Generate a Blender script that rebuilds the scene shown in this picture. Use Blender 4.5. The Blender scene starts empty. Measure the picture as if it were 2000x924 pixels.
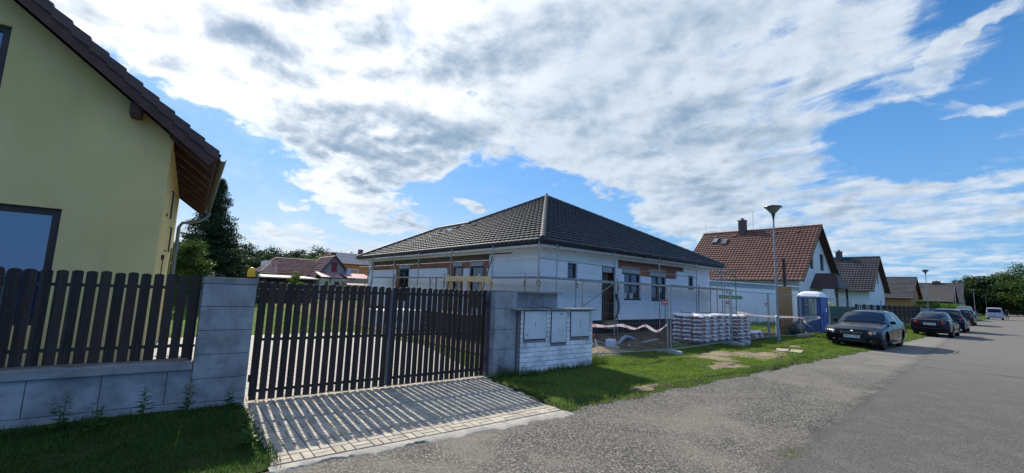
import bpy, bmesh, math, random
import numpy as np
from mathutils import Vector, Matrix
random.seed(7)
RNG = np.random.default_rng(11)
R = math.radians
SC = bpy.context.scene
COL = SC.collection

# ------------------------------------------------------------------ camera
def make_camera():
    yaw, pitch, roll, F = 0.87414, 0.12703, 0.03761, 835.36
    cy, sy = math.cos(yaw), math.sin(yaw)
    f = Vector((-sy*math.cos(pitch), cy*math.cos(pitch), math.sin(pitch)))
    rt = Vector((cy, sy, 0)); up = rt.cross(f)
    a = math.cos(roll)*rt + math.sin(roll)*up
    b = -math.sin(roll)*rt + math.cos(roll)*up
    cam = bpy.data.cameras.new('camera')
    cam.sensor_fit = 'HORIZONTAL'; cam.sensor_width = 36.0
    cam.lens = F/2000*36
    cam.clip_start = 0.05; cam.clip_end = 4000
    o = bpy.data.objects.new('camera', cam); COL.objects.link(o)
    m = Matrix((( a.x, b.x, -f.x, 0), (a.y, b.y, -f.y, 0), (a.z, b.z, -f.z, 1.72), (0, 0, 0, 1)))
    o.matrix_world = m
    SC.camera = o
make_camera()

# ------------------------------------------------------------------ light and sky
SUN_EL, SUN_AZ = 37.2, -84.0       # azimuth from +Y towards +X
def sun_dir():
    e, z = R(SUN_EL), R(SUN_AZ)
    return Vector((math.sin(z)*math.cos(e), math.cos(z)*math.cos(e), math.sin(e)))
def make_sun():
    l = bpy.data.lights.new('sun', 'SUN'); l.energy = 5.0; l.angle = R(0.53); l.color = (1, .93, .80)
    o = bpy.data.objects.new('sun', l); COL.objects.link(o)
    o.rotation_euler = sun_dir().to_track_quat('Z', 'Y').to_euler()
    o.location = (-30, 5, 30)
make_sun()

# cloud fields: azimuth, elevation, half extents in degrees, turn, weight
COV = [(-96.9, 27.1, 15.8, 6.5, -169.4, 1), (-87.4, 26.2, 15.3, 7.8, 171.5, 1), (-76.8, 22.1, 13.7, 5.4, 167.9, 1), (-65.2, 28.2, 22.7, 11.2, -179.4, 1), (-47.4, 29.6, 28.9, 11.9, 178.7, 1), (-25.0, 29.6, 19.7, 12.3, 163.7, 1), (-38.0, 20.2, 22.3, 6.4, 163.3, 1), (-67.1, 18.7, 12.2, 4.8, -177.3, 1.1), (-22.4, 17.2, 10.2, 9.4, 106.7, 1), (-24.2, 10.1, 10.6, 4.0, 166.1, 0.9), (-11.2, 27.5, 6.2, 5.7, -156.6, 0.8), (-3.1, 23.5, 6.3, 1.1, -155.5, 0.75), (-7.3, 21.5, 7.2, 1.5, -168.1, 0.7), (-3.1, 18.7, 3.3, 0.7, 151.7, 0.6), (-9.6, 10.5, 14.2, 2.6, 169.8, 0.85), (-2.9, 11.1, 5.8, 0.9, -175.7, 0.75), (-16.0, 7.4, 15.2, 2.6, 177.5, 0.7), (-70.4, 11.7, 6.8, 3.5, 170.8, 0.9), (-67.7, 9.4, 7.0, 2.6, 172.6, 0.85), (-82.4, 18.2, 6.1, 1.5, 168.5, 0.5), (-77.5, 9.3, 2.2, 1.3, -171.9, 0.6), (-56.3, 11.0, 2.6, 0.7, 168.5, 0.6), (-77.9, 4.6, 16.7, 2.4, 179.1, 0.62), (-5.5, 3.4, 6.9, 1.2, -173.3, 0.62), (-12.0, 5.0, 10.4, 1.6, 178.8, 0.5), (-52.1, 46.5, 83.4, 8.4, 177.9, 1)]
HOLE = [(-56.2, 25.2, 1.6, 0.8, 176.5, .62), (-97.0, 14.7, 7.1, 1.8, 155.4, 0.5), (-7.6, 16.9, 5.9, 3.0, 165.4, 0.6)]
DARK = [(-67.8, 19.1, 12.5, 3.9, -177.2, 1), (-72.0, 29.9, 11.2, 3.4, 174.8, 0.6), (-55.5, 30.5, 16.0, 3.5, -168.9, 0.6), (-82.2, 25.7, 6.2, 2.5, 171.5, 0.6), (-34.6, 32.5, 13.6, 3.3, 173.5, 0.45), (-40.0, 21.9, 11.8, 2.8, 168.9, 0.45), (-24.0, 20.4, 9.5, 3.4, 152.6, 0.45), (-68.3, 13.2, 4.4, 1.6, 174.2, 0.8), (-18.8, 11.0, 11.1, 2.3, 169.9, 0.35), (-65.8, 9.2, 3.9, 1.3, 174.5, 0.5), (-91.3, 24.8, 2.5, 1.5, -177.6, 0.3)]

class NT:
    """small helper to wire shader nodes"""
    def __init__(s, tree):
        s.t = tree; s.n = tree.nodes; s.l = tree.links
    def new(s, kind, **kw):
        n = s.n.new(kind)
        for k, v in kw.items():
            if k == 'inputs':
                for a, b in v.items(): s.put(n.inputs[a], b)
            else: setattr(n, k, v)
        return n
    def put(s, sock, v):
        if isinstance(v, bpy.types.NodeSocket): s.l.new(v, sock)
        elif v is not None: sock.default_value = v
    def math(s, op, a, b=None, c=None, clamp=False):
        n = s.n.new('ShaderNodeMath'); n.operation = op; n.use_clamp = clamp
        for i, v in enumerate((a, b, c)):
            if v is not None: s.put(n.inputs[i], v)
        return n.outputs[0]
    def mix(s, f, a, b, blend='MIX'):
        n = s.n.new('ShaderNodeMix'); n.data_type = 'RGBA'; n.blend_type = blend
        s.put(n.inputs[0], f); s.put(n.inputs[6], a); s.put(n.inputs[7], b)
        return n.outputs[2]
    def smooth(s, v, lo, hi):
        n = s.n.new('ShaderNodeMapRange'); n.interpolation_type = 'SMOOTHSTEP'
        s.put(n.inputs[0], v); s.put(n.inputs[1], lo); s.put(n.inputs[2], hi); n.inputs[3].default_value = 0; n.inputs[4].default_value = 1
        return n.outputs[0]
    def noise(s, vec, scale, detail=4, rough=.55, dist=0.0, dim='3D'):
        n = s.n.new('ShaderNodeTexNoise'); n.noise_dimensions = dim
        if vec is not None: s.l.new(vec, n.inputs['Vector'])
        n.inputs['Scale'].default_value = scale; n.inputs['Detail'].default_value = detail
        n.inputs['Roughness'].default_value = rough; n.inputs['Distortion'].default_value = dist
        return n.outputs['Fac'], n.outputs['Color']

def make_world():
    w = bpy.data.worlds.new('World'); SC.world = w; w.use_nodes = True
    nt = NT(w.node_tree); nt.n.clear()
    out = nt.new('ShaderNodeOutputWorld')
    sky = nt.new('ShaderNodeTexSky'); sky.sky_type = 'NISHITA'; sky.sun_disc = False
    sky.sun_elevation = R(SUN_EL); sky.sun_rotation = R(SUN_AZ)
    sky.air_density = 1.0; sky.dust_density = .3; sky.ozone_density = 2.5; sky.altitude = 200
    hs = nt.new('ShaderNodeHueSaturation'); hs.inputs['Hue'].default_value = .503; hs.inputs['Saturation'].default_value = 1.35; hs.inputs['Value'].default_value = 1.08
    nt.l.new(sky.outputs[0], hs.inputs['Color'])
    bg = nt.new('ShaderNodeBackground'); bg.inputs[1].default_value = .108
    tc = nt.new('ShaderNodeTexCoord')
    sp = nt.new('ShaderNodeSeparateXYZ'); nt.l.new(tc.outputs['Generated'], sp.inputs[0])
    x, y, z = sp.outputs
    deg = 180/math.pi
    az = nt.math('MULTIPLY', nt.math('ARCTAN2', x, y), deg)
    el = nt.math('MULTIPLY', nt.math('ARCSINE', z), deg)
    # pale haze near the horizon, whiter towards the sun
    hz = nt.mix(nt.smooth(az, -20, -80), (1.5, 3.3, 5.6, 1), (3.7, 4.9, 6.5, 1))
    hz = nt.mix(nt.math('MULTIPLY', nt.smooth(el, 3, 17), .9), hz, (1.25, 2.95, 5.9, 1))
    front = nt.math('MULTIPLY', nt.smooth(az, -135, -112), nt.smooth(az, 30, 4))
    hz = nt.mix(front, (1.3, 3.3, 7.2, 1), hz)  # unseen sky behind turned stronger blue to tint fill light and panes
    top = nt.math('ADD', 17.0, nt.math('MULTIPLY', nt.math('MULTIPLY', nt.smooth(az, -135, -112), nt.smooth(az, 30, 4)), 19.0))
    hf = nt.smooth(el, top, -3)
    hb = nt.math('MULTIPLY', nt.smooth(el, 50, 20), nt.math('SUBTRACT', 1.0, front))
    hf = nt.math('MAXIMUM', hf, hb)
    nt.l.new(nt.mix(nt.math('MULTIPLY', hf, .97), hs.outputs[0], hz), bg.inputs[0])
    # perspective of a flat cloud layer
    zz = nt.math('ADD', nt.math('MAXIMUM', z, 0.0), .26)
    pc = nt.new('ShaderNodeCombineXYZ'); nt.put(pc.inputs[0], nt.math('DIVIDE', x, zz)); nt.put(pc.inputs[1], nt.math('DIVIDE', y, zz))
    P = pc.outputs[0]
    # warp of the cloud fields so that no outline is an ellipse
    ae = nt.new('ShaderNodeCombineXYZ'); nt.put(ae.inputs[0], az); nt.put(ae.inputs[1], el)
    _, wc = nt.noise(ae.outputs[0], .16, 5, .6)
    wv = nt.new('ShaderNodeVectorMath', operation='SUBTRACT'); nt.l.new(wc, wv.inputs[0]); wv.inputs[1].default_value = (.5, .5, .5)
    wm = nt.new('ShaderNodeVectorMath', operation='MULTIPLY'); nt.l.new(wv.outputs[0], wm.inputs[0]); wm.inputs[1].default_value = (9, 4.5, 0)
    wa = nt.new('ShaderNodeVectorMath', operation='ADD'); nt.l.new(ae.outputs[0], wa.inputs[0]); nt.l.new(wm.outputs[0], wa.inputs[1])
    def blobs(lst, grow, vec):
        acc = None
        for (a, e, ra, re, an, wt) in lst:
            m = nt.new('ShaderNodeMapping'); m.vector_type = 'TEXTURE'
            nt.l.new(vec, m.inputs[0])
            m.inputs['Location'].default_value = (a, e, 0)
            m.inputs['Rotation'].default_value = (0, 0, R(an))
            m.inputs['Scale'].default_value = (ra*grow, re*grow, 1)
            g = nt.new('ShaderNodeTexGradient'); g.gradient_type = 'SPHERICAL'; nt.l.new(m.outputs[0], g.inputs[0])
            v = nt.math('MULTIPLY', g.outputs['Fac'], 2.4, clamp=True)
            v = nt.math('MULTIPLY', v, wt)
            acc = v if acc is None else nt.math('MAXIMUM', acc, v)
        return acc
    cov = blobs(COV, 1.3, wa.outputs[0]); hole = blobs(HOLE, 1.3, wa.outputs[0]); dark = blobs(DARK, 1.35, wa.outputs[0])
    n1, _ = nt.noise(P, 2.5, 9, .6, .25)
    # windswept streaks, stretched along one direction
    ms = nt.new('ShaderNodeMapping'); nt.l.new(P, ms.inputs[0]); ms.inputs['Rotation'].default_value = (0, 0, R(-62)); ms.inputs['Scale'].default_value = (1.3, 3.6, 1)
    n2, _ = nt.noise(ms.outputs[0], 2.2, 8, .58, .7)
    east = nt.smooth(az, -36, -14)
    nmix = nt.math('ADD', nt.math('MULTIPLY', n1, nt.math('SUBTRACT', 1.0, nt.math('MULTIPLY', east, .7))), nt.math('MULTIPLY', n2, nt.math('MULTIPLY', east, .7)))
    val = nt.math('ADD', cov, nt.math('MULTIPLY', nt.math('SUBTRACT', nmix, .5), 2.1))
    n5, _ = nt.noise(P, 10, 7, .62, .35)
    val = nt.math('ADD', val, nt.math('MULTIPLY', nt.math('SUBTRACT', n5, .5), 1.1))
    val = nt.math('SUBTRACT', val, nt.math('MULTIPLY', hole, .9))
    soft = nt.math('MULTIPLY', east, .16)
    val = nt.math('ADD', val, nt.math('MULTIPLY', nt.math('MULTIPLY', nt.math('SUBTRACT', n2, .5), east), .9))
    alpha = nt.smooth(val, nt.math('SUBTRACT', .34, soft), nt.math('ADD', .76, nt.math('MULTIPLY', soft, 1.6)))
    veil = nt.math('MULTIPLY', nt.smooth(n2, .45, .8), .22)
    veil = nt.math('MULTIPLY', veil, nt.smooth(az, -30, -60))
    # these cloud fields end behind the viewer
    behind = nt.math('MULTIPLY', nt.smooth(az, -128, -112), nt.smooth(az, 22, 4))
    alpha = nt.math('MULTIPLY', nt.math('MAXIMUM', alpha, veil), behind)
    # unseen clouds added behind the viewer to raise the fill on shaded faces
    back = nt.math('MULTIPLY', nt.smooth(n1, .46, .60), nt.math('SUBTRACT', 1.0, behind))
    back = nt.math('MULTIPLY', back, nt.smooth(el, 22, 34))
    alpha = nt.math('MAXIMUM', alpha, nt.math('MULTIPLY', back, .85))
    # thickness shading: thin rims bright, thick bases grey blue
    n3, _ = nt.noise(P, 1.9, 6, .55, .5)
    n4, _ = nt.noise(P, 6.5, 6, .6, .3)
    # soft relief: the side of every billow that faces the sun is brighter
    sv = sun_dir(); psun = (sv.x/(sv.z+.26), sv.y/(sv.z+.26), 0)
    tv = nt.new('ShaderNodeVectorMath', operation='SUBTRACT'); tv.inputs[0].default_value = psun; nt.l.new(P, tv.inputs[1])
    tn = nt.new('ShaderNodeVectorMath', operation='NORMALIZE'); nt.l.new(tv.outputs[0], tn.inputs[0])
    def shifted(k):
        a = nt.new('ShaderNodeVectorMath', operation='SCALE'); nt.l.new(tn.outputs[0], a.inputs[0]); a.inputs['Scale'].default_value = k
        b_ = nt.new('ShaderNodeVectorMath', operation='ADD'); nt.l.new(P, b_.inputs[0]); nt.l.new(a.outputs[0], b_.inputs[1]); return b_.outputs[0]
    e1, _ = nt.noise(P, 5.2, 7, .58, .2); e2, _ = nt.noise(shifted(.045), 5.2, 7, .58, .2)
    emb = nt.math('SUBTRACT', e2, e1)
    th = nt.math('ADD', nt.math('MULTIPLY', dark, .80), nt.math('MULTIPLY', nt.math('SUBTRACT', n3, .47), 1.6))
    th = nt.math('ADD', th, nt.math('MULTIPLY', nt.math('SUBTRACT', n4, .5), 1.3))
    th = nt.math('MULTIPLY', th, nt.smooth(val, .30, 1.1))
    th = nt.math('ADD', th, nt.math('MULTIPLY', emb, 2.2))
    sh = nt.smooth(th, -.30, nt.math('ADD', 1.1, nt.math('MULTIPLY', nt.smooth(az, -30, -60), .22)))
    sd = sun_dir()
    dp = nt.new('ShaderNodeVectorMath', operation='DOT_PRODUCT'); nt.l.new(tc.outputs['Generated'], dp.inputs[0]); dp.inputs[1].default_value = sd
    glow = nt.smooth(dp.outputs['Value'], .77, 1.0)
    lit = nt.mix(glow, (.60, .68, .78, 1), (1.12, 1.14, 1.16, 1))
    shd = nt.mix(glow, (.235, .345, .48, 1), (.25, .36, .50, 1))
    cc = nt.mix(sh, lit, shd)
    cc = nt.mix(nt.math('SUBTRACT', 1.0, behind), cc, (1.15, 1.17, 1.2, 1))  # the added clouds behind are brightened for more fill
    low = nt.smooth(el, 9, 1)
    cc = nt.mix(nt.math('MULTIPLY', low, .5), cc, (.60, .70, .80, 1))
    cb = nt.new('ShaderNodeBackground'); nt.l.new(cc, cb.inputs[0]); cb.inputs[1].default_value = .88
    mx = nt.new('ShaderNodeMixShader'); nt.l.new(alpha, mx.inputs[0]); nt.l.new(bg.outputs[0], mx.inputs[1]); nt.l.new(cb.outputs[0], mx.inputs[2])
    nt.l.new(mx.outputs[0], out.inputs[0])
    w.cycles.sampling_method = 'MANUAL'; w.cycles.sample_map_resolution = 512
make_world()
SC.view_settings.view_transform = 'Standard'; SC.view_settings.look = 'None'
SC.view_settings.exposure = 0.42; SC.view_settings.gamma = 1.0
SC.view_settings.use_curve_mapping = False
SC.render.engine = 'CYCLES'
SC.cycles.max_bounces = 6; SC.cycles.diffuse_bounces = 3; SC.cycles.glossy_bounces = 3
SC.cycles.transmission_bounces = 4; SC.cycles.transparent_max_bounces = 8
SC.cycles.use_denoising = True
SC.cycles.sample_clamp_indirect = 6

# ------------------------------------------------------------------ materials
MATS = {}
def mat(name, col, rough=.8, var=.12, scale=3.0, bump=0.0, bscale=30.0, metal=0.0, spec=.4, col2=None, coat=0.0, trans=0.0, detail=6):
    """plain procedural surface: base colour with soft mottling and a fine bump"""
    if name in MATS: return MATS[name]
    m = bpy.data.materials.new(name); m.use_nodes = True
    nt = NT(m.node_tree); b = nt.n['Principled BSDF']
    tc = nt.new('ShaderNodeTexCoord')
    f, _ = nt.noise(tc.outputs['Object'], scale, detail, .6)
    ff = nt.smooth(f, .3, .7)
    c1 = tuple(max(0, c*(1-var)) for c in col) + (1,)
    c2 = (tuple(col2) if col2 else tuple(min(1, c*(1+var)) for c in col)) + (1,)
    nt.put(b.inputs['Base Color'], nt.mix(ff, c1, c2))
    b.inputs['Roughness'].default_value = rough; b.inputs['Metallic'].default_value = metal
    b.inputs['Specular IOR Level'].default_value = spec
    if coat: b.inputs['Coat Weight'].default_value = coat; b.inputs['Coat Roughness'].default_value = .04
    if bump:
        g, _ = nt.noise(tc.outputs['Object'], bscale, 5, .6)
        bp = nt.new('ShaderNodeBump'); bp.inputs['Strength'].default_value = min(1, bump); bp.inputs['Distance'].default_value = .01
        nt.l.new(g, bp.inputs['Height']); nt.l.new(bp.outputs[0], b.inputs['Normal'])
    if trans:
        tr = nt.new('ShaderNodeBsdfTranslucent'); nt.put(tr.inputs[0], nt.mix(ff, c1, c2))
        mx = nt.new('ShaderNodeMixShader'); mx.inputs[0].default_value = trans
        nt.l.new(b.outputs[0], mx.inputs[1]); nt.l.new(tr.outputs[0], mx.inputs[2])
        nt.l.new(mx.outputs[0], nt.n['Material Output'].inputs[0])
    MATS[name] = m
    return m

# ------------------------------------------------------------------ mesh builder
class MB:
    def __init__(s): s.v = []; s.f = []; s.mi = []
    def add(s, vs, fs, mi=0):
        o = len(s.v); s.v += [tuple(v) for v in vs]
        s.f += [tuple(i+o for i in f) for f in fs]; s.mi += [mi]*len(fs); return s
    def box(s, x0, x1, y0, y1, z0, z1, mi=0):
        if x0 > x1: x0, x1 = x1, x0
        if y0 > y1: y0, y1 = y1, y0
        if z0 > z1: z0, z1 = z1, z0
        vs = [(x, y, z) for z in (z0, z1) for y in (y0, y1) for x in (x0, x1)]
        return s.add(vs, [(0, 2, 3, 1), (4, 5, 7, 6), (0, 1, 5, 4), (2, 6, 7, 3), (0, 4, 6, 2), (1, 3, 7, 5)], mi)
    def obox(s, c, size, rot=(0, 0, 0), mi=0):
        from mathutils import Euler
        q = Euler(rot).to_matrix(); c = Vector(c); h = Vector(size)/2
        vs = [c + q @ Vector((x*h.x, y*h.y, z*h.z)) for z in (-1, 1) for y in (-1, 1) for x in (-1, 1)]
        return s.add(vs, [(0, 2, 3, 1), (4, 5, 7, 6), (0, 1, 5, 4), (2, 6, 7, 3), (0, 4, 6, 2), (1, 3, 7, 5)], mi)
    def bar(s, p0, p1, r0, r1=None, n=8, mi=0, caps=True):
        r1 = r0 if r1 is None else r1
        p0, p1 = Vector(p0), Vector(p1); d = (p1-p0)
        if d.length < 1e-6: return s
        d.normalize(); u = d.orthogonal().normalized(); w = d.cross(u)
        vs = []
        for p, r in ((p0, r0), (p1, r1)):
            for i in range(n):
                t = 2*math.pi*(i+.5)/n; vs.append(p + r*(math.cos(t)*u + math.sin(t)*w))
        fs = [(i, (i+1) % n, n+(i+1) % n, n+i) for i in range(n)]
        if caps: fs += [tuple(range(n-1, -1, -1)), tuple(range(n, 2*n))]
        return s.add(vs, fs, mi)
    def tube(s, pts, r, n=8, mi=0):
        pts = [Vector(p) for p in pts]; rings = []; o = len(s.v)
        rr = r if isinstance(r, (list, tuple)) else [r]*len(pts)
        prev = None
        for i, p in enumerate(pts):
            d = (pts[min(i+1, len(pts)-1)]-pts[max(i-1, 0)]).normalized()
            u = d.orthogonal().normalized() if prev is None else (prev - d*prev.dot(d)).normalized()
            prev = u; w = d.cross(u)
            for k in range(n):
                t = 2*math.pi*k/n; s.v.append(tuple(p + rr[i]*(math.cos(t)*u+math.sin(t)*w)))
        for i in range(len(pts)-1):
            for k in range(n):
                s.f.append((o+i*n+k, o+i*n+(k+1) % n, o+(i+1)*n+(k+1) % n, o+(i+1)*n+k)); s.mi.append(mi)
        s.f.append(tuple(o+k for k in range(n-1, -1, -1))); s.mi.append(mi)
        s.f.append(tuple(o+(len(pts)-1)*n+k for k in range(n))); s.mi.append(mi)
        return s
    def prism(s, poly, axis, a, b, mi=0):
        """poly: 2D points, extruded along axis from a to b. axis 'x': poly=(y,z); 'y': (x,z); 'z': (x,y)"""
        def P(p, t): return (t, p[0], p[1]) if axis == 'x' else (p[0], t, p[1]) if axis == 'y' else (p[0], p[1], t)
        n = len(poly); vs = [P(p, a) for p in poly] + [P(p, b) for p in poly]
        fs = [(i, (i+1) % n, n+(i+1) % n, n+i) for i in range(n)] + [tuple(range(n-1, -1, -1)), tuple(range(n, 2*n))]
        return s.add(vs, fs, mi)
    def lathe(s, prof, n=20, c=(0, 0, 0), mi=0):
        o = len(s.v)
        for r, z in prof:
            for k in range(n):
                t = 2*math.pi*k/n; s.v.append((c[0]+r*math.cos(t), c[1]+r*math.sin(t), c[2]+z))
        for i in range(len(prof)-1):
            for k in range(n):
                s.f.append((o+i*n+k, o+i*n+(k+1) % n, o+(i+1)*n+(k+1) % n, o+(i+1)*n+k)); s.mi.append(mi)
        s.f.append(tuple(o+k for k in range(n-1, -1, -1))); s.mi.append(mi)
        s.f.append(tuple(o+(len(prof)-1)*n+k for k in range(n))); s.mi.append(mi)
        return s
    def build(s, name, mats, parent=None, bevel=0, smooth=False, loc=None, rotz=0, fix=True):
        me = bpy.data.meshes.new(name); me.from_pydata(s.v, [], s.f)
        mats = mats if isinstance(mats, (list, tuple)) else [mats]
        for m in mats: me.materials.append(m)
        if len(mats) > 1: me.polygons.foreach_set('material_index', s.mi)
        if fix:
            bm = bmesh.new(); bm.from_mesh(me)
            bmesh.ops.recalc_face_normals(bm, faces=bm.faces)
            if bevel:
                bmesh.ops.bevel(bm, geom=[e for e in bm.edges if e.is_manifold and e.calc_face_angle(0) > .6], offset=bevel, segments=2, affect='EDGES', profile=.5)
            bm.to_mesh(me); bm.free()
        if smooth:
            me.polygons.foreach_set('use_smooth', [True]*len(me.polygons))
            try: me.set_sharp_from_angle(angle=R(38))
            except Exception: pass
        me.update()
        o = bpy.data.objects.new(name, me); COL.objects.link(o)
        if parent: o.parent = parent
        if loc: o.location = loc
        if rotz: o.rotation_euler = (0, 0, rotz)
        return o

def np_mesh(name, V, Fq, m, parent=None, smooth=False, kind_n=4):
    """fast mesh from numpy arrays; Fq is (n, 3) or (n, 4)"""
    me = bpy.data.meshes.new(name)
    V = np.asarray(V, np.float32); Fq = np.asarray(Fq, np.int32); k = Fq.shape[1]
    me.vertices.add(len(V)); me.vertices.foreach_set('co', V.ravel())
    me.loops.add(Fq.size); me.loops.foreach_set('vertex_index', Fq.ravel())
    me.polygons.add(len(Fq)); me.polygons.foreach_set('loop_start', np.arange(len(Fq), dtype=np.int32)*k)
    me.polygons.foreach_set('loop_total', np.full(len(Fq), k, np.int32))
    if smooth: me.polygons.foreach_set('use_smooth', np.ones(len(Fq), bool))
    for mm in (m if isinstance(m, (list, tuple)) else [m]): me.materials.append(mm)
    me.update(calc_edges=True)
    o = bpy.data.objects.new(name, me); COL.objects.link(o)
    if parent: o.parent = parent
    return o

def thing(name, label, cat, loc=(0, 0, 0), rotz=0, group=None):
    o = bpy.data.objects.new(name, None); COL.objects.link(o)
    o.location = loc; o.rotation_euler = (0, 0, rotz); o.empty_display_size = .2
    o['label'] = label; o['category'] = cat
    if group: o['group'] = group
    return o
def tag(o, label, cat, group=None, kind=None):
    o['label'] = label; o['category'] = cat
    if group: o['group'] = group
    if kind: o['kind'] = kind
    return o
def struct(o, kind='structure'):
    o['kind'] = kind; return o
def copy_tree(o, parent=None):
    c = o.copy(); COL.objects.link(c)
    if parent: c.parent = parent
    for ch in [k for k in bpy.data.objects if k.parent == o]:
        copy_tree(ch, c)
    return c
FONT = None
def text_part(txt, size, m, parent, loc, rot, name='lettering', extrude=.001, align='CENTER', sx=1.0):
    cu = bpy.data.curves.new(name, 'FONT'); cu.body = txt; cu.size = size; cu.extrude = extrude
    cu.align_x = align; cu.align_y = 'CENTER'; cu.materials.append(m)
    t = bpy.data.objects.new(name, cu); COL.objects.link(t)
    dg = bpy.context.evaluated_depsgraph_get(); me = bpy.data.meshes.new_from_object(t.evaluated_get(dg))
    bpy.data.objects.remove(t); bpy.data.curves.remove(cu)
    me.name = name
    o = bpy.data.objects.new(name, me); COL.objects.link(o)
    if not me.materials: me.materials.append(m)
    o.parent = parent; o.location = loc; o.rotation_euler = rot; o.scale = (sx, 1, 1)
    return o

# ------------------------------------------------------------------ ground, road, paving
def lin(pts, y):
    ys = [p[0] for p in pts]; xs = [p[1] for p in pts]
    return float(np.interp(y, ys, xs))
ROAD_EDGE = [(-40, -4.7), (0, -4.62), (4.84, -4.44), (7.2, -4.39), (11.9, -4.21), (21.4, -3.88), (35, -3.75), (60, -3.95), (107, -4.3), (161, -4.9), (240, -6.5)]
FENCE_X = -7.0

def mat_ground():
    m = bpy.data.materials.new('meadow'); m.use_nodes = True; nt = NT(m.node_tree); b = nt.n['Principled BSDF']
    tc = nt.new('ShaderNodeTexCoord'); o = tc.outputs['Object']
    f, _ = nt.noise(o, .12, 6, .6); g, _ = nt.noise(o, 9, 5, .7)
    c = nt.mix(nt.smooth(f, .35, .65), (.045, .085, .018, 1), (.085, .13, .028, 1))
    c = nt.mix(nt.math('MULTIPLY', nt.smooth(g, .3, .7), .5), c, (.05, .07, .02, 1))
    nt.put(b.inputs['Base Color'], c); b.inputs['Roughness'].default_value = .95; b.inputs['Specular IOR Level'].default_value = .1
    bp = nt.new('ShaderNodeBump'); bp.inputs['Strength'].default_value = .8; bp.inputs['Distance'].default_value = .05
    nt.l.new(g, bp.inputs['Height']); nt.l.new(bp.outputs[0], b.inputs['Normal'])
    return m
def mat_road():
    m = bpy.data.materials.new('asphalt'); m.use_nodes = True; nt = NT(m.node_tree); b = nt.n['Principled BSDF']
    tc = nt.new('ShaderNodeTexCoord'); o = tc.outputs['Object']
    sp = nt.new('ShaderNodeSeparateXYZ'); nt.l.new(o, sp.inputs[0]); x, y = sp.outputs[0], sp.outputs[1]
    # joint between the old coarse lane edge and the newer lane
    wob, _ = nt.noise(o, .9, 5, .6)
    seam = nt.math('ADD', nt.math('ADD', x, nt.math('MULTIPLY', y, .036)), 1.62)
    seam = nt.math('ADD', seam, nt.math('MULTIPLY', nt.math('SUBTRACT', wob, .5), .22))
    newer = nt.smooth(seam, -.02, .02)
    # stone chippings
    vo = nt.new('ShaderNodeTexVoronoi'); vo.feature = 'F1'; nt.l.new(o, vo.inputs['Vector']); vo.inputs['Scale'].default_value = 62
    vs = nt.new('ShaderNodeSeparateColor'); nt.l.new(vo.outputs['Color'], vs.inputs[0])
    fine, _ = nt.noise(o, 190, 3, .7); mid, _ = nt.noise(o, 26, 5, .65); big, _ = nt.noise(o, .55, 6, .6, .6); big2, _ = nt.noise(o, 1.9, 6, .62, .3)
    stone = nt.math('POWER', vs.outputs[0], 2.6)
    old = nt.mix(stone, (.040, .038, .036, 1), (.30, .28, .24, 1))
    old = nt.mix(nt.math('MULTIPLY', nt.smooth(big, .42, .66), .62), old, (.205, .188, .155, 1))
    old = nt.mix(nt.math('MULTIPLY', nt.smooth(big2, .5, .75), .35), old, (.07, .07, .072, 1))
    new = nt.mix(nt.math('MULTIPLY', stone, .38), (.080, .075, .070, 1), (.27, .25, .225, 1))
    new = nt.mix(nt.math('MULTIPLY', nt.smooth(big2, .45, .7), .35), new, (.16, .15, .14, 1))
    # the road turns lighter farther along
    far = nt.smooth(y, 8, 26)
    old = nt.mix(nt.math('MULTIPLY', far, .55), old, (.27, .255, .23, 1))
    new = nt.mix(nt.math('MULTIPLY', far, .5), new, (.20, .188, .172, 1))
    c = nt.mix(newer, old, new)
    c = nt.mix(nt.math('MULTIPLY', nt.smooth(mid, .35, .75), .22), c, (.05, .05, .05, 1))
    # dark wet-looking line along the joint
    js = nt.math('ABSOLUTE', nt.math('ADD', seam, .05))
    line = nt.math('SUBTRACT', 1.0, nt.smooth(js, .03, .22))
    line = nt.math('MULTIPLY', line, nt.smooth(big2, .38, .6))
    c = nt.mix(nt.math('MULTIPLY', line, .5), c, (.035, .035, .036, 1))
    # thin dark line across the street, wider to the right
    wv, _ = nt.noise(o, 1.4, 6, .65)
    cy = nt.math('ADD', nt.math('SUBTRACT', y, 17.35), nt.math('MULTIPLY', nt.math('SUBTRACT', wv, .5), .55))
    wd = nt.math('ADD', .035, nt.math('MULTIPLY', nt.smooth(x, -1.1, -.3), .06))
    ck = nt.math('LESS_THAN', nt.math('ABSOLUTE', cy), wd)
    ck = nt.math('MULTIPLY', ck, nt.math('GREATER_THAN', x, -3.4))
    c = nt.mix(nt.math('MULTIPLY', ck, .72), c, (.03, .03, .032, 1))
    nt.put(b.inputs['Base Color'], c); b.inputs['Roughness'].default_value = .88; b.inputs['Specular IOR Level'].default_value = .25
    h = nt.math('ADD', nt.math('MULTIPLY', vo.outputs['Distance'], -1.2), nt.math('MULTIPLY', fine, .6))
    bp = nt.new('ShaderNodeBump'); bp.inputs['Strength'].default_value = .55; bp.inputs['Distance'].default_value = .008
    nt.l.new(h, bp.inputs['Height']); nt.l.new(bp.outputs[0], b.inputs['Normal'])
    return m
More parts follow.
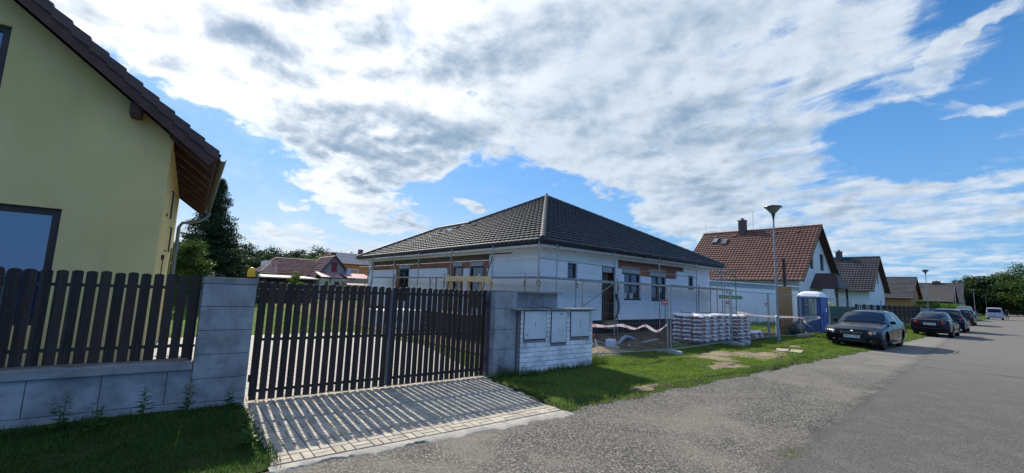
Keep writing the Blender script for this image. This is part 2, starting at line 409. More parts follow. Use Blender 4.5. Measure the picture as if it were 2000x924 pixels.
def mat_soil(name, dark, light, green=None, gs=1.2, gt=(.45, .6)):
    m = bpy.data.materials.new(name); m.use_nodes = True; nt = NT(m.node_tree); b = nt.n['Principled BSDF']
    tc = nt.new('ShaderNodeTexCoord'); o = tc.outputs['Object']
    f, _ = nt.noise(o, 2.2, 8, .65); g, _ = nt.noise(o, 40, 5, .7); h, _ = nt.noise(o, gs, 7, .62)
    c = nt.mix(nt.smooth(f, .3, .7), dark+(1,), light+(1,))
    c = nt.mix(nt.math('MULTIPLY', nt.smooth(g, .45, .75), .4), c, tuple(v*.5 for v in dark)+(1,))
    if green: c = nt.mix(nt.smooth(h, *gt), c, green+(1,))
    nt.put(b.inputs['Base Color'], c); b.inputs['Roughness'].default_value = .95; b.inputs['Specular IOR Level'].default_value = .15
    bp = nt.new('ShaderNodeBump'); bp.inputs['Strength'].default_value = .9; bp.inputs['Distance'].default_value = .03
    nt.l.new(g, bp.inputs['Height']); nt.l.new(bp.outputs[0], b.inputs['Normal'])
    return m
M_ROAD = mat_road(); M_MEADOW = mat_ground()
M_VERGE = mat_soil('verge_soil', (.05, .045, .02), (.11, .09, .05), (.045, .075, .018), 1.3, (.34, .5))
M_BARE = mat_soil('bare_soil', (.085, .062, .042), (.20, .155, .105), (.05, .07, .022), .5, (.56, .68))
M_SAND = mat_soil('sandy_soil', (.20, .155, .10), (.36, .29, .20))

def height_noise(x, y, s=1.0):
    return (math.sin(x*1.7*s+y*.6*s)+math.sin(y*2.3*s-x*.9*s+1.3)+math.sin((x+y)*4.1*s+.5)*.5)/2.5

def grid_mesh(name, xs_fn, ys, nx, zfn, m, kind='structure'):
    V, F = [], []
    for y in ys:
        x0, x1 = xs_fn(y)
        for i in range(nx+1):
            x = x0+(x1-x0)*i/nx; V.append((x, y, zfn(x, y)))
    for j in range(len(ys)-1):
        for i in range(nx):
            a = j*(nx+1)+i; F.append((a, a+1, a+nx+2, a+nx+1))
    o = np_mesh(name, V, F, m, smooth=True); struct(o, kind)
    return o

# ground to the horizon
g = MB(); g.add([(-1500, -1500, -.03), (1500, -1500, -.03), (1500, 1500, -.03), (-1500, 1500, -.03)], [(0, 1, 2, 3)])
struct(g.build('ground', M_MEADOW, fix=False))

def edge_jit(y): return .05*math.sin(y*3.1)+.035*math.sin(y*7.7+1)+.02*math.sin(y*17+2)
def road_edge(y): return lin(ROAD_EDGE, y)+edge_jit(y)
ys = list(np.arange(-30, 0, 1.0))+list(np.arange(0, 14, .1))+list(np.arange(14, 40, .25))+list(np.arange(40, 245, 2.0))
V, F = [], []
for y in ys:
    V += [(road_edge(y)-.02, y, 0), (3.6+.1*math.sin(y*2), y, 0)]
for j in range(len(ys)-1): F.append((2*j, 2*j+1, 2*j+3, 2*j+2))
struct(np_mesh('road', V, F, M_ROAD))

# verge between fence line and road; a shallow mound of soil under the grass
DIRT = [(-5.75, 12.4, .75, .8), (-5.35, 14.4, .75, 1.2), (-4.95, 11.4, .40, .8), (-5.25, 16.3, .40, .7), (-6.1, 13.6, .55, .9), (-4.62, 7.2, .12, .5), (-5.6, 18.4, .3, .4)]
def dirtness(x, y):
    d = 0
    for (a, b, ra, rb) in DIRT:
        q = ((x-a)/ra)**2+((y-b)/rb)**2
        d = max(d, 1.25-q)
    return d + .35*height_noise(x, y, 1.9)
def apron_line(x): return 5.30-.19*(x+7)
def verge_z(x, y):
    if 3 < y < apron_line(x)+.02: return -.012
    e = road_edge(y); t = max(0, min(1, (e-x)/.25))*(1 if y > 3 else .35)
    return .005+.055*t+.03*height_noise(x, y, .8)*t
ys = list(np.arange(4.7, 6, .05))+list(np.arange(6, 42, .14))+list(np.arange(42, 200, 3.0))
grid_mesh('verge', lambda y: (-7.6 if y < 42 else -8, road_edge(y)), ys, 24, verge_z, M_VERGE)
ys = list(np.arange(-8, 1.22, .14))
grid_mesh('verge', lambda y: (-7.45, -4.62+edge_jit(y)), ys, 20, verge_z, M_VERGE)
grid_mesh('verge', lambda y: (3.5, 9), list(np.arange(-30, 240, 3.)), 4, lambda x, y: .02, M_MEADOW)
# worn sandy patches
def patch(name, cx, cy, rx, ry, m, z=.012, base=verge_z, n=40):
    vs = [(cx, cy, base(cx, cy)+z)]; rings = 6
    for k in range(1, rings+1):
        for i in range(n):
            t = 2*math.pi*i/n; q = k/rings*(1+.22*math.sin(3*t+cx*5)+.15*math.sin(7*t+cy)+.08*math.sin(13*t))
            x, y = cx+rx*q*math.cos(t), cy+ry*q*math.sin(t)
            vs.append((x, y, base(x, y)+.007+z*(1-.9*k/rings)+.01*height_noise(x, y, 5)*(1-k/rings)))
    fs = [(0, 1+i, 1+(i+1) % n) for i in range(n)]
    for k in range(rings-1):
        for i in range(n):
            a = 1+k*n+i; b2 = 1+k*n+(i+1) % n; fs.append((a, a+n, b2+n, b2))
    mb = MB().add(vs, fs); return struct(mb.build(name, m, smooth=True))
for i, (a, b, ra, rb) in enumerate(DIRT):
    patch('dirt_patch', a, b, ra*.86, rb*.86, M_SAND, .014+.002*i)
# site ground behind the mesh fence
def site_z(x, y):
    t = min(1, max(0, (y-9)/.8))*min(1, max(0, (-7.3-x)/.4))
    return .01+t*(.05*height_noise(x, y, .7)+.03*height_noise(x, y, 2.3)+.03+.20*math.exp(-((x+8.6)**2/.8+(y-10.1)**2/.7))+.16*math.exp(-((x+9.6)**2/1.2+(y-14)**2/1.6)))
grid_mesh('site_ground', lambda y: (-40, -7.3), list(np.arange(7.0, 30, .22)), 130, site_z, M_BARE)
patch('dirt_patch', -7.95, 10.3, .75, 1.0, M_SAND, .03, site_z)

# yard behind the gate: pale paving, then lawn
def mat_pave(name, c1, c2, joint=(.10, .095, .085), sx=.2, sy=.1, bump=.5):
    m = bpy.data.materials.new(name); m.use_nodes = True; nt = NT(m.node_tree); b = nt.n['Principled BSDF']
    tc = nt.new('ShaderNodeTexCoord')
    br = nt.new('ShaderNodeTexBrick'); nt.l.new(tc.outputs['Object'], br.inputs['Vector'])
    br.inputs['Scale'].default_value = 1; br.inputs['Brick Width'].default_value = sx; br.inputs['Row Height'].default_value = sy
    br.inputs['Mortar Size'].default_value = .006; br.inputs['Mortar Smooth'].default_value = .2
    br.inputs['Color1'].default_value = c1+(1,); br.inputs['Color2'].default_value = c2+(1,); br.inputs['Mortar'].default_value = joint+(1,)
    n, _ = nt.noise(tc.outputs['Object'], 3, 6, .6)
    nt.put(b.inputs['Base Color'], nt.mix(nt.math('MULTIPLY', n, .35), br.outputs['Color'], tuple(v*.6 for v in c1)+(1,)))
    b.inputs['Roughness'].default_value = .85
    return m
M_YARD = mat_pave('yard_blocks', (.42, .40, .37), (.36, .345, .32))
y = MB()
y.add([(-16, -8, -.002), (-7.28, -8, -.002), (-7.02, 5.35, -.002), (-11.9, 6.6, -.002), (-16.2, 5.9, -.002)], [(0, 1, 2, 3, 4)])
struct(y.build('yard_paving', M_YARD, fix=False))
M_LAWN = mat_soil('lawn_soil', (.05, .09, .02), (.075, .13, .028))
l = MB(); l.add([(-44, -6, -.016), (-16.1, -6, -.016), (-16.2, 6.0, -.016), (-12, 6.7, -.016), (-12, 8.8, -.016), (-44, 8.8, -.016)], [(0, 1, 2, 3, 4, 5)])
struct(l.build('lawn', M_LAWN, fix=False))

# driveway of concrete blocks laid in a basket weave, real joints
M_BLOCK = mat('concrete_block_paving', (.44, .395, .32), .85, .16, 4, .5, 120, spec=.25)
M_BLOCK2 = mat('concrete_block_paving_dark', (.37, .33, .27), .85, .18, 5, .5, 120, spec=.25)
M_JOINT = mat('joint_sand', (.055, .048, .038), .95, .3, 30, .6, 200)
TH = -R(2.3)
def driveway():
    t = MB(); base = MB()
    ex = Vector((math.cos(TH), math.sin(TH), 0)); ey = Vector((-math.sin(TH), math.cos(TH), 0)); O = Vector((-7.12, 1.21, 0))
    def W(u, v, z): p = O+ex*u+ey*v; return (p.x, p.y, z)
    rnd = random.Random(3); g_ = .0055
    u0, u1, v0, v1 = -.32, 2.52, -.06, 4.16
    nu = int((u1-u0)/.2); nv = int((v1-v0)/.2)+1
    def brick(a, b, c, d):
        # right edge of the apron widens towards the street
        pp = O+ex*((a+c)/2)+ey*((b+d)/2)
        if pp.y > apron_line(pp.x)-.03: return
        z = .022+rnd.uniform(-.0016, .0016); mi = 0 if rnd.random() < .6 else 1
        tx, ty = rnd.uniform(-.004, .004), rnd.uniform(-.004, .004)
        bv = .004
        P = [(a, b), (c, b), (c, d), (a, d)]; Q = [(a+bv, b+bv), (c-bv, b+bv), (c-bv, d-bv), (a+bv, d-bv)]
        zz = lambda p, h: h+tx*(p[0]-a)+ty*(p[1]-b)
        vs = [W(*p, -.01) for p in P]+[W(*p, zz(p, z-bv)) for p in P]+[W(*p, zz(p, z)) for p in Q]
        fs = [(0, 1, 5, 4), (1, 2, 6, 5), (2, 3, 7, 6), (3, 0, 4, 7), (4, 5, 9, 8), (5, 6, 10, 9), (6, 7, 11, 10), (7, 4, 8, 11), (8, 9, 10, 11)]
        t.add(vs, fs, mi)
    for i in range(nu):
        for j in range(nv):
            a = u0+i*.2; b = v0+j*.2
            if (i+j) % 2:
                brick(a+g_, b+g_, a+.1-g_, b+.2-g_); brick(a+.1+g_, b+g_, a+.2-g_, b+.2-g_)
            else:
                brick(a+g_, b+g_, a+.2-g_, b+.1-g_); brick(a+g_, b+.1+g_, a+.2-g_, b+.2-g_)
    base.add([W(u0, v0, .010), W(u1, v0, .010), W(u1, 3.71, .010), W(u0, 4.16, .010)], [(0, 1, 2, 3)])
    struct(base.build('paving_bed', M_JOINT, fix=False))
    struct(t.build('driveway', [M_BLOCK, M_BLOCK2], fix=False))
    # ragged concrete strip between blocks and asphalt
    c = MB(); vs, fs = [], []; N = 90; 
    for k in range(N+1):
        v = v0-.02+(3.78-v0)*k/N
        w = .10+.12*(k/N)+.03*math.sin(k*.31+.5)+.018*math.sin(k*.83+1)+rnd.uniform(-.03, .03)
        vs += [W(2.49, v, .017), W(2.49+w*.85, v, .014), W(2.49+w, v, .001)]
    for k in range(N):
        for q in (0, 1): fs.append((3*k+q, 3*k+q+1, 3*k+q+4, 3*k+q+3))
    c.add(vs, fs)
    struct(c.build('kerb', mat('kerb_concrete', (.38, .35, .30), .9, .2, 6, .8, 60), smooth=True))
driveway()

# ------------------------------------------------------------------ shared materials
M_WOOD_DK = mat('dark_stained_wood', (.024, .017, .015), .7, .4, 5, .5, 60, spec=.2)
def mat_picket():
    m = bpy.data.materials.new('dark_stained_boards'); m.use_nodes = True; nt = NT(m.node_tree); b = nt.n['Principled BSDF']
    tc = nt.new('ShaderNodeTexCoord'); sp = nt.new('ShaderNodeSeparateXYZ'); nt.l.new(tc.outputs['Object'], sp.inputs[0])
    wn = nt.new('ShaderNodeTexWhiteNoise'); wn.noise_dimensions = '1D'; nt.l.new(nt.math('FLOOR', nt.math('MULTIPLY', nt.math('ADD', sp.outputs[1], .08), 8.2)), wn.inputs['W'])
    mp = nt.new('ShaderNodeMapping'); nt.l.new(tc.outputs['Object'], mp.inputs[0]); mp.inputs['Scale'].default_value = (1, 14, 1.2)
    g, _ = nt.noise(mp.outputs[0], 3.5, 7, .65, .6)
    c = nt.mix(wn.outputs['Value'], (.016, .011, .010, 1), (.042, .028, .023, 1))
    c = nt.mix(nt.math('MULTIPLY', nt.smooth(g, .42, .7), .55), c, (.060, .045, .040, 1))
    foot = nt.math('MULTIPLY', nt.smooth(nt.math('ADD', sp.outputs[2], nt.math('MULTIPLY', g, .2)), .32, .08), .35)
    c = nt.mix(foot, c, (.075, .065, .055, 1))
    nt.put(b.inputs['Base Color'], c); b.inputs['Roughness'].default_value = .62; b.inputs['Specular IOR Level'].default_value = .28
    bp = nt.new('ShaderNodeBump'); bp.inputs['Strength'].default_value = .5; bp.inputs['Distance'].default_value = .004
    nt.l.new(g, bp.inputs['Height']); nt.l.new(bp.outputs[0], b.inputs['Normal']); return m
M_PICKET = mat_picket()
M_STEEL = mat('galvanised_steel', (.42, .43, .44), .42, .15, 6, .1, 40, metal=.75, spec=.5)
M_STEEL_DK = mat('dark_steel', (.06, .065, .07), .5, .2, 6, metal=.4)
M_BLACK = mat('black_rubber', (.02, .02, .021), .8, .2, 8)
M_WHITE = mat('white_paint', (.72, .73, .72), .6, .06, 3)
def mat_block(name, base, gap=None):
    """cast concrete block with pores, pale bloom and darker damp foot"""
    m = bpy.data.materials.new(name); m.use_nodes = True; nt = NT(m.node_tree); b = nt.n['Principled BSDF']
    tc = nt.new('ShaderNodeTexCoord'); o = tc.outputs['Object']
    f, _ = nt.noise(o, 3.0, 8, .65); p, _ = nt.noise(o, 90, 4, .7); s, _ = nt.noise(o, .9, 5, .6, 1.0)
    c = nt.mix(nt.smooth(f, .3, .7), tuple(v*.62 for v in base)+(1,), tuple(min(1, v*1.25) for v in base)+(1,))
    c = nt.mix(nt.math('MULTIPLY', nt.smooth(p, .55, .75), .4), c, tuple(v*.45 for v in base)+(1,))
    c = nt.mix(nt.math('MULTIPLY', nt.smooth(s, .45, .65), .5), c, tuple(min(1, v*1.5) for v in base)+(1,))
    nt.put(b.inputs['Base Color'], c); b.inputs['Roughness'].default_value = .92; b.inputs['Specular IOR Level'].default_value = .2
    bp = nt.new('ShaderNodeBump'); bp.inputs['Strength'].default_value = .6; bp.inputs['Distance'].default_value = .006
    nt.l.new(p, bp.inputs['Height']); nt.l.new(bp.outputs[0], b.inputs['Normal'])
    return m
M_CBLOCK = mat_block('cast_concrete_block', (.27, .285, .30))
M_CAP = mat_block('concrete_cap', (.22, .225, .225))
M_MORTAR = mat('mortar', (.05, .05, .052), .95, .2, 12)

GATE_O = (-7.12, 1.21, 0)
def courses(mb, x0, x1, y0, y1, zs, joints, gap=.007, inset=.006):
    """stacked blocks with thin real joints; joints: list of joint positions per course"""
    for k in range(len(zs)-1):
        js = [y0]+[j for j in joints[k % len(joints)] if y0 < j < y1]+[y1]
        for a, b in zip(js, js[1:]):
            mb.box(x0, x1, a+gap/2, b-gap/2, zs[k]+gap/2, zs[k+1]-gap/2)
def jrow(step, off, a, b):
    out = []; v = a+off
    while v < b: out.append(v); v += step
    return out

# --- low block wall with cap under the picket fence
def left_wall():
    t = thing('block_wall', 'low grey concrete block wall with a flat cap below the dark picket fence, left of the gate', 'garden wall', GATE_O, TH)
    mb = MB(); courses(mb, -.36, -.06, -6.5, -.645, [-.1, .11, .53], [jrow(.62, .33, -6.5, -.6), jrow(.62, .02, -6.5, -.6)])
    mb.build('block_courses', M_CBLOCK, t, bevel=.004)
    MB().box(-.352, -.068, -6.5, -.65, -.1, .53).build('mortar_core', M_MORTAR, t)
    cp = MB()
    for a in (-6.5, -4.5, -2.55): cp.box(-.40, -.01, a+.003, min(a+2.0, -.648)-.003 if a < -3 else -.648, .532, .64)
    cp.build('cap', M_CAP, t, bevel=.008)
left_wall()

def block_pillar(label, y0, y1, x0, x1, ztop):
    t = thing('gate_pillar', label, 'pillar', GATE_O, TH)
    mb = MB(); courses(mb, x0, x1, y0, y1, [-.1, .10, .405, .72, 1.04, 1.36, ztop-.09], [[], [], []])
    mb.build('blocks', M_CBLOCK, t, bevel=.004)
    MB().box(x0+.008, x1-.008, y0+.008, y1-.008, -.1, ztop-.09).build('mortar_core', M_MORTAR, t)
    MB().box(x0-.008, x1+.008, y0-.008, y1+.008, ztop-.088, ztop).build('cap', M_CAP, t, bevel=.006)
    return t
block_pillar('grey concrete block pillar between the picket fence and the gate, with the yellow beacon on top', -.642, -.008, -.32, -.002, 1.76)

# --- pickets with rounded tops
def picket(mb, y, w, z0, z1, x, th=.022, tilt=0):
    n = 7; poly = [(y-w/2, z0), (y+w/2, z0)]
    for i in range(n+1):
        t = math.pi*i/n; poly.append((y+w/2*math.cos(t), z1-w*.22+w*.22*math.sin(t)))
    poly = [(p[0]+tilt*(p[1]-z0), p[1]) for p in poly]
    mb.prism(poly, 'x', x-th/2, x+th/2)
rnd = random.Random(5)
def picket_fence():
    t = thing('picket_fence', 'dark brown picket fence with rounded tops standing on the low block wall', 'fence', GATE_O, TH)
    mb = MB(); y = -.735
    while y > -6.4:
        picket(mb, y+rnd.uniform(-.004, .004), .102, .668+rnd.uniform(-.004, .004), 1.775+rnd.uniform(-.008, .008), -.145, tilt=rnd.uniform(-.003, .003)); y -= .1275
    mb.build('picket_panel', M_PICKET, t, bevel=.002)
    for z in (1.60, .83):
        MB().box(-.215, -.18, -6.45, -.648, z-.02, z+.02).build('rail', M_STEEL_DK, t)
        MB().box(-.18, -.157, -6.45, -.648, z-.017, z+.017).build('rail', M_STEEL_DK, t)
    for yy in (-.68, -2.6, -4.6):
        MB().box(-.26, -.216, yy-.022, yy+.022, .64, 1.66).build('post', M_STEEL_DK, t)
picket_fence()

def gate_leaf(label, ya, yb, n, stile):
    t = thing('gate_leaf', label, 'gate', GATE_O, TH, 'leaves of the driveway gate')
    mb = MB(); step = (yb-ya)/n
    for i in range(n):
        picket(mb, ya+step*(i+.5)+rnd.uniform(-.003, .003), step*.775, .045+rnd.uniform(-.004, .004), 1.715+rnd.uniform(-.009, .009), -.055, tilt=rnd.uniform(-.002, .002))
    mb.build('picket_panel', M_PICKET, t, bevel=.002)
    for z in (1.60, .89, .17):
        MB().box(-.115, -.072, ya+.01, yb-.01, z-.022, z+.022).build('rail', M_STEEL_DK, t)
    for yy in (ya+.03, yb-.03):
        MB().box(-.1165, -.0705, yy-.022, yy+.022, .10, 1.62).build('stile', M_STEEL_DK, t)
    if stile:
        MB().box(-.0405, -.020, yb-.012, yb+.022, .06, 1.66).build('meeting_strip', mat('grey_blue_steel', (.10, .11, .15), .45, .1, 5, metal=.5), t)
        h = MB().box(-.043, -.03, yb-.10, yb-.06, .92, 1.10); h.tube([(-.03, yb-.08, 1.02), (.03, yb-.08, 1.02), (.035, yb-.08, 1.02), (.035, yb-.17, 1.02)], .009, 8)
        h.build('handle', M_STEEL_DK, t, bevel=.001)
    for z in (.35, 1.45):
        yy = ya-.004 if stile else yb+.004
        MB().bar((-.09, yy, z-.05), (-.09, yy, z+.05), .014, n=10).build('hinge', M_STEEL_DK, t)
gate_leaf('dark brown picket gate leaf hinged on the pillar with the yellow beacon', .03, 2.035, 17, True)
gate_leaf('dark brown picket gate leaf hinged on the plain pillar beside the meter cabinet', 2.055, 4.05, 18, False)

def beacon():
    t = thing('warning_beacon', 'small yellow domed warning light on top of the gate pillar', 'beacon', GATE_O, TH)
    my = bpy.data.materials.new('yellow_lens'); my.use_nodes = True; b = my.node_tree.nodes['Principled BSDF']
    b.inputs['Base Color'].default_value = (.85, .48, .01, 1); b.inputs['Roughness'].default_value = .2
    b.inputs['Transmission Weight'].default_value = .25; b.inputs['Subsurface Weight'].default_value = .0
    MB().lathe([(.052, 0), (.055, .012), (.05, .025)], 24, (-.16, -.08, 1.76)).build('base', M_BLACK, t, smooth=True)
    prof = [(.05, .026), (.053, .05), (.053, .11), (.047, .135), (.033, .155), (.015, .165), (.004, .167)]
    MB().lathe(prof, 24, (-.16, -.08, 1.76)).build('lens', my, t, smooth=True)
beacon()

# --- right pillar with its stepped stub wall
def right_pillar():
    t = thing('gate_pillar', 'grey concrete block pillar with a stub wall, right of the gate behind the meter cabinet', 'pillar', GATE_O, TH)
    mb = MB()
    courses(mb, -.22, .175, 4.11, 4.66, [-.1, .18, .56, .95, 1.37, 1.70], [[], [4.38]])
    courses(mb, -.20, -.002, 4.662, 5.98, [-.1, .56, .95, 1.385], [[5.0]])
    courses(mb, -.20, .003, 4.662, 5.98, [1.387, 1.70], [[5.06, 5.53]])
    mb.build('blocks', M_CBLOCK, t, bevel=.004)
    MB().box(-.21, .165, 4.12, 4.65, -.1, 1.70).build('mortar_core', M_MORTAR, t)
    MB().box(-.225, .18, 4.105, 5.985, 1.702, 1.735).build('cap', M_CAP, t, bevel=.004)
    MB().box(-.14, .02, 4.072, 4.108, .05, 1.70).build('gate_post', mat('grey_blue_steel', (.1, .11, .15)), t)
right_pillar()

# --- meter cabinet of white sand lime brick
def meter_cabinet():
    t = thing('meter_cabinet', 'white brick meter cabinet with three grey doors and a thin stone slab on top', 'meter cabinet', GATE_O, TH)
    M_WB = mat_block('sand_lime_brick', (.66, .68, .69))
    X0, X1, Y0, Y1 = .0, .30, 4.68, 6.84
    doors = [(4.76, 5.36, .75, 1.325), (5.52, 5.97, .655, 1.325), (6.11, 6.71, .76, 1.325)]
    mb = MB(); z = -.1; k = 0
    while z < 1.335:
        z2 = min(z+.0975, 1.34); y = Y0-(.13 if k % 2 else 0)
        while y < Y1:
            a, b = max(y, Y0), min(y+.262, Y1)
            segs = [(a+.004, b-.004)]
            for (da, db, dz0, dz1) in doors:
                if z2 > dz0-.005 and z < dz1+.005:
                    ns = []
                    for (p, q) in segs:
                        if q <= da-.015 or p >= db+.015: ns.append((p, q))
                        else:
                            if p < da-.015: ns.append((p, da-.015))
                            if q > db+.015: ns.append((db+.015, q))
                    segs = ns
            for (p, q) in segs:
                if q-p > .02: mb.box(X1-.10, X1, p, q, z+.005, z2-.005)
            y += .262
        z = z2; k += 1
    # plain end face
    zz = -.1; k = 0
    while zz < 1.335:
        z2 = min(zz+.0975, 1.34)
        mb.box(X0+.005, X1-.105, Y1-.10, Y1, zz+.005, z2-.005); zz = z2
    mb.build('brickwork', M_WB, t, bevel=.003)
    MB().box(X0+.004, X1-.008, Y0+.004, Y1-.008, -.1, 1.338).build('mortar_core', mat('grey_mortar', (.20, .205, .21), .95, .15, 15), t)
    MB().box(X0+.02, X1+.06, Y0-.19, Y1+.06, 1.342, 1.385).build('roof_slab', M_CAP, t, bevel=.004)
    md = mat('grey_plastic_door', (.56, .60, .63), .45, .07, 2.5, spec=.4); dk = mat('door_gap', (.03, .04, .05), .7)
    ink = mat('black_print', (.02, .02, .02), .6)
    for i, (a, b, z0, z1) in enumerate(doors):
        MB().box(X1-.006, X1+.006, a-.012, b+.012, z0-.012, z1+.012).build('door_frame', dk, t)
        d = MB().box(X1+.0065, X1+.016, a+.004, b-.004, z0+.004, z1-.004).build('door', md, t, bevel=.003)
        yc, zc = (a+b)/2, (z0+z1)/2
        # lightning mark
        s = .045; pts = [(-.1, 1), (.25, .15), (.02, .15), (.2, -.55), (.3, -.5), (.08, -1), (-.1, -.45), (.02, -.5), (-.2, .05), (.0, .05), (-.2, 1)]
        if i != 1:
            MB().prism([(yc+p[0]*s*1.2, zc+.02+p[1]*s) for p in pts], 'x', X1+.0165, X1+.0175).build('lightning_mark', ink, d)
        MB().obox((X1+.017, yc, zc-.06), (.003, .010, .028)).build('key_slot', ink, d)
        if i == 0:
            MB().obox((X1+.017, a+.07, z0+.09), (.002, .022, .03)).build('warning_mark', ink, d)
            for q in (0, .045): MB().obox((X1+.017, b-.06, z1-.04-q), (.002, .09, .004)).build('printed_line', ink, d)
        if i == 1:
            MB().obox((X1+.017, b-.17, z1-.06), (.002, .05, .026)).build('sticker', ink, d)
            MB().obox((X1+.017, b-.10, z1-.06), (.002, .035, .016)).build('sticker', mat('grey_print', (.2, .2, .22)), d)
        for zq in (z0+.08, z1-.08): MB().obox((X1+.016, a+.012, zq), (.008, .012, .04)).build('hinge', md, d)
meter_cabinet()

# ------------------------------------------------------------------ tiled roof faces
def tile_mat(name, col, col2, var=.15, rough=.5, spec=.45):
    m = bpy.data.materials.new(name); m.use_nodes = True; nt = NT(m.node_tree); b = nt.n['Principled BSDF']
    tc = nt.new('ShaderNodeTexCoord'); o = tc.outputs['Object']
    f, _ = nt.noise(o, 1.2, 6, .6); g, _ = nt.noise(o, 14, 3, .6)
    c = nt.mix(nt.smooth(f, .3, .7), col+(1,), col2+(1,))
    c = nt.mix(nt.math('MULTIPLY', nt.smooth(g, .4, .7), var), c, tuple(v*.5 for v in col)+(1,))
    nt.put(b.inputs['Base Color'], c); b.inputs['Roughness'].default_value = rough+.1; b.inputs['Specular IOR Level'].default_value = spec
    return m
def roof_face(name, parent, m, E0, E1, T0, T1, tw=.30, tl=.36, samples=6, amp=.026, step=.03):
    amp *= 1.25; step *= 1.6
    """wavy tiles laid in courses on the face E0-E1 (eave) to T0-T1 (top). Real relief."""
    E0, E1, T0, T1 = map(Vector, (E0, E1, T0, T1))
    u = (E1-E0); L = u.length; u.normalize()
    mid = ((T0+T1)/2-E0); v = mid-u*mid.dot(u); H = v.length; v.normalize(); n = u.cross(v)
    if n.z < 0: n = -n
    a0 = (T0-E0).dot(u); a1 = (T1-E0).dot(u); extra = []
    nc = max(1, round(H/tl)); smin, smax = min(0, a0), max(L, a1); ns = max(4, int((smax-smin)/tw*samples))
    wave = lambda s: amp*(.55*math.cos(2*math.pi*s/tw)+.25*abs(math.sin(math.pi*s/tw)))
    V, F = [], []; cut = .055/H          # each course tucks under the lip of the next one
    for k in range(nc):
        for q, (t, lift) in enumerate(((k/nc, step), (min(1, (k+1)/nc+cut), -.004))):
            tt = min(t, 1); lo = a0*tt; hi = L+(a1-L)*tt
            for i in range(ns+1):
                s = min(max(smin+(smax-smin)*i/ns, lo), hi)
                V.append(E0+u*s+v*(H*t)+n*(wave(s)*(1.0 if q == 0 else .8)+lift))
        o = len(V)-2*(ns+1)
        for i in range(ns): F.append((o+i, o+i+1, o+ns+2+i, o+ns+1+i))
        if k:   # lip thickness
            p = len(V)
            t = k/nc; lo = a0*t; hi = L+(a1-L)*t
            for i in range(ns+1):
                s = min(max(smin+(smax-smin)*i/ns, lo), hi); V.append(E0+u*s+v*(H*t+.012)+n*(wave(s)+step-.030))
            extra.append((p, o))
    for (p, o) in extra:
        for i in range(ns): F.append((p+i, p+i+1, o+i+1, o+i))
    # front lip of the lowest course
    base = len(V)
    for i in range(ns+1): V.append(Vector(V[i])-n*.05)
    for i in range(ns): F.append((base+i, base+i+1, i+1, i))
    # back board
    b = len(V); off = n*-.04
    V += [E0+off, E1+off, T1+off, T0+off]
    o = np_mesh(name, [tuple(p) for p in V], F, m, parent)
    bd = MB().add([tuple(E0+off), tuple(E1+off), tuple(T1+off), tuple(T0+off)], [(0, 1, 2, 3)])
    return o, bd
def ridge_tiles(mb, p0, p1, r=.11, tl=.38):
    p0, p1 = Vector(p0), Vector(p1); L = (p1-p0).length; n = max(1, int(L/tl)); d = (p1-p0)/n
    for i in range(n):
        a = p0+d*i; b = a+d*1.04
        mb.bar(a, b, r*1.08, r*.9, 10)

# ------------------------------------------------------------------ window builder: lies in plane x=const (facing +x) or y=const (facing -y)
M_GLASS = None
def glass_mat():
    m = bpy.data.materials.new('window_glass'); m.use_nodes = True; b = m.node_tree.nodes['Principled BSDF']
    b.inputs['Base Color'].default_value = (.018, .022, .026, 1); b.inputs['Roughness'].default_value = .04; b.inputs['Specular IOR Level'].default_value = .9
    return m
M_GLASS = glass_mat()
M_FRAME = mat('anthracite_frame', (.045, .048, .052), .5, .1, 5)
def window(parent, axis, pos, a0, a1, z0, z1, fm=None, mull=0, fw=.07, depth=.10, glass=None, cross=0, sgn=1, sill=None, name='window'):
    """opening recessed by depth behind pos; sgn: outward direction along axis"""
    fm = fm or M_FRAME; f = MB()
    def B(mb, p0, p1, u0, u1, w0, w1):
        if axis == 'x': mb.box(p0, p1, u0, u1, w0, w1)
        else: mb.box(u0, u1, p0, p1, w0, w1)
    pi, po = pos-sgn*depth, pos-sgn*(depth-.06)
    B(f, pi, po, a0, a1, z1-fw, z1); B(f, pi, po, a0, a1, z0, z0+fw)
    B(f, pi, po, a0, a0+fw, z0+fw, z1-fw); B(f, pi, po, a1-fw, a1, z0+fw, z1-fw)
    for k in range(mull):
        c = a0+(a1-a0)*(k+1)/(mull+1); B(f, pi, po, c-fw*.7, c+fw*.7, z0+fw, z1-fw)
    for k in range(cross):
        c = z0+(z1-z0)*(k+1)/(cross+1); B(f, pi+sgn*.003, po-sgn*.003, a0+fw, a1-fw, c-.02, c+.02)
    w = f.build(name, fm, parent)
    g = MB(); B(g, pi+sgn*.02, pi+sgn*.028, a0+fw*.9, a1-fw*.9, z0+fw*.9, z1-fw*.9); g.build('pane', glass or M_GLASS, w)
    if sill:
        s = MB(); B(s, pos-sgn*depth, pos+sgn*.05, a0-.03, a1+.03, z0-.035, z0-.003); s.build('sill', sill, w)
    return w
def wall_with_holes(mb, axis, pos, th, a0, a1, z0, z1, holes, mi=0, sgn=1):
    """box wall cut into slabs around rectangular holes"""
    us = sorted(set([a0, a1]+[h[0] for h in holes]+[h[1] for h in holes]))
    us = [u for u in us if a0 <= u <= a1]
    p0, p1 = (pos-sgn*th, pos)
    for u0, u1 in zip(us, us[1:]):
        if u1-u0 < 1e-4: continue
        c = (u0+u1)/2; zs = [(z0, z1)]
        for h in holes:
            if h[0] < c < h[1]:
                nz = []
                for (s, e) in zs:
                    if h[2] > s: nz.append((s, min(e, h[2])))
                    if h[3] < e: nz.append((max(s, h[3]), e))
                zs = [q for q in nz if q[1]-q[0] > 1e-4]
        for (s, e) in zs:
            if axis == 'x': mb.box(p0, p1, u0, u1, s, e, mi)
            else: mb.box(u0, u1, p0, p1, s, e, mi)

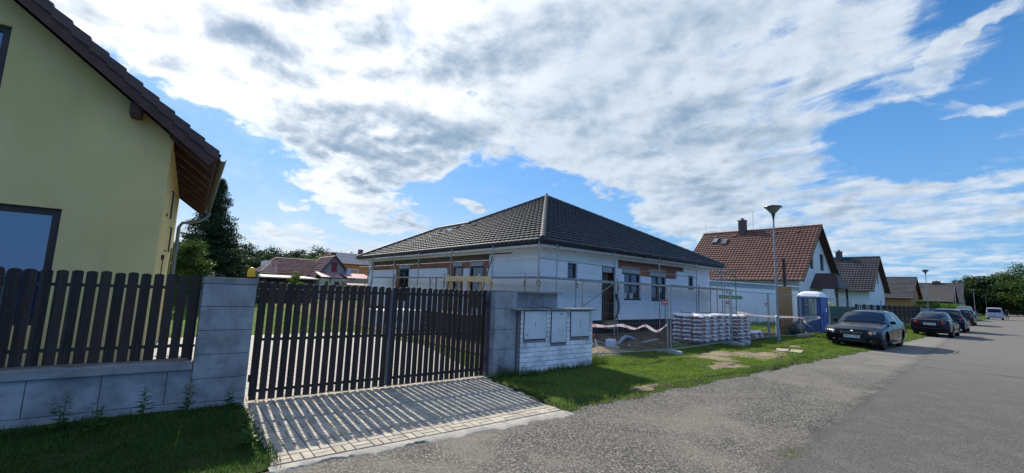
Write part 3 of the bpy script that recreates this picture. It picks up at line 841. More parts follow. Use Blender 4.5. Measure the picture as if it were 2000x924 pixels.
# ------------------------------------------------------------------ yellow house on the left
def yellow_house():
    t = thing('house', 'yellow rendered house with a dark brown tiled roof behind the picket fence', 'house', (-10, .05, 0), -R(3.2))
    M_Y = bpy.data.materials.new('yellow_render'); M_Y.use_nodes = True; nt = NT(M_Y.node_tree); b = nt.n['Principled BSDF']
    tc = nt.new('ShaderNodeTexCoord'); o_ = tc.outputs['Object']; sp = nt.new('ShaderNodeSeparateXYZ'); nt.l.new(o_, sp.inputs[0])
    n1, _ = nt.noise(o_, .55, 7, .62, .5); n2, _ = nt.noise(o_, 130, 4, .7); mp = nt.new('ShaderNodeMapping'); nt.l.new(o_, mp.inputs[0]); mp.inputs['Scale'].default_value = (3, 3, .22)
    n3, _ = nt.noise(mp.outputs[0], 1.6, 6, .6)
    c = nt.mix(nt.smooth(n1, .3, .7), (.56, .46, .205, 1), (.64, .53, .25, 1))
    c = nt.mix(nt.math('MULTIPLY', nt.smooth(n3, .52, .75), .28), c, (.42, .36, .18, 1))
    c = nt.mix(nt.math('MULTIPLY', nt.smooth(n2, .5, .8), .25), c, (.36, .30, .14, 1))
    c = nt.mix(nt.math('MULTIPLY', nt.smooth(nt.math('ADD', sp.outputs[2], n1), 1.4, .5), .5), c, (.28, .25, .17, 1))
    nt.put(b.inputs['Base Color'], c); b.inputs['Roughness'].default_value = .93; b.inputs['Specular IOR Level'].default_value = .12
    bp = nt.new('ShaderNodeBump'); bp.inputs['Strength'].default_value = .7; bp.inputs['Distance'].default_value = .006; nt.l.new(n2, bp.inputs['Height']); nt.l.new(bp.outputs[0], b.inputs['Normal'])
    M_T = tile_mat('brown_tiles', (.055, .032, .030), (.085, .05, .045))
    M_B = mat('brown_stained_timber', (.075, .035, .028), .7, .25, 6, .3, 50)
    D = 7.0; W = 11.0; HC = 4.32; pitch = .785; ap = HC+W/2*pitch
    # gable wall in plane x=0 (local), y from -W to 0
    g = MB()
    holes = [(-3.4, -1.27, .9, 2.78), (-3.1, -2.17, 4.2, 5.62)]
    wall_with_holes(g, 'x', 0, .35, -W, 0, 0, HC, [holes[0]] + [(-3.1, -2.17, 4.2, HC)])
    # upper gable part around the attic window
    z = HC; step = .12
    zs = [HC+i*step for i in range(int((ap-HC)/step)+1)]+[ap]
    def half(z): return (ap-z)/pitch
    def gp(poly): g.prism(poly, 'x', -.35, 0)
    wy0, wy1, wz1 = -3.1, -2.17, 5.62; c = -W/2
    gp([(c-half(HC), HC), (wy0, HC), (wy0, wz1), (c-half(wz1), wz1)] if c-half(wz1) < wy0 else [(c-half(HC), HC), (wy0, HC), (wy0, wz1)])
    ymax = c+half(wz1)
    gp([(wy1, HC), (c+half(HC), HC), (ymax, wz1), (wy1, wz1)])
    gp([(c-half(wz1), wz1), (ymax, wz1), (c, ap)])
    # side and back walls
    g.box(-D, -.352, -.35, 0, 0, HC-.02); g.box(-D, -.352, -W, -W+.35, 0, HC)
    g.prism([(-W, 0), (0, 0), (0, HC), (c, ap), (-W, HC)], 'x', -D-.35, -D)
    g.build('wall', M_Y, t)
    mf = mat('dark_brown_frame', (.035, .024, .022), .5, .15, 6)
    window(t, 'x', 0, -3.4, -1.27, .9, 2.78, mf, 0, .11, .13, glass=painted_sky_glass())
    window(t, 'x', 0, -3.1, -2.17, 4.2, 5.62, mf, 0, .10, .13, glass=painted_sky_glass())
    # roof slopes; gable overhang .42, eave overhang .85
    ov, eo = .42, .72
    ez = HC-eo*pitch+.24; rz = ap+.24
    fc, _ = roof_face('roof', t, M_T, (ov, eo, ez), (-D-ov, eo, ez), (ov, c, rz), (-D-ov, c, rz), .30, .36, 6)
    fc2, _ = roof_face('roof', t, M_T, (-D-ov, -W-eo, ez), (ov, -W-eo, ez), (-D-ov, c, rz), (ov, c, rz), .30, .36, 4)
    # boards under the tiles
    def slab(y0, z0, y1, z1, x0, x1, th, m, name):
        k = math.hypot(y1-y0, z1-z0); ny, nz = -(z1-z0)/k, (y1-y0)/k
        if nz > 0: ny, nz = -ny, -nz
        MB().prism([(y0, z0), (y1, z1), (y1+ny*th, z1+nz*th), (y0+ny*th, z0+nz*th)], 'x', x0, x1).build(name, m, t)
    slab(eo-.02, ez-.05, c, rz-.05, -D-ov+.02, ov-.02, .035, M_B, 'soffit_boards')
    slab(-W-eo+.02, ez-.05, c, rz-.05, -D-ov+.02, ov-.02, .035, M_B, 'soffit_boards')
    # barge boards on the gable edge
    slab(eo, ez+.00, c, rz+.00, ov-.02, ov+.015, .22, M_B, 'barge_board')
    slab(-W-eo, ez+.00, c, rz+.00, ov-.02, ov+.015, .22, M_B, 'barge_board')
    # verge tiles: overlapping steps along the slope
    vt = MB(); n = 26; k = math.hypot(eo-c, rz-ez)
    for i in range(n):
        t0, t1 = i/n, (i+1)/n
        y0, z0 = eo+(c-eo)*t0, ez+(rz-ez)*t0; y1, z1 = eo+(c-eo)*t1, ez+(rz-ez)*t1
        h0, h1 = .12, .075
        vt.prism([(y0, z0+h0), (y1, z1+h1), (y1, z1-.10), (y0, z0-.06)], 'x', ov-.05, ov+.045)
    vt.build('verge_tiles', M_T, t)
    # rafters in the eave
    for i in range(9):
        x = ov-.35-i*.9
        y0, z0, y1, z1 = eo-.06, ez-.10, -.05, ez-.10+(eo-.01)*pitch
        MB().prism([(y0, z0), (y1, z1), (y1, z1-.15), (y0, z0-.13)], 'x', x-.05, x+.05).build('rafter', M_B, t)
    MB().box(-.1, -D, -.20, -.36, HC+.10, HC+.30).build('purlin', M_B, t)
    MB().box(-.02, ov-.10, -.62, -.46, HC+.20, HC+.42).build('purlin_end', M_B, t, bevel=.02)
    # gutter and downpipe
    gu = MB(); r = .062; pr = []
    for i in range(9):
        a = math.pi+math.pi*i/8; pr.append((eo+.065+r*math.cos(a), ez-.02+r*math.sin(a)))
    for i in range(9):
        a = 2*math.pi-math.pi*i/8; pr.append((eo+.065+(r-.008)*math.cos(a), ez-.02+(r-.008)*math.sin(a)))
    gu.prism(pr, 'x', -D-ov-.05, ov+.06)
    gm = mat('brown_gutter_metal', (.05, .035, .035), .4, .15, 5, metal=.4)
    gu.build('gutter', gm, t, smooth=True)
    dp = MB(); xd = -D-.1
    dp.tube([(xd, eo+.10, ez-.08), (xd, eo+.08, ez-.22), (xd, .60, ez-.40), (xd, .16, ez-.52), (xd, .09, ez-.66), (xd, .09, 1.4), (xd, .09, .1)], .048, 10)
    dp.build('downpipe', mat('grey_zinc', (.20, .22, .24), .4, .1, 5, metal=.5), t, smooth=True)
    # wire stay under the eave and small hardware on the sunny side wall
    MB().bar((-3.4, .0, 3.72), (-2.0, eo+.06, ez-.03), .006, n=5).build('stay_wire', M_STEEL_DK, t)
    for (x, z0, z1) in ((-1.9, 3.02, 3.62), (-3.2, 2.35, 2.95)):
        MB().tube([(x, .012, z1), (x, .05, z1-.03), (x, .05, z0+.1), (x-.12, .05, z0)], .018, 6).build('bracket', gm, t)
        MB().box(x+.45, x+.8, 0, .03, z1-.62, z1-.60).build('bracket', gm, t)
    MB().bar((-1.6, .03, 0), (-1.6, .03, 2.15), .010, n=6).build('conduit', gm, t)
    MB().box(-1.66, -1.54, .002, .05, 2.1, 2.2).build('junction_box', gm, t)
    MB().box(-6.2, -5.9, .002, .03, .3, 2.6).build('shutter', mat('olive_shutter', (.16, .16, .06), .6), t)
def painted_sky_glass():
    if 'reflecting_pane' in MATS: return MATS['reflecting_pane']
    m = bpy.data.materials.new('reflecting_pane'); m.use_nodes = True; b = m.node_tree.nodes['Principled BSDF']
    b.inputs['Base Color'].default_value = (.012, .035, .085, 1); b.inputs['Roughness'].default_value = .03; b.inputs['Specular IOR Level'].default_value = 1.0  # blue of the reflected sky is put into the base colour
    b.inputs['Coat Weight'].default_value = 1.0; b.inputs['Coat IOR'].default_value = 1.9; b.inputs['Coat Roughness'].default_value = .02
    MATS['reflecting_pane'] = m; return m
yellow_house()

# ------------------------------------------------------------------ bungalow under construction
def bungalow():
    t = thing('bungalow', 'unfinished bungalow clad in white insulation boards with a dark grey tiled hip roof', 'house', (0, 0, 0))
    M_EPS = bpy.data.materials.new('insulation_board'); MATS['insulation_board'] = M_EPS; M_EPS.use_nodes = True; nt = NT(M_EPS.node_tree); b = nt.n['Principled BSDF']
    tc = nt.new('ShaderNodeTexCoord'); o_ = tc.outputs['Object']; n1, _ = nt.noise(o_, .8, 6, .6, .4); n2, _ = nt.noise(o_, 4.5, 7, .7, 1.5); n3, _ = nt.noise(o_, 60, 3, .6)
    vo = nt.new('ShaderNodeTexVoronoi'); nt.l.new(o_, vo.inputs['Vector']); vo.inputs['Scale'].default_value = 2.1; vo.inputs['Randomness'].default_value = .55
    c = nt.mix(nt.smooth(n1, .3, .7), (.71, .745, .785, 1), (.80, .83, .86, 1))
    c = nt.mix(nt.math('MULTIPLY', nt.smooth(n2, .60, .72), .45), c, (.50, .52, .53, 1))
    c = nt.mix(nt.math('MULTIPLY', nt.smooth(vo.outputs['Distance'], .055, .035), .35), c, (.42, .45, .48, 1))
    nt.put(b.inputs['Base Color'], c); b.inputs['Roughness'].default_value = .92; b.inputs['Specular IOR Level'].default_value = .1
    M_BR = mat('clay_block_wall', (.32, .125, .07), .9, .22, 2.2, .5, 60)
    M_CON = mat('ring_beam_concrete', (.135, .105, .082), .92, .2, 3, .4, 60)
    M_PL = mat('plinth_coating', (.022, .025, .03), .85, .2, 4)
    M_RT = tile_mat('dark_grey_tiles', (.055, .058, .066), (.075, .078, .087), rough=.52, spec=.35)
    M_INT = mat('interior_plaster', (.20, .17, .14), .95, .15, 2)
    X, Y0, Y1, XL, ZT = -12.0, 11.57, 25.5, -29.1, 3.42
    # masonry shell just behind the boards
    th = .09  # board thickness
    st_open = [(13.09, 13.67, 2.33, 2.97), (15.33, 16.33, .55, 2.97), (16.98, 18.32, 1.58, 2.93), (19.27, 20.65, 1.56, 2.90), (22.97, 23.59, 2.18, 2.96)]
    lf_open = [(-24.5, -23.1, .9, 2.98), (-18.41, -17.6, 1.55, 3.0), (-16.9, -15.85, .9, 2.98), ]
    sh = MB()
    wall_with_holes(sh, 'x', X-th, .30, Y0+th, Y1-th, .15, ZT, st_open)
    wall_with_holes(sh, 'y', Y0+th, .30, XL+th, X-th-.3, .15, ZT, lf_open, sgn=-1)
    sh.box(XL+th, X-th-.3, 25.1, 25.4, .15, ZT); sh.box(XL+th, XL+th+.3, Y0+th+.3, 19.0, .15, ZT)
    sh.build('clay_block_wall', M_BR, t)
    # concrete ring beam, 3 mm proud of the blocks
    rb = MB(); rb.box(X-th-.2, X-th+.003, 16.4, 22.5, 3.22, ZT-.001); rb.box(XL+.3, -13.7, Y0+th-.003, Y0+th+.2, 3.12, ZT-.001)
    rb.build('ring_beam', M_CON, t)
    # lintels with pale labels above openings
    for (a, b) in ((17.0, 18.3), (19.3, 20.7)):
        MB().box(X-th-.1, X-th+.004, a-.08, b+.1, 2.935, 3.10).build('lintel', mat('pale_clay_lintel', (.42, .33, .28), .9, .4, 14), t)
    for (a, b) in ((-24.6, -23.0), (-18.6, -17.4), (-17.1, -15.7)):
        MB().box(a, b, Y0+th-.004, Y0+th+.1, 3.0, 3.10).build('lintel', mat('pale_clay_lintel', (.42, .33, .28)), t)
    # insulation boards, street side: upper row missing over the two windows
    bm = MB(); BW, BH = 1.0, .5; g_ = .006
    def boards(axis, pos, a0, a1, z0, z1, holes, sgn, off0=.0):
        r = 0; z = z0
        while z < z1-.01:
            z2 = min(z+BH, z1); a = a0-(BW/2 if r % 2 else 0)-off0
            while a < a1:
                p, q = max(a, a0), min(a+BW, a1)
                if q-p > .02:
                    wall_with_holes(bm, axis, pos+random.uniform(-.003, .003)*sgn, th-.006, p+g_/2, q-g_/2, z+g_/2, z2-g_/2, holes, sgn=sgn)
                a += BW
            z = z2; r += 1
    bare_st = [(16.5, 21.75, 2.95, 3.6), (18.41, 21.75, 2.68, 3.0), (16.80, 18.5, 2.7, 3.0), (21.74, 22.5, 3.12, 3.6)]
    boards('x', X, Y0, Y1, .60, ZT, st_open+bare_st, 1)
    bare_lf = [(XL+.3, -18.97, 2.78, 3.6), (-18.99, -15.36, 2.72, 3.6), (-15.4, -13.8, 3.3, 3.6), (-18.9, -18.41, 1.6, 3.0), (-17.6, -17.4, 1.6, 3.0), (-24.9, -24.5, .8, 3.0), (-15.86, -15.5, 2.3, 3.0)]
    boards('y', Y0, XL, X-th, .45, ZT, lf_open+bare_lf, -1, .3)
    bm.build('insulation_boards', M_EPS, t)
    # plinth
    p = MB(); p.box(XL+.1, X-.06, Y0+.06, Y1-.1, -.1, .447); p.box(X-.5, X-.055, Y0+.055, Y1-.1, .448, .597); p.build('plinth', M_PL, t)
    # reveals: interior glimpses
    MB().box(X-3.0, X-2.9, 15.0, 17.0, .45, 3.3).build('inner_wall', M_INT, t)
    MB().box(XL+.5, X-.5, Y0+.6, 25, .449, .47).build('floor_slab', M_CON, t)
    MB().box(XL+.5, X-.5, Y0+.5, 24.9, 3.30, 3.34).build('ceiling_boards', M_INT, t)
    # windows
    M_SH = mat('roller_shutter_box', (.36, .38, .40), .5, .05, 3)
    for i, (a, b, z0, z1) in enumerate(st_open):
        if i == 1: continue
        w = window(t, 'x', X, a, b, z0, z1-.15 if i in (2, 3) else z1, M_FRAME, 1 if i in (2, 3) else 0, .075, .15)
        if i in (2, 3):
            MB().box(X-.2, X-.05, a-.06, b+.06, z1-.147, z1+.02).build('shutter_box', M_SH, w)
            MB().box(X-.2, X-.04, a-.1, b+.1, z1+.022, z1+.07).build('shutter_box_lid', M_PL, w)
            MB().box(X-.12, X+.02, a, b, z0-.07, z0-.002).build('sill', M_PL, w)
    for (a, b, z0, z1) in lf_open:
        w = window(t, 'y', Y0, a, b, z0, z1-.16, M_FRAME, 1 if b-a > 1.2 else 0, .075, .15, sgn=-1)
        MB().box(a, b, Y0+.03, Y0+.2, z1-.157, z1).build('shutter_box', M_SH, w)
    # doorway: frame, half open leaf and timber threshold
    MB().box(X-.2, X-.1, 15.34, 15.40, .56, 2.96).build('door_frame', M_FRAME, t)
    MB().box(X-.2, X-.1, 16.26, 16.32, .56, 2.96).build('door_frame', M_FRAME, t)
    MB().box(X-.2, X-.02, 15.42, 16.1, 2.72, 2.95).build('shutter_box', M_SH, t)
    MB().box(X-.9, X-.2, 15.42, 16.24, 1.1, 1.16).build('door_plank', mat('raw_board', (.24, .13, .07), .8, .2, 6), t)
    MB().box(X-.22, X-.16, 15.42, 15.98, .58, 2.70).build('door_leaf', mat('brown_door_skin', (.075, .04, .025), .6, .3, 4), t)
    MB().box(X-.15, X+.25, 15.45, 16.2, .25, .58).build('door_step', mat('sheet_timber', (.30, .22, .14), .85, .2, 5), t)
    # eaves: boxed soffit in pale board, dark gutter, bolt heads
    M_SOF = mat('soffit_board', (.80, .81, .80), .8, .06, 2)
    ex, ey, ey2, exl, ez = -11.3, 10.94, 25.9, -29.85, 3.65
    so = MB()
    so.box(X+.003, ex-.07, ey+.07, ey2-.1, 3.44, 3.50); so.box(exl+.1, X, ey+.07, Y0-.003, 3.44, 3.50); so.build('soffit', M_SOF, t)
    fa = MB()
    fa.box(X+.002, X+.05, Y0-.05, Y1+.05, 3.35, 3.437); fa.box(exl+.8, X+.001, Y0-.05, Y0-.002, 3.35, 3.437)
    fa.build('fascia_strip', M_SOF, t)
    bt = MB(); y = 11.9
    while y < 25.4: bt.bar((X+.36, y, 3.425), (X+.36, y, 3.44), .035, n=8); y += .62
    x = -12.4
    while x > -29: bt.bar((x, Y0-.30, 3.425), (x, Y0-.30, 3.44), .035, n=8); x -= .62
    bt.build('fixing_plugs', mat('grey_plug', (.16, .17, .18), .7), t)
    M_GU = mat('anthracite_gutter', (.035, .037, .042), .35, .1, 4, metal=.3)
    gu = MB()
    def gut(mb, axis, c, z, a, b):
        r = .07; pr = [(c+r*math.cos(math.pi+math.pi*i/8), z+r*math.sin(math.pi+math.pi*i/8)) for i in range(9)]
        pr += [(c+(r-.008)*math.cos(-math.pi*i/8), z+(r-.008)*math.sin(-math.pi*i/8)) for i in range(9)]
        mb.prism(pr, axis, a, b)
    gut(gu, 'y', ex+.07, ez-.02, ey-.12, ey2+.1); gu.build('gutter', M_GU, t, smooth=True)
    gu = MB(); gut(gu, 'x', ey-.07, ez-.02, exl-.05, ex+.12); gu.build('gutter', M_GU, t, smooth=True)
    MB().box(ex-.06, ex-.02, ey+.02, ey2-.02, 3.50, 3.66).build('fascia', M_GU, t)
    MB().box(exl+.02, ex-.065, ey+.02, ey+.06, 3.50, 3.66).build('fascia', M_GU, t)
    for q in ((ex+.07, 17.6), ):
        MB().bar((q[0], q[1], 3.48), (q[0], q[1], 3.60), .05, .07, 12).build('gutter_outlet', M_GU, t)
    MB().bar((-20.4, ey-.07, 3.46), (-20.4, ey-.07, 3.60), .05, .07, 12).build('gutter_outlet', M_GU, t)
    # roof: pyramid over the main block, lower hipped wing to the west
    A = (-18.8, 18.42, 7.63); xw = -26.3
    c1, c2, c3, c4 = (ex, ey, ez), (ex, ey2, ez), (xw, ey2, ez), (xw, ey, ez)
    k = (A[2]-ez)/(A[1]-ey)
    roof_face('roof', t, M_RT, c1, c2, A, A, .30, .345, 7, .030, .034)
    roof_face('roof', t, M_RT, c2, c3, A, A, .30, .345, 3, .030, .034)
    roof_face('roof', t, M_RT, c3, c4, A, A, .30, .345, 3, .030, .034)
    # south face of pyramid and wing share one plane: pyramid part
    roof_face('roof', t, M_RT, c4, c1, A, A, .30, .345, 7, .026, .036)
    wy = 15.02; wz = ez+(wy-ey)*k
    w1, w2 = (exl, ey, ez), (exl, 2*wy-ey, ez)
    R1 = (exl+(wy-ey), wy, wz); R2 = (xw+ (wy-ey)*1.0, wy, wz)
    roof_face('roof', t, M_RT, w1, (xw, ey, ez), R1, (xw+(wy-ey), wy, wz), .30, .345, 6, .026, .036)
    roof_face('roof', t, M_RT, w2, w1, R1, R1, .30, .345, 3, .026, .036)
    roof_face('roof', t, M_RT, (xw+1, 2*wy-ey, ez), w2, (xw+1, wy, wz), R1, .30, .345, 3, .026, .036)
    hp = MB(); up = .05
    def U(p): return (p[0], p[1], p[2]+up)
    ridge_tiles(hp, U(c1), U(A), .125, .34)
    for p in (c2, c3): ridge_tiles(hp, U(p), U(A), .11, .36)
    ridge_tiles(hp, U((xw+(wy-ey), wy, wz)), U(A), .11, .36)
    ridge_tiles(hp, U(w1), U(R1), .11); ridge_tiles(hp, U(w2), U(R1), .11); ridge_tiles(hp, U(R1), U((xw+(wy-ey)-.0, wy, wz)), .11)
    hp.bar((A[0], A[1], A[2]-.05), (A[0], A[1], A[2]+.22), .16, .06, 10)
    hp.build('ridge_tiles', M_RT, t, smooth=True)
    # vent tiles near the top
    for i in range(4):
        y = A[1]+.5+i*.62*1.15; d = .9+i*.45
        x = A[0]+d; MB().obox((x, y, ez+(ex-x)*k+.07), (.24, .16, .10), (0, math.atan(k), 0)).build('vent_tile', M_PL, t, bevel=.02)
    for i in range(3):
        x = -20.6-i*1.9; y = wy-.7; MB().obox((x, y, ez+(y-ey)*k+.07), (.16, .24, .10), (math.atan(k), 0, 0)).build('vent_tile', M_PL, t, bevel=.02)
    # things in the window: two pale buckets on the sill
    for i, y in enumerate((17.12, 17.62)):
        b = thing('bucket', ['white plaster bucket on the sill at the left of the large bungalow window', 'white plaster bucket on the sill near the middle of the large bungalow window'][i], 'bucket', (X-.085, y, 1.585), group='buckets on the window sill')
        MB().lathe([(.095, 0), (.115, .22), (.12, .24)], 18, (0, 0, 0)).build('pail', mat('white_plastic', (.75, .76, .76), .4, .03, 3), b, smooth=True)
        MB().lathe([(.124, .24), (.124, .262)], 18).build('lid', mat('white_plastic', (.75, .76, .76)), b)
bungalow()

# ------------------------------------------------------------------ plain gabled houses of the street (gable to the street)
def gable_house(label, xw, y0, y1, zc, rz, xback, wallcol, tcol, tcol2, ov=.5, eo=.75, chim=None, wins=(), side=(), gap=None, samples=5, bcol=(.10, .05, .03), tl=.36):
    t = thing('house', label, 'house')
    Mw = mat('render_'+'%d_%d_%d' % tuple(int(c*100) for c in wallcol), wallcol, .92, .05, 1.0, .2, 90, spec=.1)
    Mt = tile_mat('tiles_'+'%d_%d_%d' % tuple(int(c*1000) for c in tcol), tcol, tcol2)
    Mb = mat('eave_timber_'+'%d' % int(bcol[0]*1000), bcol, .75, .2, 5)
    c = (y0+y1)/2; pitch = (rz-.16-zc)/((y1-y0)/2)
    g = MB(); holes = [w for w in wins]
    low = [h for h in holes if h[3] <= zc+.01]; up = [h for h in holes if h[3] > zc+.01]
    wall_with_holes(g, 'x', xw, .3, y0, y1, 0, zc, low+[(h[0], h[1], h[2], zc) for h in up if h[2] < zc])
    # gable triangle cut in horizontal bands around upper windows
    zs = sorted(set([zc, rz-.16]+[max(zc, h[2]) for h in up]+[h[3] for h in up]))
    for a, b in zip(zs, zs[1:]):
        ha, hb = (rz-.16-a)/pitch, (rz-.16-b)/pitch; mz = (a+b)/2
        cuts = sorted([(h[0], h[1]) for h in up if h[2] < mz < h[3]])
        left = [(c-ha, a), None, None, (c-hb, b)]; lo = None
        edges = [None]+cuts+[None]
        segs = []; prev = None
        for cu in cuts: segs.append((prev, cu[0])); prev = cu[1]
        segs.append((prev, None))
        for (p, q) in segs:
            poly = [((c-ha) if p is None else p, a), ((c+ha) if q is None else q, a), ((c+hb) if q is None else q, b), ((c-hb) if p is None else p, b)]
            if abs(poly[2][0]-poly[3][0]) < 1e-4: poly = poly[:3]
            g.prism(poly, 'x', xw-.3, xw)
    wall_with_holes(g, 'y', y0, .3, xback, xw-.301, 0, zc, side, sgn=-1)
    g.box(xback, xw-.301, y1-.3, y1, 0, zc)
    g.prism([(y0, 0), (y1, 0), (y1, zc), (c, rz-.16), (y0, zc)], 'x', xback-.3, xback)
    g.build('wall', Mw, t)
    ez = zc-eo*pitch+.16; ym, yp = y0-eo, y1+eo
    roof_face('roof', t, Mt, (xback-ov, ym, ez), (xw+ov, ym, ez), (xback-ov, c, rz), (xw+ov, c, rz), .30, tl, samples)
    roof_face('roof', t, Mt, (xw+ov, yp, ez), (xback-ov, yp, ez), (xw+ov, c, rz), (xback-ov, c, rz), .30, tl, 3)
    for (ya, s) in ((ym, 1), (yp, -1)):
        u = MB(); k = math.hypot(c-ya, rz-ez); 
        u.prism([(ya, ez-.05), (c, rz-.05), (c, rz-.10), (ya, ez-.10)], 'x', xback-ov, xw+ov); u.build('soffit_boards', Mb, t)
        MB().prism([(ya, ez+.03), (c, rz+.03), (c, rz-.20), (ya, ez-.20)], 'x', xw+ov, xw+ov+.03).build('barge_board', Mb, t)
        gt = MB(); yy = ya-.06*s; gt.bar((xback-ov, yy, ez-.04), (xw+ov, yy, ez-.04), .06, n=8); gt.build('gutter', M_STEEL_DK, t)
    r = MB(); ridge_tiles(r, (xback-ov, c, rz+.03), (xw+ov+.02, c, rz+.03), .11, .38); r.build('ridge_tiles', Mt, t)
    n = int((xw-xback)/1.6)
    for i in range(n):
        x = xw-.3-i*1.6
        MB().box(x-.06, x+.06, ym+.1, y0-.01, ez-.10, ez+.04).build('rafter', Mb, t)
    for w in wins: window(t, 'x', xw, *w, fm=mat('brown_frame', (.05, .035, .03), .5), mull=1 if w[1]-w[0] > 1.2 else 0, depth=.16)
    for w in side: window(t, 'y', y0, *w, fm=mat('brown_frame', (.05, .035, .03)), mull=1 if w[1]-w[0] > 1.2 else 0, depth=.16, sgn=-1)
    if chim:
        x, h, w = chim
        z0 = rz-1.2
        ch = MB().box(x-w/2, x+w/2, c-w/2-.35, c+w/2-.35, z0, rz+h).build('chimney', mat('chimney_brick', (.10, .075, .07), .85, .25, 8), t)
        MB().box(x-w/2-.07, x+w/2+.07, c-w/2-.42, c+w/2-.28, rz+h+.002, rz+h+.07).build('chimney_cap', M_CAP, ch)
        MB().lathe([(.12, 0), (.12, .16), (.2, .17), (.2, .2)], 12, (x, c-.35, rz+h+.07)).build('cowl', M_STEEL_DK, ch)
    return t, dict(c=c, pitch=pitch, ez=ez, rz=rz, ym=ym)

# house two: white with the red roof
h2, q = gable_house('white gabled house with an orange red tiled roof beyond the insulated garage', -12.0, 41.5, 51.7, 4.1, 8.75, -21.9, (.66, .68, .68), (.175, .072, .048), (.235, .105, .070),
    ov=.55, eo=.85, chim=(-18.2, 1.05, .62), wins=[(44.45, 45.6, 4.7, 6.2), (47.6, 48.8, 4.7, 6.25), (43.2, 43.9, 1.7, 2.6)], samples=6, bcol=(.085, .042, .022))
def skylight(t, x, s, q, lift=0):
    y = q['ym']+s*(q['c']-q['ym']); z = q['ez']+s*(q['rz']-q['ez']); an = math.atan((q['rz']-q['ez'])/(q['c']-q['ym']))
    f = MB().obox((x, y, z+.10), (.55, .85, .12), (an, 0, 0)).build('roof_window', M_STEEL_DK, t)
    MB().obox((x, y-.08 * math.sin(an), z+.17), (.42, .70, .02), (an+lift, 0, 0)).build('pane', mat('roof_glass', (.22, .24, .27), .25, .05, 2), f)
skylight(h2, -20.6, .80, q); skylight(h2, -19.6, .76, q, .35)
for i in range(5):
    x = -13.2-i*1.9; s = .90; MB().obox((x, q['ym']+s*(q['c']-q['ym']), q['ez']+s*(q['rz']-q['ez'])+.08), (.26, .3, .12), (.65, 0, 0)).build('vent_tile', mat('tile_vent', (.13, .05, .035), .6), h2, bevel=.02)
rw = MB()
for x in np.arange(-22, -11.6, .9): rw.bar((x, q['c'], q['rz']+.1), (x, q['c'], q['rz']+.26), .012, n=5)
rw.bar((-22.4, q['c'], q['rz']+.26), (-11.5, q['c'], q['rz']+.26), .007, n=5)
rw.bar((-17.2, q['c']-.3, q['rz']-.2), (-17.2, q['c']-.3, q['rz']+2.0), .014, n=5)
rw.bar((-22.2, q['c'], q['rz']), (-22.2, q['c'], q['rz']+1.3), .012, n=5)
rw.build('lightning_rod', M_STEEL_DK, h2)
# porch roof on the street gable
pr = MB()
Mp = tile_mat('dark_porch_tiles', (.05, .03, .028), (.07, .045, .04))
def porch(t):
    x0, x1 = -12.0, -9.9; ya, yb = 44.2, 47.9; yc = (ya+yb)/2
    MB().add([(x1, ya, 3.0), (x1, yb, 3.0), (x0, yb, 3.0), (x0, ya, 3.0), (x0, yc, 4.35), (x1-.55, yc, 4.35)], [(0, 3, 4, 5), (1, 5, 4, 2), (0, 5, 1), (0, 1, 2, 3)]).build('porch_roof', Mp, t)
    for y in (ya+.25, yb-.25): MB().box(x1-.3, x1-.16, y-.07, y+.07, 0, 3.0).build('porch_post', mat('eave_timber_85', (.085, .042, .022)), t)
porch(h2)
# house three, four, five and the grey one beyond
h3, q3 = gable_house('white gabled house with a dark grey tiled roof behind the lattice fence', -11.5, 64.0, 72.3, 3.75, 7.55, -24.0, (.66, .70, .72), (.065, .058, .058), (.10, .09, .088),
    ov=.5, eo=.7, chim=(-15.0, .75, .6), wins=[(66.8, 67.6, 4.3, 5.7), (68.6, 69.4, 4.3, 5.7), (69.6, 70.3, 1.3, 2.3)], samples=4)
h4, q4 = gable_house('low ochre house with a grey brown tiled roof', -11.3, 91.0, 98.6, 3.3, 6.35, -26.0, (.42, .22, .10), (.12, .098, .088), (.17, .14, .125),
    ov=.4, eo=.7, wins=[(93.0, 94.0, 1.0, 2.3)], side=[(-17.2, -14.4, .9, 2.6)], samples=3)
h5, q5 = gable_house('long low house with a plain grey brown roof behind the clipped hedge', -11.3, 149.0, 160.0, 3.6, 7.2, -34.0, (.12, .09, .07), (.14, .115, .10), (.16, .135, .12),
    ov=.4, eo=1.0, chim=(-19.0, .55, 1.3), wins=[], samples=2, tl=.5)
h6, q6 = gable_house('grey house with a steep gable peeking out past the long brown roof', -11.0, 168.0, 182.0, 3.6, 8.6, -20.0, (.34, .37, .42), (.10, .09, .09), (.13, .12, .12),
    ov=.5, eo=.9, chim=(-16.0, .5, 1.6), wins=[(173.0, 174.2, 3.8, 5.4)], samples=2, tl=.5)

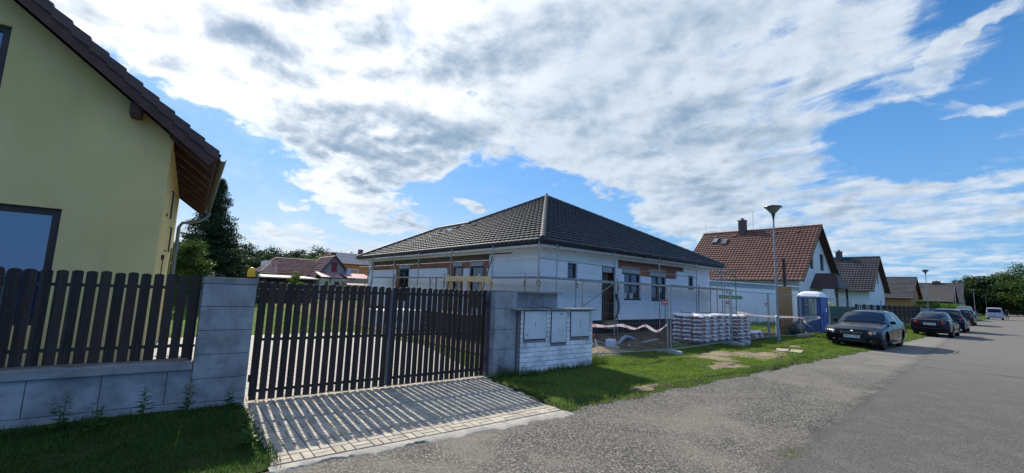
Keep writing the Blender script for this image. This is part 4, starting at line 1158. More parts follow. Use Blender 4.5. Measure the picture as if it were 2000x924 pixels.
# ------------------------------------------------------------------ insulated garage between the bungalow and the red roofed house
def garage():
    ang = math.atan2(-(2.0), 10.6)
    A = Vector((-13.3, 28.2)); Bq = Vector((-11.3, 38.8)); L = (Bq-A).length; rz = -math.atan2(Bq.x-A.x, Bq.y-A.y)
    t = thing('garage', 'flat roofed garage clad in pale insulation boards behind the scaffold end', 'garage', (A.x, A.y, 0), rz)
    Me = mat('insulation_board', (.78, .8, .81))
    b = MB(); z = 0; r = 0
    while z < 2.55:
        z2 = min(z+.5, 2.56); a = -(.5 if r % 2 else 0)
        while a < L:
            p, s = max(a, 0), min(a+1, L)
            if s-p > .02: b.box(-.08, random.uniform(-.002, .002), p+.002, s-.002, z+.002, z2-.002)
            a += 1
        z = z2; r += 1
    b.build('insulation_boards', Me, t)
    MB().box(-5.5, -.082, 0, L, 0, 2.72).build('wall', mat('grey_masonry', (.30, .31, .32), .9), t)
    MB().box(-.0815, .015, -.02, L+.01, 2.562, 2.86).build('parapet_board', mat('grey_parapet', (.30, .35, .38), .8, .08, 2), t)
    MB().box(-5.6, .09, -.1, L+.1, 2.862, 2.93).build('roof_edge', mat('bright_metal_edge', (.75, .77, .78), .35, .05, 3, metal=.3), t)
    text_part('ATE', .36, mat('black_print', (.02, .02, .02)), t, (.008, 2.05, 2.20), (R(90), 0, R(90)))
    sp = MB().box(.003, .006, 0.95, 3.55, 1.76, 1.98).build('green_stripe', mat('green_print', (.10, .22, .12), .6, .1, 3), t)
    MB().box(.0065, .0085, 1.1, 3.2, 1.845, 1.885).build('yellow_line', mat('yellow_print', (.42, .42, .12), .6), sp)
garage()

# ------------------------------------------------------------------ scaffolding
M_GALV = mat('scaffold_tube', (.30, .31, .31), .45, .2, 8, metal=.6)
M_GREEN = mat('green_scaffold_paint', (.03, .12, .06), .5, .25, 8)
M_DECK = mat('scaffold_deck', (.28, .29, .30), .6, .2, 5, metal=.3)
M_PINE = mat('fresh_pine', (.56, .42, .22), .75, .15, 6, .3, 50)
def bake_mods(o):
    dg = bpy.context.evaluated_depsgraph_get(); me = bpy.data.meshes.new_from_object(o.evaluated_get(dg))
    o.modifiers.clear(); o.data = me
def arc_bracket(mb, p, s, ax):
    """curved strut under the deck from the upright"""
    pts = []
    for i in range(7):
        a = math.pi*i/6
        d = .10*math.sin(a); z = -.05-.28*i/6
        pts.append((p[0]+(s*d if ax == 'x' else 0), p[1]+(s*d if ax == 'y' else 0), p[2]+z))
    mb.tube(pts, .014, 6)
def scaffold_street():
    t = thing('scaffold', 'tube scaffold with guard rails in front of the street side of the bungalow', 'scaffold', (-11, 11, 0), group='scaffolds round the bungalow')
    def L(x, y, z): return (x+11, y-11, z)
    for y in (11.39, 14.87, 18.32, 21.88):
        p = MB().bar(L(-10.98, y, 0), L(-10.98, y, 3.50), .024, n=8).build('post', M_GALV, t, smooth=True)
        MB().box(*[v for pair in zip(L(-11.05, y-.07, 0), L(-10.91, y+.07, .012)) for v in pair]).build('base_plate', M_GALV, p)
    for y in (11.39, 18.32):
        MB().bar(L(-10.98, y-.03, 3.42), L(-10.98, y+.09, 3.42), .035, n=6).build('clamp', M_GREEN, t)
    MB().bar(L(-10.98, 10.60, 3.42), L(-10.98, 21.95, 3.39), .017, n=6).build('guard_rail', M_GALV, t)
    MB().bar(L(-10.98, 10.55, 2.93), L(-10.98, 21.95, 2.78), .017, n=6).build('guard_rail', M_GALV, t)
    for a, b in ((10.6, 14.6), (14.62, 18.2), (18.22, 22.2), (22.22, 26.5)):
        MB().box(*[v for pair in zip(L(-11.62, a, 2.235), L(-11.02, b-.02, 2.30)) for v in pair]).build('deck', M_DECK, t, bevel=.004)
    hb = MB()
    y = 15.9
    while y < 17.9: hb.bar(L(-11.019, y, 2.268), L(-11.012, y, 2.268), .014, n=6); y += .13
    hb.build('deck_holes', M_STEEL_DK, t)
    MB().box(*[v for pair in zip(L(-11.019, 17.0, 2.245), L(-11.012, 17.3, 2.29)) for v in pair]).build('red_mark', mat('red_paint', (.45, .03, .04), .5), t)
    for y in (11.15, 13.25, 16.05, 20.0, 23.5, 24.9):
        m = MB().bar(L(-11.68, y, .02), L(-11.68, y, 2.47), .024, n=8)
        p = m.build('post', M_GALV, t, smooth=True)
        b = MB(); arc_bracket(b, L(-11.68, y, 2.23), 1, 'y'); b.build('bracket', M_GREEN if y < 12 else M_STEEL_DK, p)
    MB().bar(L(-10.99, 12.9, 1.25), L(-10.99, 14.87, 2.22), .020, n=6).build('brace', M_GALV, t)
scaffold_street()
def scaffold_tower():
    t = thing('scaffold', 'green and grey scaffold end frame beside the insulated garage', 'scaffold', (-11, 24.5, 0), group='scaffolds round the bungalow')
    def L(x, y, z): return (x+11, y-24.5, z)
    for (x, y, m) in ((-11.0, 24.9, M_GALV), (-11.75, 25.9, M_GALV), (-11.0, 26.7, M_GREEN), (-11.75, 26.9, M_GALV)):
        MB().bar(L(x, y, 0), L(x, y, 3.55), .024, n=8).build('post', m, t, smooth=True)
    MB().bar(L(-11.0, 22.0, 3.36), L(-11.0, 26.75, 3.42), .017, n=6).build('guard_rail', M_GALV, t)
    MB().bar(L(-11.0, 24.9, 3.25), L(-11.0, 26.7, 3.12), .017, n=6).build('guard_rail', M_GREEN, t)
    MB().bar(L(-11.75, 25.9, 3.30), L(-11.75, 26.9, 3.26), .02, n=6).build('guard_rail', M_GALV, t)
    MB().bar(L(-11.0, 25.8, 3.12), L(-11.0, 25.6, 2.95), .015, n=6).build('coupler', mat('white_paint', (.7, .7, .7)), t)
    MB().bar(L(-11.0, 26.7, 1.2), L(-11.0, 24.9, 1.3), .017, n=6).build('cross_tube', M_GALV, t)
scaffold_tower()
def scaffold_side():
    t = thing('scaffold', 'tube scaffold along the bungalow side that faces the gate, with a deck at door height', 'scaffold', (-11.1, 10.6, 0), group='scaffolds round the bungalow')
    def L(x, y, z): return (x+11.1, y-10.6, z)
    for x in (-11.13, -13.85, -17.01, -20.14, -23.08, -26.06):
        p = MB().bar(L(x, 10.6, 0), L(x, 10.6, 3.54), .024, n=8).build('post', M_GALV, t, smooth=True)
        b = MB(); arc_bracket(b, L(x, 10.62, 2.24), -1, 'x'); b.build('bracket', M_GREEN, p)
    MB().bar(L(-11.0, 10.6, 3.42), L(-26.1, 10.6, 3.42), .017, n=6).build('guard_rail', M_GALV, t)
    MB().bar(L(-11.0, 10.6, 2.95), L(-28.3, 10.6, 2.93), .017, n=6).build('guard_rail', M_GALV, t)
    for a, b in ((-11.1, -14.0), (-14.02, -17.0), (-17.02, -20.1), (-20.12, -23.1), (-23.12, -26.1)):
        MB().box(*[v for pair in zip(L(a, 10.66, 2.225), L(b+.02, 11.2, 2.29)) for v in pair]).build('deck', M_DECK, t, bevel=.004)
    hb = MB(); x = -11.6
    while x > -13.6: hb.bar(L(x, 10.659, 2.258), L(x, 10.651, 2.258), .014, n=6); x -= .13
    hb.build('deck_holes', M_STEEL_DK, t)
    for x in (-12.55, -15.6, -18.6, -24.4):
        p = MB().bar(L(x, 11.26, 0), L(x, 11.26, 2.45), .024, n=8).build('post', M_GALV, t, smooth=True)
        b = MB(); arc_bracket(b, L(x, 11.26, 2.22), -1, 'x'); b.build('bracket', M_STEEL_DK, p)
    MB().bar(L(-13.83, 10.58, 3.11), L(-14.75, 10.58, 1.0), .022, n=6).build('brace', M_STEEL_DK, t)
    MB().bar(L(-26.05, 10.6, 3.26), L(-28.3, 10.6, .3), .022, n=6).build('brace', M_GALV, t)
    MB().bar(L(-26.05, 10.6, 2.26), L(-27.3, 10.6, .3), .022, n=6).build('brace', M_GALV, t)
    for x in (-26.9, -27.5): MB().bar(L(x, 10.9, 0), L(x, 10.9, 3.3), .02, n=6).build('post', M_GALV, t)
scaffold_side()
def ladder(name, label, x0, x1, y, z0, z1, m, lean=.0, step=.28):
    t = thing('ladder', label, 'ladder', (x0, y, 0))
    w = x1-x0
    for x in (0, w): MB().obox((x, lean/2, (z0+z1)/2), (.025, .06, math.hypot(z1-z0, lean)), (-math.atan2(lean, z1-z0), 0, 0)).build('stile', m, t)
    z = z0+.2
    while z < z1-.1:
        k = (z-z0)/(z1-z0); MB().bar((0, lean*k, z), (w, lean*k, z), .014, n=6).build('rung', m, t); z += step
ladder('ladder', 'short aluminium ladder under the scaffold deck at the side of the bungalow', -19.45, -18.85, 10.95, 0, 2.25, M_STEEL, step=.42)

def trestle():
    t = thing('timber_trestle', 'raw pine beam on splayed timber legs in front of the bungalow, above the gate', 'trestle', (-15.3, 9.3, 0))
    MB().obox((1.55, 0, 2.115), (3.15, .05, .19), (0, .008, 0)).build('beam', M_PINE, t, bevel=.004)
    for (x, w, tl) in ((.22, .12, .10), (.52, .10, -.10), (.98, .10, 0), (1.62, .14, .0), (2.42, .10, 0), (3.06, .11, .0)):
        h = 2.0 if x < 3 else .55
        MB().obox((x, .06, 2.0-h/2+.05), (w, .045, h), (0, tl, 0)).build('leg', mat('weathered_pine', (.40, .28, .15), .8, .2, 6), t, bevel=.003)
    for x in (.25, .95, 1.6, 2.4):
        MB().obox((x, -.01, 2.24), (.06, .04, .12)).build('peg', M_PINE, t)
trestle()
# dark bags and a pale sack on the scaffold foot behind the trestle
def lump(name, label, cat, loc, size, m, seed=0, group=None, parent=None, sub=2):
    bm = bmesh.new(); bmesh.ops.create_icosphere(bm, subdivisions=3, radius=1); r = random.Random(seed)
    ph = [r.uniform(0, 6) for _ in range(6)]
    for v in bm.verts:
        c = v.co; k = 1+.12*math.sin(3*c.x+ph[0])+.1*math.sin(4*c.y+ph[1])+.08*math.sin(5*c.z+ph[2])+.05*math.sin(9*c.x+7*c.y+ph[3])
        c *= k; c.x *= size[0]/2; c.y *= size[1]/2; c.z = max(c.z, -.75)*size[2]/1.75+size[2]*.43
    me = bpy.data.meshes.new(name); bm.to_mesh(me); bm.free(); me.materials.append(m)
    me.polygons.foreach_set('use_smooth', [True]*len(me.polygons))
    o = bpy.data.objects.new(name, me); COL.objects.link(o); o.location = loc
    if parent: o.parent = parent
    if label: tag(o, label, cat, group)
    return o

# ------------------------------------------------------------------ temporary mesh fence
def fence_panel(label, p0, p1, h=2.0, z=.06, net=False):
    p0, p1 = Vector(p0), Vector(p1); L = (p1-p0).length; an = -math.atan2(p1.x-p0.x, p1.y-p0.y)
    t = thing('mesh_fence', label, 'site fence', (p0.x, p0.y, z), an, 'temporary mesh fence panels')
    for y in (.03, L-.03): MB().bar((0, y, 0), (0, y, h), .021, n=8).build('post', M_GALV, t, smooth=True)
    for zz in (.12, h-.02): MB().bar((0, .03, zz), (0, L-.03, zz), .016, n=8).build('rail', M_GALV, t, smooth=True)
    w = MB(); y = .12
    while y < L-.05: w.bar((0, y, .12), (0, y, h-.03), .0022, n=3, caps=False); y += .095
    for zz in (.35, .62, .89, 1.16, 1.43, 1.70): w.bar((.003, .03, zz), (.003, L-.03, zz), .0022, n=3, caps=False)
    w.build('wire_mesh', M_GALV, t, fix=False)
    return t, L
def foot(x, y, rz, label):
    b = MB()
    b.prism([(-.35, 0), (.35, 0), (.33, .10), (.12, .13), (-.12, .13), (-.33, .10)], 'y', -.11, .11)
    o = b.build('concrete_base', mat('foot_concrete', (.34, .33, .30), .9, .2, 7, .5, 60), bevel=.012, loc=(x, y, verge_z(x, y)-.005), rotz=rz)
    tag(o, label, 'concrete block', 'concrete feet of the mesh fence')
M_RED = mat('red_sign', (.42, .018, .03), .45, .05, 4)
M_WPRINT = mat('white_print', (.75, .74, .74), .6, .03, 3)
fence_panel('wire mesh fence panel beside the meter cabinet with striped tape strung across it', (-7.35, 8.55), (-6.90, 11.98), 2.0, .06)
fence_panel('wire mesh fence panel in front of the tall stacks of bags', (-6.87, 12.04), (-7.10, 16.70), 2.05, .06)
fence_panel('wire mesh fence panel between the bag stacks and the big street lamp', (-7.10, 16.78), (-7.35, 21.10), 2.02, .04)
fence_panel('wire mesh fence panel between the big street lamp and the poster', (-7.35, 21.16), (-6.98, 24.15), 2.02, .04)
fence_panel('wire mesh fence panel standing in front of the blue toilet cabin', (-6.98, 24.2), (-7.40, 30.0), 1.95, .03)
fp, LL = fence_panel('wire mesh fence panel with green netting behind the black estate car', (-7.45, 30.9), (-7.5, 36.1), 2.0, .03)
net = MB(); n = 24
vs = []; 
for i in range(n+1):
    y = .05+(LL+1.3)*i/n; zt = 1.52-.02*i/n+.012*math.sin(i*1.3)
    for k in range(7): vs.append((-.04+.02*math.sin(i*.9+k), y, .05+(zt-.05)*k/6))
net.add(vs, [(i*7+k, i*7+k+1, (i+1)*7+k+1, (i+1)*7+k) for i in range(n) for k in range(6)])
net.build('green_netting', mat('green_netting', (.010, .060, .032), .85, .2, 3), fp, smooth=True)
foot(-6.85, 12.0, R(5), 'concrete foot below the joint of the first two mesh panels, left of the bags')
foot(-7.02, 16.75, R(0), 'concrete foot under the mesh fence beside the bag stacks')
foot(-6.92, 24.15, R(70), 'concrete foot in the grass below the poster')
def small_sign(y, x, z, txt, label):
    t = thing('sign', label, 'sign', (x, y, z), group='small red plates on the mesh fence')
    MB().box(-.003, .003, -.16, .16, -.065, .065).build('plate', M_RED, t, bevel=.002)
    text_part('T', .12, M_WPRINT, t, (.0042, -.10, 0), (R(90), 0, R(90)))
    MB().box(.0035, .005, -.06, .13, -.012, .012).build('white_bar', M_WPRINT, t)
small_sign(11.72, -6.86, 1.56, 'T', 'small red plate on the mesh panel nearest the meter cabinet, left of the post')
small_sign(16.38, -7.05, 1.60, 'T', 'small red plate hanging above the bag stacks')
small_sign(20.75, -7.28, 1.57, 'T', 'small red plate on the mesh fence just left of the big street lamp')

# striped tape
def mat_tape():
    m = bpy.data.materials.new('barrier_tape_film'); m.use_nodes = True; nt = NT(m.node_tree); b = nt.n['Principled BSDF']
    tc = nt.new('ShaderNodeTexCoord'); sp = nt.new('ShaderNodeSeparateXYZ'); nt.l.new(tc.outputs['Object'], sp.inputs[0])
    s = nt.math('FRACT', nt.math('MULTIPLY', nt.math('ADD', sp.outputs[1], sp.outputs[2]), 2.6))
    c = nt.mix(nt.math('GREATER_THAN', s, .72), (.80, .76, .77, 1), (.76, .52, .54, 1))
    nt.put(b.inputs['Base Color'], c); b.inputs['Roughness'].default_value = .35
    tr = nt.new('ShaderNodeBsdfTranslucent'); nt.l.new(c, tr.inputs[0]); mx = nt.new('ShaderNodeMixShader'); mx.inputs[0].default_value = .5
    nt.l.new(b.outputs[0], mx.inputs[1]); nt.l.new(tr.outputs[0], mx.inputs[2]); nt.l.new(mx.outputs[0], nt.n['Material Output'].inputs[0])
    return m
M_TAPE = mat_tape()
def tape(label, pts, w=.075, extra=None):
    P = [Vector(p) for p in pts]; mb = MB(); V = []; n = 14
    q = []
    for i in range(len(P)-1):
        p0, p1, p2, p3 = P[max(i-1, 0)], P[i], P[i+1], P[min(i+2, len(P)-1)]
        for k in range(n):
            t = k/n; q.append(.5*((2*p1)+(-p0+p2)*t+(2*p0-5*p1+4*p2-p3)*t*t+(-p0+3*p1-3*p2+p3)*t**3))
    q.append(P[-1])
    for i, p in enumerate(q):
        a = .25*math.sin(i*.33)+.15*math.sin(i*.9); ww = w*(.75+.25*math.sin(i*.21+1))
        V += [p+Vector((math.sin(a)*ww/2+.003, 0, math.cos(a)*ww/2)), p-Vector((math.sin(a)*ww/2, 0, math.cos(a)*ww/2))]
    k = len(V)
    mb.add(V+[v+Vector((-.002, 0, 0)) for v in V], [(2*i, 2*i+1, 2*i+3, 2*i+2) for i in range(len(q)-1)]+[(k+2*i+2, k+2*i+3, k+2*i+1, k+2*i) for i in range(len(q)-1)])
    o = mb.build('barrier_tape', M_TAPE, fix=False, smooth=True); tag(o, label, 'barrier tape', 'red and white barrier tapes'); return o
tape('red and white tape sagging across the mesh panel beside the meter cabinet', [(-7.30, 8.9, .92), (-7.25, 9.5, .88), (-7.18, 10.05, .90), (-7.12, 10.6, .80), (-7.05, 11.0, .88), (-6.98, 11.5, .72), (-6.92, 12.0, .93)], .085)
tape('red and white tape from the bag stacks past the lamp to the poster', [(-7.10, 17.3, 1.24), (-7.15, 19.0, 1.12), (-7.18, 21.4, 1.03), (-7.05, 23.4, 1.0), (-6.93, 24.3, .96)], .09)
tape('red and white tape knotted below the white warning board', [(-6.90, 24.2, .82), (-6.92, 25.2, .80), (-7.1, 26.9, .90), (-7.4, 29.5, .95)], .13)
tape('short loose tape end dangling under the white warning board', [(-6.9, 24.5, .72), (-6.88, 25.1, .55), (-6.87, 25.35, .52), (-6.86, 25.4, .32)], .07)

# ------------------------------------------------------------------ sheet of strand board, old post, warning board, poster
osb = MB().box(-.009, .009, -.55, .55, 0, 2.5).build('strand_board', mat('strand_board', (.34, .205, .085), .8, .35, 16, .4, 40, detail=8), bevel=.002, loc=(-8.0, 25.25, 0), rotz=R(-20)); tag(osb, 'tall brown strand board sheet standing upright beside the garage', 'board')
tp = thing('timber_post', 'dark weathered timber post rising above the strand board', 'post', (-8.1, 25.7, 0))
MB().box(-.06, .06, -.07, .07, 0, 4.0).build('post', mat('weathered_brown_timber', (.07, .045, .035), .8, .3, 6), tp, bevel=.01)
MB().obox((0, .09, 3.15), (.10, .06, .5), (.15, 0, 0)).build('cleat', mat('weathered_brown_timber', (.07, .045, .035)), tp)
ob = MB().box(-.04, .04, -.35, .35, 0, 2.35)
o = ob.build('white_screen', M_WHITE, loc=(-8.4, 27.3, 0), rotz=R(-10)); tag(o, 'plain white panel standing between the strand board and the toilet cabin', 'screen')

def poster_mat():
    m = bpy.data.materials.new('poster_photo'); m.use_nodes = True; nt = NT(m.node_tree); b = nt.n['Principled BSDF']
    tc = nt.new('ShaderNodeTexCoord'); f, c = nt.noise(tc.outputs['Object'], 3.2, 6, .6, 1.0); g, _ = nt.noise(tc.outputs['Object'], 9, 4, .6)
    q = nt.mix(nt.smooth(f, .35, .65), (.06, .08, .04, 1), (.42, .33, .26, 1)); q = nt.mix(nt.smooth(g, .55, .7), q, (.25, .36, .30, 1))
    nt.put(b.inputs['Base Color'], q); b.inputs['Roughness'].default_value = .5; return m
def poster():
    t = thing('poster', 'dark poster banner with white text and a garden picture tied to the mesh fence', 'poster', (-6.93, 24.45, 0), R(1.5))
    M_D = mat('dark_banner', (.035, .045, .055), .5, .1, 3)
    MB().box(0, .006, 0, 2.25, 1.10, 1.92).build('banner', M_D, t)
    MB().box(.0065, .009, .85, 2.22, 1.12, 1.90).build('picture', poster_mat(), t)
    for z, s, l in ((1.82, .10, 'U'), (1.72, .10, 'O'), (1.58, .07, 'STAVBY'), (1.50, .035, 'a'), (1.36, .045, 'ZAHRADY'), (1.17, .045, 'REALIZACE')):
        text_part(l, s*1.3, M_WPRINT, t, (.008, .42, z), (R(90), 0, R(90)))
    w = thing('warning_board', 'white board with black lettering tied below the poster', 'sign', (-6.90, 24.3, 0), R(1.5))
    MB().box(0, .004, 0, 2.3, .83, 1.06).build('board', mat('cream_board', (.55, .53, .50), .6, .05, 3), w)
    text_part('ZÁKAZ VSTUPU', .23, mat('black_print', (.02, .02, .02)), w, (.006, 1.15, .945), (R(90), 0, R(90)), sx=1.25)
poster()

# ------------------------------------------------------------------ portable toilet
def toilet():
    t = thing('portable_toilet', 'blue portable toilet cabin with a white domed roof behind the poster', 'portable toilet', (-7.75, 28.9, .02), R(0))
    M_BL = mat('blue_plastic', (.012, .055, .26), .4, .12, 2.5, spec=.45); M_BL2 = mat('light_blue_plastic', (.10, .20, .42), .4, .1, 3)
    M_RF = mat('white_translucent_roof', (.72, .76, .82), .45, .05, 4)
    MB().box(-.55, .55, -.55, .55, .10, 2.02).build('cabin', M_BL, t, bevel=.03)
    MB().box(-.58, .58, -.58, .58, 0, .10).build('base', M_BLACK, t, bevel=.01)
    for y in (-.575, .575):
        for x in (-.56, .56): MB().box(x-.03, x+.03, y-.03, y+.03, .1, 2.02).build('corner_rail', M_BL2, t, bevel=.012)
    # door on the road side with louvres
    d = MB().box(.552, .57, -.42, .42, .16, 1.98).build('door', mat('deep_blue_plastic', (.02, .07, .30), .4, .1, 3), t, bevel=.006)
    l = MB()
    for i in range(6): l.box(.571, .58, .14, .36, 1.55+i*.055, 1.58+i*.055)
    l.build('louvre', M_BL2, d)
    MB().box(.572, .58, .12, .34, 1.20, 1.42).build('notice', M_WPRINT, d)
    MB().box(.572, .59, -.36, -.30, .95, 1.1).build('handle', M_BLACK, d)
    for y in (-.551,):
        for x in (-.3, .0, .3): MB().box(x-.06, x+.06, y-.018, y, .3, 1.85).build('side_rib', M_BL, t, bevel=.008)
    # domed roof: ribbed shell
    r = MB(); nx, ny = 24, 16; V = []
    for i in range(nx+1):
        for j in range(ny+1):
            u, v = -1+2*i/nx, -1+2*j/ny
            z = 2.03+.30*math.sqrt(max(0, (1-abs(u)**4)*(1-abs(v)**3.5)))*(.86+.14*math.cos(u*math.pi*5.0)*(1 if abs(v) < .9 else 0))
            V.append((v*.60, u*.60, z))
    r.add(V, [(i*(ny+1)+j, (i+1)*(ny+1)+j, (i+1)*(ny+1)+j+1, i*(ny+1)+j+1) for i in range(nx) for j in range(ny)])
    r.box(-.605, .605, -.605, .605, 2.0, 2.045)
    r.build('roof', M_RF, t, smooth=True)
toilet()
lump('stone', 'pale grey boulder in the grass by the toilet cabin', 'boulder', (-7.2, 29.2, .02), (.55, .9, .5), mat('pale_stone', (.30, .29, .27), .9, .3, 5, .6, 30), 4)
lump('garbage_bag', 'black rubbish bag slumped at the foot of the poster fence', 'bag', (-7.5, 25.2, .0), (.6, 1.3, .75), mat('black_film', (.012, .012, .014), .35, .2, 5), 8)
lump('tarpaulin', 'bright yellow tarpaulin heap showing over the green netting', 'tarpaulin', (-9.2, 38.6, .0), (1.2, 2.6, 1.75), mat('yellow_film', (.62, .60, .10), .6, .15, 3), 12)

# ------------------------------------------------------------------ stacks of bags
def bag_mat():
    m = bpy.data.materials.new('printed_bag_paper'); m.use_nodes = True; nt = NT(m.node_tree); b = nt.n['Principled BSDF']
    tc = nt.new('ShaderNodeTexCoord'); o = tc.outputs['Object']; sp = nt.new('ShaderNodeSeparateXYZ'); nt.l.new(o, sp.inputs[0]); x, y, z = sp.outputs
    ob = nt.new('ShaderNodeObjectInfo')
    f, _ = nt.noise(o, 8, 4, .6); c = (.68, .64, .655, 1)
    wob = nt.math('MULTIPLY', nt.math('SUBTRACT', f, .5), .05)
    shift = nt.math('MULTIPLY', nt.math('SUBTRACT', ob.outputs['Random'], .5), .05)
    yy = nt.math('ADD', nt.math('ADD', y, wob), shift)
    # brown red motif on the long sides
    m1 = nt.math('MULTIPLY', nt.smooth(yy, -.265, -.255), nt.smooth(yy, -.01, -.045))
    m1 = nt.math('MULTIPLY', m1, nt.smooth(nt.math('ABSOLUTE', nt.math('ADD', z, wob)), .055, .046))
    sidef = nt.math('GREATER_THAN', nt.math('ABSOLUTE', x), .175)
    brown = nt.mix(f, (.13, .055, .045, 1), (.24, .10, .09, 1))
    col = nt.mix(nt.math('MULTIPLY', m1, sidef), c, brown)
    # dark word on the long side
    m2 = nt.math('MULTIPLY', nt.smooth(yy, .06, .065), nt.smooth(yy, .20, .195))
    m2 = nt.math('MULTIPLY', m2, nt.smooth(nt.math('ABSOLUTE', nt.math('SUBTRACT', z, .012)), .015, .011))
    col = nt.mix(nt.math('MULTIPLY', nt.math('MULTIPLY', m2, sidef), .8), col, (.05, .06, .08, 1))
    # ends: dusky red film with a white label and a dark word
    endf = nt.math('GREATER_THAN', nt.math('ABSOLUTE', y), .268)
    red = nt.mix(nt.smooth(f, .35, .65), (.22, .065, .07, 1), (.46, .25, .26, 1))
    lab = nt.math('MULTIPLY', nt.smooth(nt.math('ABSOLUTE', nt.math('ADD', x, .02)), .150, .145), nt.smooth(z, -.012, -.008))
    wrd = nt.math('MULTIPLY', nt.smooth(nt.math('ABSOLUTE', nt.math('ADD', x, -.02)), .085, .08), nt.smooth(nt.math('ABSOLUTE', nt.math('SUBTRACT', z, .008)), .013, .010))
    e = nt.mix(lab, red, (.68, .68, .70, 1)); e = nt.mix(nt.math('MULTIPLY', wrd, .85), e, (.05, .05, .07, 1))
    col = nt.mix(endf, col, e)
    nt.put(b.inputs['Base Color'], col); b.inputs['Roughness'].default_value = .45; b.inputs['Specular IOR Level'].default_value = .4
    g, _ = nt.noise(o, 16, 4, .6, .8); bp = nt.new('ShaderNodeBump'); bp.inputs['Strength'].default_value = .5; bp.inputs['Distance'].default_value = .012
    nt.l.new(g, bp.inputs['Height']); nt.l.new(bp.outputs[0], b.inputs['Normal'])
    return m
M_BAG = bag_mat()
def bag_mesh(k):
    bm = bmesh.new(); bmesh.ops.create_cube(bm, size=2)
    bmesh.ops.subdivide_edges(bm, edges=bm.edges, cuts=7, use_grid_fill=True)
    r = random.Random(k); p = [r.uniform(0, 6) for _ in range(4)]
    for v in bm.verts:
        x, y, z = v.co
        fx, fy = math.sqrt(max(0, 1-abs(x)**5)), math.sqrt(max(0, 1-abs(y)**6))
        prof = (.74+.26*min(1, fx*1.1))*(.80+.20*min(1, fy*1.1))
        zz = z*.072*prof
        bulge = 1-.10*abs(z)**2
        X = x*.197*bulge*(1+.02*math.sin(3*y+p[0])); Y = y*.297*(1-.06*abs(z)**2)*(1+.015*math.sin(4*x+p[1]))
        zz += .006*math.sin(5*x+3*y+p[2])+.004*math.sin(9*y+p[3])
        v.co = (X, Y, zz)
    me = bpy.data.meshes.new('bag'); bm.to_mesh(me); bm.free(); me.materials.append(M_BAG)
    me.polygons.foreach_set('use_smooth', [True]*len(me.polygons)); return me
BAGS = [bag_mesh(k) for k in range(5)]
br = random.Random(21)
def place_bag(x, y, z, label, group, rx=0, ry=0, rz=0):
    o = bpy.data.objects.new('cement_bag', br.choice(BAGS)); COL.objects.link(o)
    o.location = (x+br.uniform(-.010, .010), y+br.uniform(-.012, .012), z)
    o.rotation_euler = (rx+br.uniform(-.02, .02), ry+br.uniform(-.02, .02), rz+br.uniform(-.025, .025))
    tag(o, label, 'bag', group)
def pallet(x0, x1, y0, y1, label):
    t = thing('pallet', label, 'pallet', (x0, y0, 0), group='pallets under the bags')
    w, d = x1-x0, y1-y0
    for i in range(3): MB().box(w*i/2-(.1*(i/2)), w*i/2-(.1*(i/2))+.1, 0, d, .0, .02).build('bottom_board', mat('pallet_wood', (.22, .17, .11), .85, .3, 5), t)
    for i in range(3):
        for j in range(3):
            a = w*i/2-.1*(i/2); b = d*j/2-.14*(j/2); MB().box(a, a+.1, b, b+.14, .022, .095).build('block', mat('pallet_wood', (.22, .17, .11)), t)
    for j in range(7): MB().box(0, w, d*j/6-.1*(j/6), d*j/6-.1*(j/6)+.1, .097, .117).build('deck_board', mat('pallet_wood', (.22, .17, .11)), t)
def stack(x1, y0, cols, rowsy, layers, full, what, h=.141, zb=.19):
    lab = {'front': 'printed bag in the front face of the %s' % what, 'side': 'printed bag in the street side of the %s' % what, 'top': 'printed bag in the sunlit top layer of the %s' % what}
    for k in range(layers):
        z = zb+k*h
        for i in range(cols):
            for j in range(rowsy):
                vis = full or j == 0 or i == 0 or k == layers-1
                if not vis: continue
                key = 'top' if k == layers-1 else ('front' if j == 0 else 'side')
                ordn = ['bottom', 'second lowest', 'third lowest', 'middle height', 'third highest', 'second highest', 'top'][k]
                if j == 0: lb = '%s bag, %s column, near end of the %s' % (ordn, ['street side', 'middle', 'house side'][i], what)
                else: lb = '%s bag, %s column, far end of the %s' % (ordn, ['street side', 'middle', 'house side'][i], what)
                off = .02*math.sin(k*2.1+i)
                place_bag(x1-.2-i*.397+off*.5, y0+.3+j*.60+off, z+.003*math.sin(k*3+i*2+j), lb, 'bags of the '+what)
XS = -7.50
pallet(XS-1.2, XS, 15.35, 16.6, 'wooden pallet under the widest bag stack')
stack(XS, 15.35, 3, 2, 7, False, 'wide near stack')
pallet(XS-1.1, XS-.1, 16.72, 17.95, 'wooden pallet under the middle bag stack')
stack(XS-.06, 16.70, 3, 2, 7, False, 'middle stack')
pallet(XS-1.1, XS, 18.45, 19.65, 'wooden pallet under the far bag stack')
stack(XS-.02, 18.42, 3, 2, 7, False, 'far stack of bags', zb=.165)
for k in range(2):
    for j in range(2):
        for i in range(2):
            place_bag(XS-.22-i*.4, 20.2+j*.62-.10*k, .17+k*.13-.02*j, 'slumped bag in the %s layer of the low heap, %s end, %s' % (['lower', 'upper'][k], ['near', 'far'][j], ['street side', 'house side'][i]), 'bags of the low heap', rx=-.10*(j+.3), ry=.06)
pallet(XS-1.0, XS+.05, 19.9, 21.2, 'wooden pallet under the low heap of bags')
